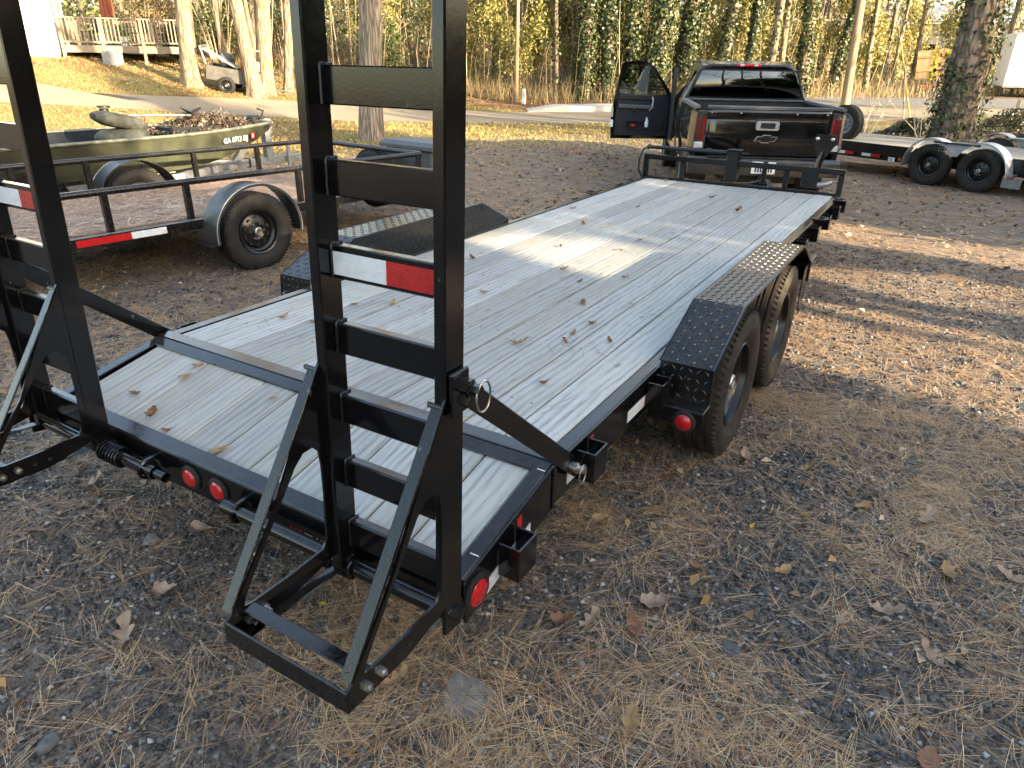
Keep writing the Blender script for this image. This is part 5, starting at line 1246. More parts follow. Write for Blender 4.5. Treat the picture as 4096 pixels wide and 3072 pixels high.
# porch deck on posts
def porch():
    c0 = Vector((-25.6, 13.2, 0)); c1 = Vector((-23.4, 15.9, 0)); ax = (c1 - c0).normalized(); nm = Vector((-ax.y, ax.x, 0))
    c1 = c0 + ax * 3.9
    zt = 2.02; rt = zt + .86; PO_ = thing('porch', 'raised timber porch with baluster railing beside the white house', 'deck', (c0.x, c0.y, 0))
    Lp = (c1 - c0).length; P = lambda a, b, z: Vector((ax.x * a + nm.x * b, ax.y * a + nm.y * b, z))
    pw = MAT['porch_wood']
    for k in range(16): MB().bar(P(0, .1 + k * .19, zt - .02), P(Lp, .1 + k * .19, zt - .02), .18, .03).build('floor_board', pw, PO_)
    for b in (0.0, 3.1):
        MB().bar(P(0, b, zt - .13), P(Lp, b, zt - .13), .04, .22).build('rim_joist', pw, PO_)
        MB().bar(P(0, b, rt), P(Lp, b, rt), .09, .04).build('hand_rail', pw, PO_); MB().bar(P(0, b, zt + .10), P(Lp, b, zt + .10), .04, .06).build('bottom_rail', pw, PO_)
        for a in (.05, Lp * .34, Lp * .67, Lp - .05):
            g0 = G(c0.x + P(a, b, 0).x, c0.y + P(a, b, 0).y); MB().bar(P(a, b, g0 - .9), P(a, b, rt - .02), .10, .10, up=ax).build('post', pw, PO_)
        n = 30
        for k in range(n):
            a = .12 + (Lp - .24) * (k + .5) / n; MB().bar(P(a, b - .03, zt + .08), P(a, b - .03, rt - .02), .035, .035, up=ax, k=.002).build('baluster', pw, PO_)
    for a in (0.0, Lp):
        MB().bar(P(a, 0, rt), P(a, 3.1, rt), .09, .04).build('hand_rail', pw, PO_); MB().bar(P(a, 0, zt - .13), P(a, 3.1, zt - .13), .04, .22).build('rim_joist', pw, PO_)
        for k in range(22): MB().bar(P(a, .15 + k * .135, zt + .08), P(a, .15 + k * .135, rt - .02), .035, .035, up=ax, k=.002).build('baluster', pw, PO_)
    PU = thing('patio_umbrella', 'closed rust red patio umbrella standing on the porch', 'umbrella', c0 + P(1.45, 1.5, zt))
    MB().tube([(0, 0, 0), (0, 0, 2.7)], .022, 10).build('pole', MAT['porch_wood'], PU)
    secs = [[(r * (1 + .22 * math.cos(8 * a)) * math.cos(a), r * (1 + .22 * math.cos(8 * a)) * math.sin(a), z) for a in np.linspace(0, 2 * math.pi, 33)[:-1]] for r, z in ((.20, .95), (.19, 1.3), (.14, 1.9), (.07, 2.5), (.02, 2.66))]
    MB().loft(secs, True, True).build('canopy', plain('rust red canvas', (.20, .055, .032), .85, 0, .3, 8), PU, 60, fix=True)
    MB().lathe([(.25, 0), (.25, .05), (.06, .08), (.04, .3), (0, .3)], (0, 0, 0), (0, 0, 1), 20).build('base', MAT['rim_dark'], PU)
    for k, (a, b, lab) in enumerate(((.9, .8, 'dark metal porch chair nearest the white house'), (2.35, .9, 'dark metal porch chair in the middle of the porch'), (3.3, 1.2, 'dark metal porch chair at the far end of the porch'))):
        CHr = thing('patio_chair', lab, 'chair', c0 + P(a, b, zt), random.uniform(-1, 1), 'chairs on the porch')
        MB().box((0, 0, .43), (.5, .5, .03)).build('seat', MAT['rim_dark'], CHr); MB().box((0, .26, .70), (.5, .03, .50)).build('backrest', MAT['rim_dark'], CHr)
        for sx in (-1, 1):
            for sy in (-1, 1): MB().bar((sx * .23, sy * .23, 0), (sx * .22, sy * .22, .42), .025, .025, up=(1, 0, 0)).build('leg', MAT['rim_dark'], CHr)
            MB().bar((sx * .26, -.2, .62), (sx * .26, .25, .64), .03, .03).build('arm', MAT['rim_dark'], CHr)
    FPt = thing('potted_plant', 'bright green potted plant on the porch table', 'plant', c0 + P(1.95, .55, zt))
    MB().lathe([(0, 0), (.12, 0), (.17, .30), (.15, .30), (0, .27)], (0, 0, 0), (0, 0, 1), 16).build('pot', MAT['siding'], FPt)
    pts = np.array([0, 0, .45]) + rng.normal(size=(160, 3)) * (.13, .13, .12); link('foliage', leaf_mesh('foliage', pts, .11, pick_cols(160, [(.14, .22, .05), (.24, .26, .07)]), MAT['leaf']), FPt)
porch()
ac = thing('air_conditioner', 'pale grey air conditioner unit on the grass under the porch', 'unit', (-24.0, 14.0, G(-24.0, 14.0) - .05), .5); MB().box((0, 0, .24), (.5, .5, .46), .03).build('case', MAT['grey_steel'], ac); MB().lathe([(.18, 0), (.18, .012), (0, .014)], (0, 0, .472), (0, 0, 1), 20).build('fan_guard', MAT['rim_dark'], ac)
# parked dark car beside the house at the picture edge
cx_, cy_ = -28.6, 10.4; PC = thing('parked_car', 'dark car parked beside the white house at the left edge', 'car', (cx_, cy_, G(cx_, cy_)), R(20))
secs = []
for y, zr, hw_, hr_ in ((-2.2, .95, .80, .70), (-2.1, 1.02, .86, .72), (-1.5, 1.08, .89, .66), (-.9, 1.46, .90, .60), (.4, 1.50, .90, .60), (1.1, 1.02, .90, .70), (2.0, .92, .88, .72), (2.25, .70, .80, .66)):
    zb = min(.98, zr); secs.append([(-hw_ * .95, y, .28), (-hw_, y, .62), (-hw_ * .97, y, min(.92, zb)), (-hr_, y, zr), (hr_, y, zr), (hw_ * .97, y, min(.92, zb)), (hw_, y, .62), (hw_ * .95, y, .28)])
MB().loft(secs, True, True).build('body', MAT['truck'], PC, 40, fix=True)
MB().add([(-.62, -1.47, 1.10), (.62, -1.47, 1.10), (.56, -.93, 1.455), (-.56, -.93, 1.455)], [(0, 1, 2, 3)]).build('rear_window', MAT['glass_dark'], PC, None)
for s in (-1, 1):
    MB().box((s * .70, -2.17, .84), (.26, .08, .14), .02).build('tail_lamp', MAT['red_lens'], PC)
    MB().add([(s * .905, -.95, .95), (s * .905, .95, .95), (s * .62, .42, 1.46), (s * .62, -.85, 1.43)], [(0, 1, 2, 3)]).build('side_window', MAT['glass_dark'], PC, None)
    for y in (-1.35, 1.4): make_wheel(PC, (s * .80, y, .32), (s, 0, 0), .32, .2, MAT['galv'], MAT['rubber'], 6, 'zinc', 'wheel', False, False)
MB().box((0, -2.20, .60), (1.5, .10, .16), .03).build('bumper', MAT['truck'], PC); MB().box((0, -2.255, .66), (.3, .01, .14)).build('licence_plate', MAT['white'], PC)
# small junk trailer parked under the trees
MAT['junk'] = plain('junk trailer paint', (.085, .08, .072), .7, 0, .4, 6)
jx, jy = -18.75, 14.9; JT = thing('junk_trailer', 'small tilted grey box trailer piled with scrap beside the leaning oak', 'trailer', (jx - .55, jy + .35, G(jx, jy)), R(35)); JT.rotation_euler = (R(3), R(9), R(40))
for s in (-1, 1): MB().box((0, s * .50, .58), (1.7, .04, .42)).build('side_board', MAT['junk'], JT)
MB().box((0, 0, .40), (1.7, 1.0, .06)).build('floor', MAT['junk'], JT); MB().box((-.85, 0, .58), (.04, .98, .42)).build('tail_board', MAT['junk'], JT); MB().box((.85, 0, .58), (.04, .98, .42)).build('head_board', MAT['junk'], JT)
for s in (-1, 1): make_wheel(JT, (-.2, s * .62, .27), (0, s, 0), .27, .15, MAT['rim_dark'], MAT['rubber'], 6, 'zinc', 'wheel', False, False)
MB().bar((-.85, -.5, .80), (-1.05, -.5, 1.30), .05, .05).bar((-.85, .45, .80), (-1.05, .45, 1.30), .05, .05).bar((-1.05, -.5, 1.30), (-1.05, .45, 1.30), .05, .05).build('ladder_rack', MAT['galv'], JT)
MB().bar((-1.0, -.4, 1.25), (.1, -.35, .82), .08, .06).bar((-1.0, -.1, 1.25), (.1, -.05, .82), .08, .06).build('ramp_rails', MAT['galv'], JT)
MB().tube([(.35, -.3, .6), (.38, -.3, 1.65)], .04, 8).bar((.38, -.3, 1.45), (.75, -.3, 1.45), .05, .05).build('stake', MAT['galv'], JT)
MB().box((.2, .1, .98), (.16, .3, .46)).build('orange_panel', plain('orange panel', (.45, .10, .03), .6), JT); MB().box((.55, .1, .95), (.4, .7, .35), .05).build('scrap_box', MAT['galv'], JT)
MB().box((-.35, .15, .98), (.5, .5, .40), .12).build('scrap_sack', MAT['grey_plastic'], JT); MB().box((-.9, -.3, .42), (.06, .2, .08)).build('tail_lamp', MAT['red_lens'], JT)
MB().bar((.85, 0, .38), (1.9, 0, .30), .06, .06).build('drawbar', MAT['junk'], JT)
# ================================================================ trees
def trunk_mb(r0, lean, H, flare=1.5, n=18, seg=.35, wob=.05, taper=.45, ridge=.05, seed=0, ztop=None):
    rs = np.random.default_rng(seed); V = []; F = []
    zs = np.concatenate([[-.35, 0, .12, .28, .5], np.arange(.8, H, seg)]); ph = rs.uniform(0, 6.3, 6)
    for z in zs:
        zc = max(z, 0); cx = lean[0] * zc + wob * math.sin(zc * .5 + ph[0]) * min(1, zc / 3); cy = lean[1] * zc + wob * math.sin(zc * .43 + ph[1]) * min(1, zc / 3)
        r = r0 * (1 - taper * zc / H) * (1 + (flare - 1) * math.exp(-zc / .35))
        for j in range(n):
            a = 2 * math.pi * j / n; lob = 1 + ridge * math.sin(5 * a + ph[2] + zc * .3) * (1 + 2.2 * math.exp(-zc / .4)) + ridge * .6 * math.sin(9 * a + ph[3]) + rs.normal() * .012
            V.append((cx + r * lob * math.cos(a), cy + r * lob * math.sin(a), z))
    L = len(zs)
    F = [(i * n + j, i * n + (j + 1) % n, (i + 1) * n + (j + 1) % n, (i + 1) * n + j) for i in range(L - 1) for j in range(n)]
    mb = MB(); mb.add(V, F)
    def centre(z): return Vector((lean[0] * z + wob * math.sin(z * .5 + ph[0]) * min(1, z / 3), lean[1] * z + wob * math.sin(z * .43 + ph[1]) * min(1, z / 3), z))
    def rad(z): return r0 * (1 - taper * z / H) * (1 + (flare - 1) * math.exp(-z / .35))
    return mb, centre, rad
def limb(mb, p, d, L, r, lvl, rs, n=6, droop=0.0):
    k = max(4, int(L / .45)); pts = [Vector(p)]; d = Vector(d).normalized(); rr = [r]
    for i in range(k):
        d = (d + Vector(rs.normal(size=3) * .16) + Vector((0, 0, .05 - droop))).normalized(); pts.append(pts[-1] + d * (L / k)); rr.append(r * (1 - .78 * (i + 1) / k))
    mb.tube(pts, rr, n, False)
    if lvl > 0:
        for i in range(1, k + 1):
            for _ in range(1 if lvl > 1 else 2):
                if rs.uniform() < .78:
                    q = pts[i]; dd = (pts[i] - pts[i - 1]).normalized(); side = Vector(rs.normal(size=3)); side = (side - dd * side.dot(dd)).normalized()
                    limb(mb, q, dd * .7 + side, L * rs.uniform(.28, .55), max(rr[i] * .62, .005), lvl - 1, rs, max(3, n - 2), droop)
def make_tree(name, label, base, lean, r0, H=13, barkm='bark_oak', limbs=5, z0=5.0, lvl=2, flare=1.5, seed=1, group=None, n=18, ridge=.05, cat='tree', seg=.35, wob=.05):
    x, y = base[:2]; T = thing(name, label, cat, (x, y, G(x, y)), 0, group)
    mb, cen, rad = trunk_mb(r0, lean, H, flare, n, seg, seed=seed, ridge=ridge, wob=wob); mb.build('trunk', MAT[barkm], T, 60)
    rs = np.random.default_rng(seed + 100)
    if limbs:
        mb = MB()
        for k in range(limbs):
            z = z0 + (H - z0 - .5) * (k + rs.uniform(0, .8)) / limbs; a = rs.uniform(0, 6.28)
            limb(mb, cen(z), (math.cos(a), math.sin(a), rs.uniform(.3, .9)), rs.uniform(2.2, 4.2), rad(z) * .45, lvl, rs)
        limb(mb, cen(H - .5), (0, 0, 1), 3, rad(H) * .9, lvl, rs)
        mb.build('crown', MAT['twig'], T, 60)
    return T, cen, rad
IVYC = [(.020, .033, .012), (.036, .054, .018), (.015, .024, .010), (.065, .082, .028), (.12, .13, .05)]
def ivy_on(T, cen, rad, z0, z1, dens, size=.085, thick=.10, seed=3, arc=None, shag=1.0):
    n = int(dens * (z1 - z0)); z = rng.uniform(z0, z1, n); a = rng.uniform(0, 2 * math.pi, n) if arc is None else rng.uniform(arc[0], arc[1], n)
    cl = np.sin(z * 2.3 + seed) * np.cos(a * 2 + seed * 1.7 + z * .8) + rng.normal(size=n) * .6
    keep = cl > (-.35 if shag >= 1 else .15); z, a = z[keep], a[keep]; n = len(z)
    C = np.array([cen(t) for t in z]); rr = np.array([rad(t) for t in z]) + np.abs(rng.normal(size=n)) * thick * .6 + .01
    out = np.stack([np.cos(a), np.sin(a), np.zeros(n)], 1); P = C + out * rr[:, None]
    N = out + np.array([0, 0, .35]) + rng.normal(size=(n, 3)) * .45; N /= np.linalg.norm(N, axis=1, keepdims=True)
    link('ivy', leaf_mesh('ivy', P, rng.uniform(.7, 1.3, n) * size, pick_cols(n, IVYC), MAT['ivy'], N, .85, .2), T)
# --- big ivy covered tree, right
T, cen, rad = make_tree('ivy_covered_tree', 'thick tree with deep brown bark and patches of dark ivy behind the car trailer', (1.80, 17.2), (-.016, 0.0), .40, 12, 'bark_pine', 5, 5.5, 2, 1.75, 21, n=28, ridge=.045, seg=.22)
ivy_on(T, cen, rad, .1, 6.5, 210, .085, .06, 5, (R(-150), R(-30)), .5); ivy_on(T, cen, rad, .2, 6.5, 230, .085, .16, 2, (R(-30), R(50))); ivy_on(T, cen, rad, .2, 6.5, 260, .085, .18, 8, (R(160), R(235)))
# --- oak in the middle of the lawn
make_tree('oak_tree', 'straight grey oak trunk behind the utility trailer', (-10.03, 11.5), (.029, .026), .272, 13, 'bark_oak', 5, 5.0, 2, 1.22, 31, n=30, ridge=.03, seg=.25)
# --- trees on the left lawn edge
make_tree('oak_tree', 'sunlit tan oak trunk standing alone near the porch', (-20.18, 14.23), (.025, .034), .262, 13, 'bark_tan', 5, 4.6, 2, 1.45, 41)
make_tree('oak_tree', 'leaning sunlit oak trunk, left of the close pair', (-18.27, 15.21), (-.056, -.067), .225, 12, 'bark_tan', 4, 4.8, 2, 1.5, 42)
make_tree('oak_tree', 'upright thick oak trunk, right of the close pair', (-18.53, 15.86), (.044, .050), .262, 13, 'bark_tan', 5, 4.8, 2, 1.3, 43)
make_tree('hardwood_tree', 'grey slim trunk just right of the close pair of oaks', (-18.61, 16.9), (.057, .063), .155, 12, 'bark_wood', 4, 4.5, 2, 1.3, 44)
make_tree('hardwood_tree', 'slim pale trunk behind the lone tan oak', (-20.9, 16.2), (.006, .008), .12, 11, 'bark_tan', 4, 4, 2, 1.3, 45)
make_tree('hardwood_tree', 'thin leaning pale trunk behind the junk trailer', (-21.2, 18.0), (-.08, -.09), .085, 10, 'bark_tan', 4, 3.5, 2, 1.2, 46)
make_tree('hardwood_tree', 'pale twin trunk behind the porch umbrella, taller stem', (-29.5, 20.5), (.03, .03), .22, 13, 'bark_tan', 5, 4, 2, 1.3, 47)
make_tree('hardwood_tree', 'leaning forked pale trunk behind the porch', (-31.5, 20.0), (-.22, -.2), .15, 11, 'bark_tan', 5, 3, 2, 1.2, 48)
# --- ivy clad trunks along the wood edge behind the truck
ROW = [('dark ivy clad trunk left of the open truck door', (-10.99, 26.96), (-.004, -.002), .253, 1, 'bark_wood'),
       ('slim ivy clad trunk just above the open truck door', (-10.06, 27.34), (-.013, -.005), .181, 1, 'bark_wood'),
       ('shaggy ivy mass of a trunk above the door mirror', (-9.24, 27.66), (.069, .026), .300, 1, 'bark_wood'),
       ('very dark leaning ivy trunk between door and cab', (-8.63, 28.96), (.111, .037), .307, 1, 'bark_pine'),
       ('sunlit pale trunk with thin ivy above the cab roof', (-7.18, 29.54), (.088, .025), .264, .4, 'bark_tan'),
       ('slender ivy trunk above the brake light', (-6.17, 30.48), (-.015, -.004), .144, .8, 'bark_wood'),
       ('plain grey trunk above the right of the cab roof', (-5.39, 30.88), (-.014, -.003), .179, .15, 'bark_wood'),
       ('narrow light trunk beside the plain grey trunk', (-5.04, 31.13), (-.014, -.003), .144, .1, 'bark_tan'),
       ('sunlit ribbed trunk half covered in ivy right of the cab', (-4.19, 31.95), (-.049, -.009), .269, .5, 'bark_tan'),
       ('leaning ivy trunk directly left of the utility pole', (-3.36, 33.75), (.129, .018), .138, .8, 'bark_wood'),
       ('bright thin trunk at the right end of the thicket', (-12.89, 26.22), (-.021, -.011), .102, .2, 'bark_tan'),
       ('dark ivy trunk at the edge of the thicket', (-11.76, 26.41), (.025, .012), .212, 1, 'bark_wood'),
       ('pale trunk leaning right of the utility pole, nearest', (-2.30, 36.5), (-.07, -.008), .135, .1, 'bark_tan'),
       ('grey trunk leaning behind the survey stake', (-1.75, 38.5), (-.02, -.004), .130, .1, 'bark_wood'),
       ('thin tan trunk beside the grey leaning one', (-1.45, 38.9), (-.02, -.002), .085, .1, 'bark_tan'),
       ('tan trunk just left of the cedar fence panel', (-.75, 41.0), (-.03, -.003), .125, .1, 'bark_tan'),
       ('straight brown trunk above the white enclosed trailer', (3.0, 40.4), (-.033, .001), .225, .1, 'bark_tan')]
for k, (lab, b, le, r, iv, bk) in enumerate(ROW):
    T, cen, rad = make_tree('woodland_tree', lab, b, le, r * .92, 12, bk, 4, 4.2, 2, 1.3, 60 + k, n=14, wob=.07)
    if iv > .05:
        ivy_on(T, cen, rad, .05, 7.0, 1000 * iv * (r / .2), .12, .24 if iv > .9 else .12, k, None, 1.0 if iv > .3 else .5)
# --- background woods: individual bare trunks
protos = []
for k in range(4):
    T, cen, rad = make_tree('woodland_tree', 'slim bare trunk among the many of the background woods', (-14 + k * 3.1, 37 + k * 1.7), (rng.uniform(-.05, .05), rng.uniform(-.05, .05)), (.10, .13, .16, .08)[k], 13, ('bark_wood', 'bark_tan', 'bark_wood', 'bark_tan')[k], 7, 2.5, 2, 1.25, 90 + k, 'bare trees of the background woods', n=9, seg=.7, wob=.16)
    protos.append(T)
k = 0
while k < 62:
    az = R(rng.uniform(-68, 7)); rg = rng.uniform(33, 60)
    x, y = 1.93 + rg * math.sin(az), -1.75 + rg * math.cos(az)
    lx = -8 + (y - 27) * 0
    if x > -16 and y < 31 + (x + 12) * .62 + 2: continue
    if x > -1 and y < 42: continue
    if x < -16 and y < 17 + (x + 22) * .2: continue
    if x < -22.5 and x > -36 and y < 19: continue
    c = copy_tree(protos[k % 4]); s = rng.uniform(.8, 1.25)
    c.location = (x, y, G(x, y)); c.rotation_euler = (rng.normal() * .03, rng.normal() * .03, rng.uniform(0, 6.28)); c.scale = (s, s, rng.uniform(.9, 1.2)); k += 1
# --- thicket of leafy shrubs, centre
THC = [(.33, .31, .10), (.42, .38, .15), (.24, .25, .08), (.15, .18, .055), (.44, .36, .17), (.28, .23, .11)]
def shrub(name, lab, x, y, rad_, h, n, pal, leaf=.085, stems=16, group=None, cl=46, spread=.17, twigc='twig'):
    z = G(x, y); S_ = thing(name, lab, 'shrub', (x, y, z), 0, group)
    mb = MB(); rs = np.random.default_rng(int(abs(x * 77 + y * 13)))
    for k in range(stems):
        a = rs.uniform(0, 6.28); q = rs.uniform(.1, .9) * rad_
        pts = [(math.cos(a) * q * .25, math.sin(a) * q * .25, -.05), (math.cos(a) * q * .5, math.sin(a) * q * .5, h * .35), (math.cos(a) * q * .9 + rs.normal() * .2, math.sin(a) * q * .9 + rs.normal() * .2, h * .7), (math.cos(a + .2) * q * 1.2 + rs.normal() * .3, math.sin(a + .2) * q * 1.2, h * rs.uniform(.85, 1.05))]
        mb.tube(pts, [.03, .022, .014, .005], 5, False)
    mb.build('stems', MAT[twigc], S_, 60)
    P = blob_pts(n, (0, 0, h * .54), (rad_ * .80, rad_ * .80, h * .44), cl, spread); P[:, 2] = np.clip(P[:, 2], .08, None)
    link('foliage', leaf_mesh('foliage', P, rng.uniform(.6, 1.3, n) * leaf, pick_cols(n, pal, .35), MAT['leaf']), S_)
    return S_
shrub('thicket_shrub', 'tall yellow green thicket left of the slim grey pole', -17.6, 25.6, 1.7, 6.2, 14000, THC, .12)
shrub('thicket_shrub', 'olive thicket standing directly behind the oak trunk', -20.6, 24.2, 1.8, 6.0, 12000, THC[1:], .12)
shrub('thicket_shrub', 'yellow leaved thicket right behind the slim grey pole', -14.9, 26.4, 1.8, 6.2, 15000, THC[:5] + [(.45, .40, .11)], .12)
shrub('thicket_shrub', 'thinner tan thicket next to the ivy trunks', -13.0, 27.6, 1.5, 5.6, 11000, THC, .12)
for lab_, x_, y_, n_ in (('sunlit brush filling the gap left of the open truck door', -10.9, 29.6, 9000), ('sunlit brush seen above the truck cab', -7.6, 32.4, 9000), ('sunlit brush right of the truck cab', -5.6, 34.2, 9000), ('sunlit brush behind the utility pole', -3.4, 37.5, 8000), ('sunlit brush left of the cedar fence panel', -1.9, 43.0, 8000), ('tan brush behind the cedar fence panel', .9, 45.0, 7000)): shrub('thicket_shrub', lab_, x_, y_, 1.6, 4.6, n_, THC, .13)
shrub('thicket_shrub', 'dark green shrub behind the upper ramp rung', -19.0, 22.4, 1.2, 2.6, 4500, [(.045, .075, .022), (.06, .09, .03), (.08, .10, .035)], .09)
shrub('thicket_shrub', 'dark olive thicket behind the pair of oaks', -23.5, 21.5, 1.9, 4.6, 8000, [(.06, .075, .025), (.085, .09, .03), (.05, .06, .02), (.13, .12, .045)], .10)
shrub('thicket_shrub', 'dark evergreen thicket right of the porch', -25.2, 19.4, 1.7, 3.6, 6500, [(.045, .06, .02), (.07, .08, .028), (.035, .05, .018)], .10)
shrub('holly_bush', 'glossy dark green bush under the porch end', -24.6, 16.9, .55, 1.4, 1800, [(.03, .055, .016), (.045, .07, .02)], .09)
shrub('thicket_shrub', 'brown leafless brush behind the porch posts', -28.5, 18.5, 1.5, 2.6, 3000, [(.22, .14, .06), (.16, .11, .05), (.28, .20, .09)], .09)
shrub('low_shrub', 'small yellow leaved sapling left of the ivy covered tree', 1.0, 30.2, .8, 2.6, 700, [(.40, .33, .04), (.30, .26, .04)], .10, 7, None, 12, .10)
# vine mounds under the big tree and a pale bare shrub
for lab, x, y, r_ in (('dark vine mound left of the ivy covered tree foot', .72, 22.6, .8), ('low dark vine mound right of the ivy covered tree', 3.2, 24.8, 1.1), ('long dark vine bank at the right picture edge', 4.4, 22.6, 1.3)):
    VM = thing('vine_mound', lab, 'plant', (x, y, G(x, y))); n = 2600
    P = rng.normal(size=(n, 3)) * (r_ * .5, r_ * .45, .0); P[:, 2] = .05 + (.55 * r_ / .9) * np.exp(-((P[:, 0] / r_) ** 2 + (P[:, 1] / r_) ** 2) * 1.6) * rng.uniform(.25, 1.05, n)
    link('foliage', leaf_mesh('foliage', P, rng.uniform(.05, .10, n), pick_cols(n, [(.03, .038, .018), (.05, .055, .026), (.022, .028, .014), (.09, .075, .045)], .3), MAT['ivy']), VM)
    mb = MB(); rs = np.random.default_rng(int(x * 10))
    for q in range(26): a = rs.uniform(0, 6.28); mb.tube([(0, 0, .05), (math.cos(a) * r_ * .5, math.sin(a) * r_ * .5, .45), (math.cos(a) * r_, math.sin(a) * r_, .1)], .007, 4, False)
    mb.build('vines', MAT['bark_pine'], VM, 60)
BS = thing('bare_shrub', 'pale leafless shrub with forked twigs behind the car trailer', 'shrub', (-.30, 20.4, G(-.30, 20.4)))
mb = MB(); rs = np.random.default_rng(5)
for q in range(7): a = rs.uniform(0, 6.28); limb(mb, (0.0, 0, 0), (math.cos(a) * .5, math.sin(a) * .5, 1), rs.uniform(.9, 1.5), .016, 2, rs, 5)
mb.build('twigs', plain('pale twigs', (.52, .44, .32), .8, 0, .2), BS, 60)
BS2 = thing('bare_shrub', 'pale leafless sprout at the foot of the ivy covered tree', 'shrub', (1.05, 21.2, G(1.05, 21.2)))
mb = MB()
for q in range(7): a = rs.uniform(0, 6.28); limb(mb, (0.0, 0, 0), (math.cos(a) * .4, math.sin(a) * .4, 1), rs.uniform(1.0, 1.9), .016, 2, rs, 5)
mb.build('twigs', plain('pale twigs', (.52, .44, .32), .8, 0, .2), BS2, 60)
# --- woods that read as one mass: foliage, brush stems and twigs far back
n = 110000; az = rng.uniform(R(-72), R(14), n); rg = 34 + 42 * rng.uniform(0, 1, n) ** .8; x = 1.93 + rg * np.sin(az); y = -1.75 + rg * np.cos(az)
ok = ~((x > -16) & (y < 33 + (x + 12) * .65)) & ~((x > -2) & (y < 46)) & ~((x < -16) & (y < 19.5 + (x + 22) * .25)) & ~((x < -20) & (y < 20))
x, y, rgk = x[ok], y[ok], rg[ok]; n = len(x)
cl = vnoise(x, y, 2.2, 9); hmax = np.where(rg[ok] > 56, 15.0, 2.5 + 11 * cl ** 1.2) * np.where(x < -27, .55, 1.0); zz = rng.uniform(.0, 1, n) ** 1.1 * hmax
P = np.stack([x, y, gz(x, y) + zz + .1], 1)
kp = ~((x > -9) & (y < 68) & (P[:, 2] > 2.6) & (P[:, 2] < 6.2) & (rng.uniform(size=n) < .85)); P, x, y, rgk = P[kp], x[kp], y[kp], rgk[kp]; n = len(x)
mixc = vnoise(x, y, 5, 4)[:, None]
cA = pick_cols(n, [(.10, .12, .04), (.16, .175, .055), (.07, .085, .03), (.22, .22, .08)], .3); cB = pick_cols(n, [(.46, .38, .19), (.40, .36, .15), (.50, .41, .22), (.33, .31, .12)], .3)
link('woods_foliage', leaf_mesh('woods_foliage', P, rng.uniform(.13, .30, n) * np.where(rgk > 56, 2.0, 1.0), np.where(rng.uniform(size=(n, 1)) < mixc, cA, cB), MAT['leaf']), kind='stuff', label='mixed olive and tan foliage deep in the woods', cat='foliage')
def stems(name, lab, n, zone, hr, wr, pal, lean=.18):
    x, y = zone(n); n = len(x); h = rng.uniform(hr[0], hr[1], n) * rng.uniform(.5, 1, n); w = rng.uniform(wr[0], wr[1], n); a = rng.uniform(0, 6.28, n)
    b = np.stack([x, y, gz(x, y)], 1); l1 = rng.normal(size=(n, 2)) * lean; l2 = l1 + rng.normal(size=(n, 2)) * lean * 1.4
    m = b + np.stack([l1[:, 0] * h * .5, l1[:, 1] * h * .5, h * .55], 1); t = b + np.stack([l2[:, 0] * h, l2[:, 1] * h, h], 1)
    V = []; s = np.stack([np.cos(a), np.sin(a), np.zeros(n)], 1) * w[:, None] / 2; s2 = np.stack([-np.sin(a), np.cos(a), np.zeros(n)], 1) * w[:, None] / 2
    V = np.stack([b + s, b - s * .5 + s2, b - s * .5 - s2, m + s * .75, m + (-s * .5 + s2) * .75, m + (-s * .5 - s2) * .75, t, t + s * .1, t + s2 * .1], 1).reshape(-1, 3)
    f = np.array([(0, 1, 4, 3), (1, 2, 5, 4), (2, 0, 3, 5), (3, 4, 7, 6), (4, 5, 8, 7), (5, 3, 6, 8)]); F = (np.arange(n)[:, None, None] * 9 + f[None]).reshape(-1, 4)
    link(name, fast_mesh(name, V, F, MAT['dry_leaf'], np.repeat(pick_cols(n, pal, .3), 9, 0)), kind='stuff', label=lab, cat='brush')
def zone_edge(n):
    t = rng.uniform(0, 1, n); A = np.array([(-16, 23.4), (-11.4, 24.6), (-5.6, 28.6), (0, 35), (6, 39.5), (14, 44)]); u = t * 5; i = np.minimum(u.astype(int), 4); f = (u - i)[:, None]
    p = A[i] * (1 - f) + A[i + 1] * f; d = np.abs(rng.normal(size=(n, 1))) * 2.6; p = p + d * np.array([-.5, .87]) ; return p[:, 0], p[:, 1]
def zone_left(n):
    az = rng.uniform(R(-70), R(-36), n); rg = rng.uniform(30.5, 46, n); x = 1.93 + rg * np.sin(az); y = -1.75 + rg * np.cos(az); ok = (y > 18.2 + (x + 20) * -.25) & ~((x < -23) & (y < 18.5)); return x[ok], y[ok]
TAN = [(.34, .26, .13), (.42, .33, .18), (.26, .19, .10), (.20, .16, .08)]
stems('brush_stems', 'tall tan weeds and stalks along the sunlit wood edge', 4200, zone_edge, (.4, 1.3), (.010, .022), TAN, .22)
stems('brush_stems', 'thin saplings rising along the wood edge', 170, zone_edge, (2, 6), (.015, .035), TAN, .10)
stems('brush_stems', 'grey and tan saplings in the woods beyond the left lawn', 380, zone_left, (2, 8), (.02, .05), [(.28, .23, .16), (.36, .29, .18), (.16, .13, .09)], .10)
stems('brush_stems', 'low brown brush under the trees beyond the left lawn', 2600, zone_left, (.4, 1.5), (.012, .028), [(.22, .17, .09), (.30, .22, .11), (.12, .11, .05)], .35)
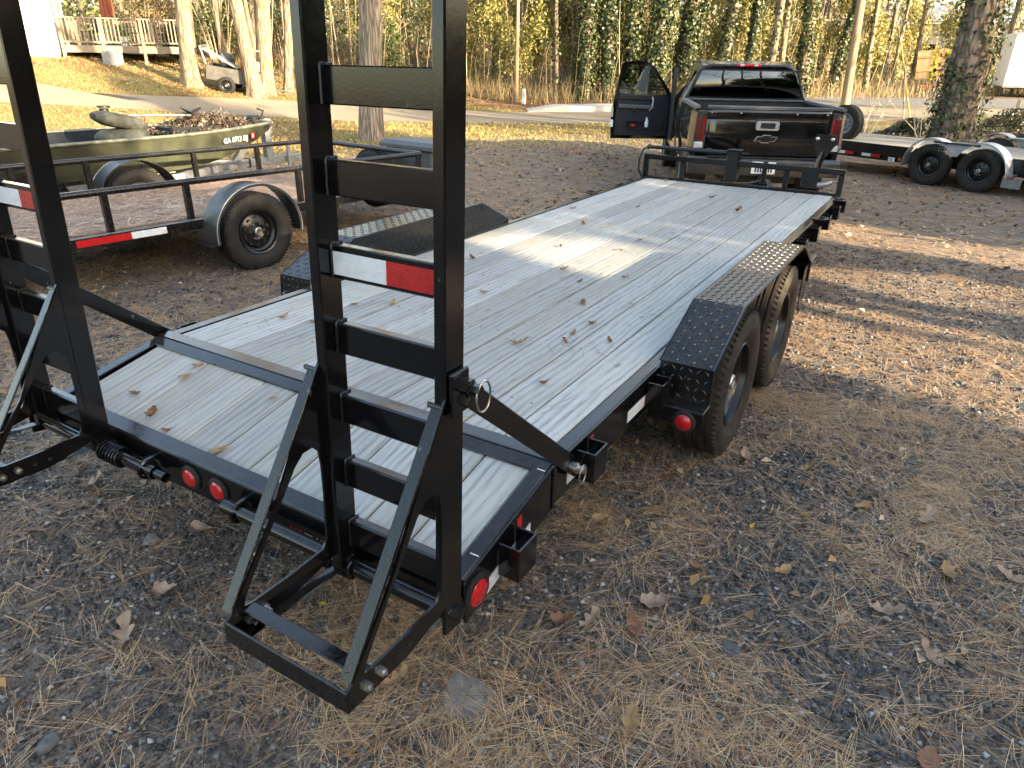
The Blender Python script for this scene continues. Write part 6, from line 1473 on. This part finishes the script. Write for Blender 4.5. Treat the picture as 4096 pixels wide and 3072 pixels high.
# --- trees standing outside the frame: they shade the yard and show in the reflections
def evergreen(label, H, W, n, seed):
    T = thing('evergreen_tree', label, 'tree'); rs = np.random.default_rng(seed)
    mb, cen, rad = trunk_mb(.17, (.01, .01), H * .92, 1.3, 10, .8, seed=seed); mb.build('trunk', MAT['bark_pine'], T, 60)
    P = []; 
    for k in range(46):
        z = .5 + (H - .7) * (k / 46) ** 1.0; a = rs.uniform(0, 6.28); q = W * (1 - .62 * ((z - .5) / H) ** 1.5) * rs.uniform(.35, .85); c = np.array([math.cos(a) * q, math.sin(a) * q, z])
        P.append(c + rng.normal(size=(n // 46, 3)) * (.52, .52, .34))
    P = np.concatenate(P); P[:, 2] = np.clip(P[:, 2], .1, None)
    link('crown', leaf_mesh('crown', P, rng.uniform(.16, .30, len(P)), pick_cols(len(P), [(.03, .05, .018), (.045, .065, .022), (.025, .04, .015)], .3), MAT['leaf']), T)
    return T
EV = [evergreen('dense evergreen tree right of the yard, outside the picture', 6.3, 2.0, 7400, 1), evergreen('dense evergreen tree right of the yard, outside the picture', 5.8, 2.1, 7400, 2)]
spots = [(13.2, -13), (13.6, -10), (13.0, -7), (13.4, -4.2), (13.1, -1.6), (13.6, 2.7), (13.0, 5.0), (13.7, 8.2), (13.1, 10.5), (16.5, -6), (16.8, -1), (16.5, 4.6), (16.6, 9.6)]
for k, (x, y) in enumerate(spots):
    T = EV[k] if k < 2 else copy_tree(EV[k % 2]); s = 1.0 if y < 9 else .8
    T.location = (x, y, G(x, y)); T.rotation_euler = (0, 0, k * 1.3); T.scale = (s, s, s * rng.uniform(.95, 1.08) * (1.22 if -3.5 < y < 2 else 1.0)); T['group'] = 'evergreens shading the yard from the right'
BEAMS = [((.9, 7.75, 0), .55), ((1.6, 7.7, 0), .55), ((1.3, 6.95, 0), .42), ((2.1, 7.1, 0), .40), ((2.3, 3.3, 0), .6), ((2.9, 3.2, 0), .6), ((3.3, 2.8, 0), .5), ((1.75, 5.2, 0), .35), ((2.4, 5.6, 0), .3), ((1.9, 4.3, 0), .3), ((.0, 2.45, .6), .34), ((.35, 2.35, .6), .25), ((2.6, 9.6, 0), .4)]  # sun patch spots and radii, carved as gaps through the unseen crowns
def thin(T):
    """private crown with leaves cut away along sun rays to let chosen light patches through"""
    bpy.context.view_layer.update(); sx, sy, sz = T.scale; a = T.rotation_euler.z; ca, sa = math.cos(a), math.sin(a)
    ch = [c for c in T.children if c.name.startswith('crown')][0]; me = ch.data; n = len(me.vertices)
    V = np.empty(n * 3, np.float32); me.vertices.foreach_get('co', V); V = V.reshape(-1, 4, 3); C4 = np.empty(n * 4, np.float32); me.color_attributes['tint'].data.foreach_get('color', C4); C4 = C4.reshape(-1, 4, 4)
    c = V.mean(1) * np.array((sx, sy, sz)); W = np.stack([c[:, 0] * ca - c[:, 1] * sa, c[:, 0] * sa + c[:, 1] * ca, c[:, 2]], 1) + np.array(T.location); keep = np.ones(len(W), bool); S_ = np.array(SUNV)
    for p, r_ in BEAMS:
        d = W - np.array(p); t = d @ S_; dist = np.linalg.norm(d - t[:, None] * S_, axis=1); keep &= dist > r_ * rng.uniform(.85, 1.25, len(W))
    V = V[keep].reshape(-1, 3); ch.data = fast_mesh('crown', V, np.arange(len(V)).reshape(-1, 4), MAT['leaf'], C4[keep].reshape(-1, 4)[:, :3])
for T in [o for o in COL.objects if o.name.startswith('evergreen_tree')]: thin(T)
T = copy_tree(EV[0]); T.location = (14.2, 8.0, 0); T.scale = (.85, .85, 1.75); T['group'] = 'evergreens shading the yard from the right'
LOW = [(13.0, 13.0, .62), (11.5, 15.0, .5), (-16, -34, .9), (-9, -36, .8), (-3, -35, .9), (3, -37, .8), (9, -35, .9)]
for x, y, s in LOW:
    T = copy_tree(EV[int(abs(x)) % 2]); T.location = (x, y, G(x, y)); T.scale = (s * 1.15, s * 1.15, s); T.rotation_euler = (0, 0, x); T['group'] = 'evergreens shading the yard from the right' if y > 0 else 'evergreens behind the photographer'
    if y < 0: T['label'] = 'dense evergreen tree behind the photographer, outside the picture'
BTp = []
for k in range(2):
    T, cen, rad = make_tree('bare_tree', 'tall bare hardwood outside the picture, shading the yard', (0, 0), (.03 * (-1) ** k, .02), .24, 12, 'bark_oak', 11, 3.0, 2, 1.4, 300 + k, 'bare hardwoods outside the picture', n=10, seg=.8, wob=.12); BTp.append(T)
for k, (x, y, s) in enumerate([(-3.5, -13, 1.0), (4.5, -15, 1.1), (8.4, -5.2, .75), (10.4, -4.4, .8), (7.4, -7.6, .8), (9.5, 17.5, .9), (14, 19.5, 1.0), (12, 22, .8), (20, 16.8, 1.0), (18, 21.3, .9), (25, 18.5, 1.1), (30, 22.5, 1.0), (24, 14.5, .9), (22, 24.5, 1.0), (35, 19.4, 1.0), (17, 13.6, .8), (21, 12.2, .9), (28, 12.6, 1.0), (33, 13.8, 1.0), (38, 12.0, 1.1), (42, 14.4, 1.0), (27, 16.4, .9), (45, 17.5, 1.0), (36, 10.6, 1.0)]):
    T = BTp[k] if k < 2 else copy_tree(BTp[k % 2]); T.location = (x, y, G(x, y)); T.scale = (s, s, s); T.rotation_euler = (0, 0, k * 2.1)
GROUND_LEAVES = [('large pale oak leaf lying left of the nearer ramp foot', -.08, -.90, 'oak', .17, 'pale', 2.4),
 ('pale curled oak leaf below the rear corner of the trailer', 1.21, 0.0, 'oak', .13, 'pale', 1.2), ('broad pale leaf right of the trailer corner', 1.38, .20, 'maple', .13, 'pale', .3),
 ('folded russet leaf right of the trailer corner', 1.35, .07, 'oval', .11, 'russet', 2.2), ('pale narrow oak leaf at the right, farthest of the big ones', 2.18, 1.32, 'oak', .14, 'pale', 1.3),
 ('pale fingered oak leaf near the right picture edge', 2.25, .45, 'oak', .12, 'pale', 2.6), ('wide pale oak leaf in the right foreground', 2.09, .61, 'oak', .14, 'pale', .2),
 ('orange tan cupped leaf in the middle of the right gravel', 1.73, .62, 'maple', .08, 'tan', .9), ('olive tan oak leaf at the bottom centre of the picture', 1.50, -.33, 'oak', .12, 'tan', 1.7),
 ('tan cupped leaf near the right edge', 2.28, .97, 'maple', .09, 'tan', 2.0), ('pale leaf left of the ramp foot near the trailer', -.15, -.70, 'maple', .11, 'pale', .5),
 ('pale tan leaf under the rear cross member', -.37, -.39, 'oval', .13, 'pale', .2), ('pale broad leaf inside the ramp foot frame', .23, -.50, 'maple', .11, 'pale', 1.9),
 ('shaggy pale leaf below the farther ramp', -1.07, -.45, 'oak', .15, 'pale', .8), ('pale leaf cut by the right picture edge', 2.49, 1.08, 'oak', .13, 'pale', 2.9),
 ('reddish broad leaf left of the folded russet leaf', 1.13, -.05, 'maple', .10, 'russet', .4), ('brown leaf in the right middle distance', 1.94, 1.27, 'oval', .10, 'tan', 1.0),
 ('tan leaf beside the trailer rail shadow', 1.00, .56, 'maple', .09, 'tan', .1), ('brown curled leaf right of the rear lamp', 1.44, .48, 'oval', .09, 'brown', 2.8),
 ('tan torn leaf right of the ramp foot', .80, -.56, 'oak', .12, 'tan', 1.1), ('pink brown leaf at the bottom right edge', 2.26, .02, 'maple', .11, 'russet', 1.6),
 ('small yellow leaf inside the ramp foot frame', .37, -.43, 'oval', .045, 'yellow', .3), ('small yellow leaf right of the trailer', 1.56, .85, 'oval', .04, 'yellow', 1.3),
 ('pale leaf near the wheel of the trailer', 1.39, 1.41, 'maple', .10, 'pale', 2.1), ('tan leaf right of the rear wheel', 1.67, 1.48, 'oak', .10, 'tan', .7)]
DECK_LEAVES = [(-.58, .53, 'oval', .06, 'brown', .4), (-.76, .50, 'maple', .06, 'tan', 1.2), (-.45, .97, 'oval', .06, 'tan', 2.0), (-.60, .84, 'oval', .05, 'brown', .8), (.39, 1.55, 'oval', .07, 'brown', 1.9),
 (.41, .84, 'oak', .10, 'tan', .5), (.58, .98, 'oak', .06, 'brown', 2.5), (.58, 1.27, 'maple', .05, 'brown', .1), (.56, 1.10, 'oval', .05, 'tan', 1.5), (0.0, 2.08, 'oval', .07, 'tan', .6), (-.49, 3.36, 'oval', .08, 'brown', 2.2),
 (.01, 5.18, 'oak', .10, 'brown', .4), (.40, 4.66, 'maple', .09, 'russet', 1.1), (-.74, 5.95, 'maple', .07, 'russet', 1.8), (.39, 2.14, 'oval', .05, 'brown', .9), (-.62, 1.97, 'oval', .07, 'brown', 2.7), (.72, .52, 'oval', .05, 'brown', .5),
 (-.9, 1.5, 'oval', .05, 'brown', 1), (-.3, 2.6, 'oval', .05, 'brown', 2), (.1, 3.1, 'oval', .05, 'tan', 0.3), (-.15, 1.4, 'oval', .06, 'tan', .2), (.2, 1.9, 'oval', .05, 'brown', 1.4), (-.85, 3.9, 'oval', .08, 'tan', .9), (-.4, 4.3, 'oval', .06, 'brown', 1.1), (.75, 1.1, 'oval', .05, 'brown', 2.4), (.1, 2.75, 'maple', .05, 'brown', .2),
 (-.63, -.09, 'oval', .07, 'tan', .6), (-.62, -.17, 'oval', .07, 'tan', .9), (-.52, -.40, 'maple', .07, 'brown', 2.1), (-.71, -.34, 'oval', .07, 'tan', .2), (-.37, -.44, 'oval', .05, 'brown', .4), (-.08, -.43, 'oval', .08, 'tan', .7), (-.14, -.12, 'oval', .05, 'tan', 1.4), (.42, -.36, 'oval', .06, 'tan', .9)]
STONES = [('flat pale stone half sunk in the gravel, bottom centre', 1.03, -.49, (.085, .10), .016, MAT['stone'], 1), ('rough dark grey stone at the bottom left corner', .11, -1.25, (.032, .026), .018, plain('dark grey stone', (.09, .092, .095), .9, 0, .3, 30, .6, 60), 2),
 ('rough grey stone under the rear of the trailer', -.49, -.53, (.035, .03), .018, MAT['stone'], 4), ('flat grey stone in the right gravel', 1.67, .14, (.045, .032), .010, plain('grey stone', (.085, .083, .08), .9, 0, .35, 30, .6, 60), 5), ('pale chip of stone near the right edge', 2.28, 1.13, (.03, .022), .012, MAT['stone'], 6), ('small square grey stone right of the trailer corner', 1.50, -.20, (.014, .014), .012, MAT['stone'], 7)]
# ================================================================ pine straw, gravel, leaves
def seen(x, y, m=1.2):
    """roughly the part of the yard in view, with a margin for nearby viewpoints"""
    dx, dy = x - 1.926, y + 1.748; f = dx * -.5136 + dy * .858; r_ = dx * .858 + dy * .5136
    return (f > .25) & (r_ < .70 * f + m) & (r_ > -.78 * f - m)
def scatter(n, r0, r1):
    a = rng.uniform(R(-80), R(20), n); r_ = np.sqrt(rng.uniform(r0 * r0, r1 * r1, n)); x = 1.926 + r_ * np.sin(a); y = -1.748 + r_ * np.cos(a)
    k = seen(x, y); return x[k], y[k]
def straw(n, r0, r1, wid, length, thr=.30, zup=.010):
    x, y = scatter(n, r0, r1); d = vnoise(x, y, .55, 21) * .6 + vnoise(x, y, .16, 22) * .4
    k = rng.uniform(size=len(x)) < np.clip((d - thr) * 2.6, .16, 1); x, y = x[k], y[k]; n = len(x)
    dirn = rng.uniform(0, 2 * math.pi, n) * .55 + vnoise(x, y, .5, 23) * 9; out = []; cols = []
    pal = np.array([(.62, .38, .19), (.50, .285, .135), (.34, .18, .09), (.21, .12, .07), (.76, .54, .31), (.50, .37, .25)])
    for j in range(3):
        a = dirn + (j - 1) * rng.uniform(.03, .28, n); L = length * rng.uniform(.7, 1.2, n); bend = rng.normal(size=n) * .16
        z = surf(x, y) + rng.uniform(.003, .003 + zup, n); dz = rng.normal(size=n) * .004
        p0 = np.stack([x, y, z], 1); dm = np.stack([np.cos(a), np.sin(a), np.zeros(n)], 1); a2 = a + bend; de = np.stack([np.cos(a2), np.sin(a2), np.zeros(n)], 1)
        p1 = p0 + dm * (L * .5)[:, None]; p2 = p1 + de * (L * .5)[:, None]
        p1[:, 2] = surf(p1[:, 0], p1[:, 1]) + .006 + np.abs(dz) * 1.5; p2[:, 2] = surf(p2[:, 0], p2[:, 1]) + .004 + np.abs(dz) * 2.5
        sd = np.stack([-dm[:, 1], dm[:, 0], np.zeros(n)], 1) * wid / 2; up = np.array([0, 0, wid * .5])
        out.append(np.stack([p0 + sd, p0 - sd, p1 + sd + up, p1 - sd + up, p2 + sd * .3, p2 - sd * .3], 1))
        cols.append(pal[rng.integers(0, 6, n)] * rng.uniform(.65, 1.2, (n, 1)))
    V = np.concatenate(out).reshape(-1, 3); m = len(V) // 6; f = np.array([(0, 1, 3, 2), (2, 3, 5, 4)])
    F = (np.arange(m)[:, None, None] * 6 + f[None]).reshape(-1, 4); return V, F, np.repeat(np.concatenate(cols), 6, 0)
for (n, r0, r1, w, L, lab) in ((25000, .6, 4.2, .0012, .155, 'loose brown pine needles strewn over the near gravel'), (36000, 4.0, 8.5, .0017, .16, 'pine straw covering the gravel beside the trailer'), (26000, 8.2, 17, .0042, .21, 'pine straw carpet across the far part of the yard')):
    V, F, c = straw(n, r0, r1, w, L, .22 if r0 > 3 else .26); link('pine_straw', fast_mesh('pine_straw', V, F, MAT['needle'], c), kind='stuff', label=lab, cat='pine straw')
# straw and leaves on the floor of the utility trailer
def straw_local(n, x0, x1, y0, y1, z, M, lab, L=.16):
    x = rng.uniform(x0, x1, n); y = rng.uniform(y0, y1, n); a = rng.uniform(0, 6.28, n); l = rng.uniform(.6, 1.2, n) * L; zz = z + rng.uniform(.002, .022, n)
    p0 = np.stack([x, y, zz], 1); d = np.stack([np.cos(a), np.sin(a), rng.normal(size=n) * .05], 1) * l[:, None]; sd = np.stack([-np.sin(a), np.cos(a), np.zeros(n)], 1) * .0026
    V = np.stack([p0 - sd, p0 + sd, p0 + d + sd, p0 + d - sd], 1).reshape(-1, 3); V[:, 0] = np.clip(V[:, 0], x0, x1); V[:, 1] = np.clip(V[:, 1], y0, y1); V[:, 2] = np.maximum(V[:, 2], z + .001)
    Mx = np.array(M); V = V @ Mx[:3, :3].T + Mx[:3, 3]
    link('pine_straw', fast_mesh('pine_straw', V, np.arange(4 * n).reshape(n, 4), MAT['needle'], np.repeat(pick_cols(n, [(.62, .42, .29), (.46, .28, .18), (.72, .54, .38), (.28, .16, .10)], .3), 4, 0)), kind='stuff', label=lab, cat='pine straw')
straw_local(26000, -.90, .90, .06, 4.3, DU, ut2w, 'pine straw and leaves lying on the utility trailer floor')
n = 5200; P = rng.normal(size=(n, 3)) * (.22, .34, .06); P[:, 2] = np.abs(P[:, 2]); P[:, 0] = np.clip(P[:, 0], -.42, .42); P[:, 2] *= np.exp(-(P[:, 1] / .5) ** 2) * 1.3
P = P + np.array((.0, 3.75, .90)); Mx = np.array(bt2w); P = P @ Mx[:3, :3].T + Mx[:3, 3]
link('leaf_heap', leaf_mesh('leaf_heap', P, rng.uniform(.03, .08, n), pick_cols(n, [(.075, .05, .035), (.12, .085, .06), (.05, .036, .028), (.17, .135, .10)], .3), MAT['dry_leaf'], aspect=.35), kind='stuff', label='heap of dead brown leaves and twigs in the boat bow', cat='leaves')
# gravel stones
def stones(n, r0, r1, smin, smax):
    x, y = scatter(n, r0, r1); n = len(x); s = smin + (smax - smin) * rng.uniform(size=n) ** 2.6
    base = np.array([(1, 0, 0), (-1, 0, 0), (0, 1, 0), (0, -1, 0), (0, 0, 1), (0, 0, -1), ]) ; f = np.array([(0, 2, 4), (2, 1, 4), (1, 3, 4), (3, 0, 4), (2, 0, 5), (1, 2, 5), (3, 1, 5), (0, 3, 5)])
    V = base[None] * rng.uniform(.55, 1.15, (n, 6, 1)) + rng.normal(size=(n, 6, 3)) * .16; a = rng.uniform(0, 6.28, n); ca, sa = np.cos(a)[:, None], np.sin(a)[:, None]
    X = V[..., 0] * ca - V[..., 1] * sa; Y = V[..., 0] * sa + V[..., 1] * ca; V = np.stack([X, Y, V[..., 2] * .62], -1) * s[:, None, None] / 2
    V += np.stack([x, y, surf(x, y) + s * .20], 1)[:, None]
    pal = np.array([(.055, .056, .058), (.105, .104, .102), (.036, .037, .039), (.19, .187, .182), (.09, .083, .074), (.34, .33, .315)]); w = np.array([.26, .24, .24, .13, .09, .04]); ci = rng.choice(6, n, p=w)
    c = pal[ci] * rng.uniform(.7, 1.25, (n, 1)); big = rng.uniform(size=n) < .012; c[big] = rng.uniform(.22, .42, (big.sum(), 1)) * np.array([1, .98, .94])
    return V.reshape(-1, 3), (np.arange(n)[:, None, None] * 6 + f[None]).reshape(-1, 3), np.repeat(c, 6, 0)
V, F, c = stones(78000, .6, 4.3, .008, .030); link('gravel', fast_mesh('gravel', V, F, MAT['pebble'], c), kind='stuff', label='dark crushed gravel in the foreground', cat='gravel')
V, F, c = stones(34000, 4.0, 8.5, .014, .040); link('gravel', fast_mesh('gravel', V, F, MAT['pebble'], c), kind='stuff', label='dark gravel beside the trailer wheels', cat='gravel')
# leaves: curled lobed and oval blades
def leaf_outline(kind, n=44):
    pts = []
    for i in range(n):
        t = i / n * 2 * math.pi; u = -math.cos(t)                               # -1 base .. 1 tip
        if kind == 'oak': w = .40 * math.copysign(abs(math.sin(t)) ** .8, math.sin(t)) * (.68 + .34 * math.cos((u + 1.05) * 10.2)) * (1.1 + .25 * u - .3 * u * u)
        elif kind == 'maple': w = .58 * math.copysign(abs(math.sin(t)) ** .75, math.sin(t)) * (.88 + .16 * math.cos((u + .3) * 9.0)) * (1 - .18 * u)
        else: w = .42 * math.sin(t) * (1 - .25 * u)
        pts.append((u * .5, w * .5))
    return pts
def leaf_obj_mesh(name, kind, L, curl, twist, colr, seed):
    rs = np.random.default_rng(seed); pts = leaf_outline(kind); n = len(pts); V = []
    def bend(x, y): return (x * L, y * L * 1.25, L * (curl * (x + .1) ** 2 * 1.6 + abs(y) * .55 * curl * 2 + twist * x * y * 2 + .02 * math.sin(x * 17 + seed) + .02))
    V = [bend(x, y) for x, y in pts] + [bend(x * .45, y * .3) for x, y in pts]; V.append(bend(0, 0))
    F = [(i, (i + 1) % n, n + (i + 1) % n, n + i) for i in range(n)]; mb = MB(); mb.add(V, F); mb.add([], [])
    mb.f += [(n + i, n + (i + 1) % n, 2 * n) for i in range(n)]; mb.m += [0] * n
    mb.tube([bend(-.5, 0), bend(-.62, .02), (-.74 * L, .03 * L, .05 * L)], [.004 * L / .1 * .35, .003 * L / .1 * .35, .002 * L / .1 * .35], 4, False)
    return mb.mesh(name, DRY[colr], 80)
def drymat(name, c, c2):
    t = NT(name); co = t.coord(rnd=5.0); n1 = t.noise(co, 22, 4, .6)
    t.set(Base_Color=t.mix(t.ramp(n1, [(.35, 0), (.7, 1)]), c2, c), Roughness=.65, Specular_IOR_Level=.3); t.bump(t.noise(co, 90, 3), .5, .003); return t.mat
DRY = {'pale': drymat('pale dry leaf', (.40, .29, .21), (.22, .145, .10)), 'brown': drymat('brown dry leaf', (.24, .12, .055), (.12, .055, .028)), 'tan': drymat('tan dry leaf', (.40, .26, .13), (.22, .13, .06)), 'yellow': drymat('yellow leaf', (.60, .40, .06), (.40, .24, .04)), 'russet': drymat('russet leaf', (.27, .14, .085), (.15, .07, .04))}
ZOFF = {}
def place_leaf(label, x, y, z, kind, L, colr, rz, curl=.5, twist=.3, tilt=(0, 0), group=None, seed=None):
    me = leaf_obj_mesh('leaf', kind, L, curl, twist, colr, seed if seed is not None else random.randrange(999))
    o = link('leaf', me, None, label, 'leaf', group, loc=(x, y, z + .003), rot=(tilt[0], tilt[1], rz)); return o
for lab, x, y, kind, L, colr, rz in GROUND_LEAVES: place_leaf(lab, x, y, G(x, y) + float(micro(x, y)) + .006, kind, L * .82, colr, rz, random.uniform(.4, .95), random.uniform(-.8, .8), (random.uniform(-.15, .15), random.uniform(-.15, .15)))
DECK_SPECIAL = {}
for i, (x, y, kind, L, colr, rz) in enumerate(DECK_LEAVES):
    z = DZ if y > 0 else DZ - .012 - (DZ - .012 - RZ) * (-y - .03) / (-(RL + .06) - .03)
    place_leaf('small dry brown leaf lying on the planks of the main trailer deck' if y > 0 else 'small dry brown leaf on the sloping rear boards of the trailer', x, y, z, kind, L * .85, colr, rz, random.uniform(.4, .9), random.uniform(-.5, .5), group='dry leaves on the trailer deck' if y > 0 else 'dry leaves on the sloping tail boards')
# needles on the deck
n = 260; x = rng.uniform(-.95, .95, n); y = rng.uniform(.1, 5.9, n); a = rng.normal(size=n) * .9 + 1.2; L = rng.uniform(.05, .16, n)
p0 = np.stack([x, y, np.full(n, DZ + .0025)], 1); d = np.stack([np.cos(a), np.sin(a), rng.uniform(0, .05, n)], 1) * L[:, None]; sd = np.stack([-np.sin(a), np.cos(a), np.zeros(n)], 1) * .0011
V = np.stack([p0 - sd, p0 + sd, p0 + d + sd, p0 + d - sd], 1).reshape(-1, 3)
link('pine_straw', fast_mesh('pine_straw', V, np.arange(4 * n).reshape(n, 4), MAT['needle'], np.repeat(pick_cols(n, [(.30, .17, .08), (.16, .10, .06)], .3), 4, 0)), kind='stuff', label='few loose pine needles on the grey trailer deck', cat='pine straw')
# scattered leaf litter that nobody could count
def litter(n, r0, r1, size, lab, pal):
    x, y = scatter(n, r0, r1); n = len(x); N = np.array([0, 0, 1.0]) + rng.normal(size=(n, 3)) * .35; N /= np.linalg.norm(N, axis=1, keepdims=True)
    P = np.stack([x, y, surf(x, y) + .012], 1); link('leaf_litter', leaf_mesh('leaf_litter', P, rng.uniform(.5, 1.3, n) * size, pick_cols(n, pal, .3), MAT['dry_leaf'], N, .6, .35), kind='stuff', label=lab, cat='leaves')
LP = [(.36, .25, .16), (.26, .16, .09), (.44, .34, .24), (.20, .11, .06), (.34, .20, .08)]
litter(900, 2.0, 8, .055, 'small dead leaves scattered over the near gravel', LP); litter(5200, 7.5, 18, .08, 'dead leaves scattered over the far yard', LP)
# grass blades and fallen leaves on the lawns
n = 60000; x = rng.uniform(-26, 2, n); y = rng.uniform(4, 22, n)
ins = (y > 8 + (x + 9.3) * -.9) & (x < -8.2 + np.clip((y - 11), 0, 20) * 1.15) | (x < -9.6) & (y > 3.5) ; x, y = x[ins], y[ins]; n = len(x)
def road_dist(x, y):
    A = np.array(R_NEAR[2:8]); B = np.array(R_FAR[2:8]); s = np.interp(x, A[:, 0], A[:, 1]); f = np.interp(x, B[:, 0], B[:, 1]); return (y > s - .1) & (y < f + .1)
k = ~road_dist(x, y) & (y < 30); x, y = x[k], y[k]; n = len(x); a = rng.uniform(0, 6.28, n); h = rng.uniform(.03, .085, n)
b = np.stack([x, y, gz(x, y)], 1); sd = np.stack([np.cos(a), np.sin(a), np.zeros(n)], 1) * .012; t = b + np.stack([rng.normal(size=n) * .04, rng.normal(size=n) * .04, h], 1)
V = np.stack([b - sd, b + sd, t], 1).reshape(-1, 3)
link('grass', fast_mesh('grass', V, np.arange(3 * n).reshape(n, 3), MAT['grass'], np.repeat(pick_cols(n, [(.42, .33, .12), (.34, .28, .09), (.26, .25, .07), (.48, .38, .17)], .3), 3, 0)), kind='stuff', label='short straw coloured winter grass on the lawns', cat='grass')
n = 9000; x = rng.uniform(-25, -2, n); y = rng.uniform(9, 27, n); dens = vnoise(x, y, 2.5, 31); k = (rng.uniform(size=n) < np.clip((dens - .35) * 2.5, .06, 1)) & ~road_dist(x, y); x, y = x[k], y[k]; n = len(x)
P = np.stack([x, y, gz(x, y) + .03], 1); N = np.array([0, 0, 1.0]) + rng.normal(size=(n, 3)) * .4; N /= np.linalg.norm(N, axis=1, keepdims=True)
link('leaf_litter', leaf_mesh('leaf_litter', P, rng.uniform(.06, .12, n), pick_cols(n, [(.30, .13, .06), (.36, .18, .09), (.22, .10, .05), (.42, .25, .13)], .3), MAT['dry_leaf'], N), kind='stuff', label='red brown fallen leaves on the lawns', cat='leaves')
# a few larger stones
def stone(lab, x, y, r_, h, m, seed):
    mb = MB().sphere((0, 0, 0), 1, 13, 8); rs = np.random.default_rng(seed); ph = rs.uniform(0, 6, 8)
    mb.v = [(r_[0] * vx * (1 + .16 * math.sin(3 * vy + ph[0]) + rs.normal() * .05), r_[1] * vy * (1 + .14 * math.sin(3 * vx + ph[2]) + .06 * math.sin(6 * vz + ph[3])), h * math.copysign(abs(vz) ** .55, vz) * (1 + .10 * math.sin(6 * vx + ph[4]) + rs.normal() * .10)) for vx, vy, vz in mb.v]
    mb.build("stone", m, None, 60, label=lab, cat='stone', loc=(x, y, G(x, y) + h * .28), rot=(0, 0, seed))
for s_ in STONES: stone(*s_)
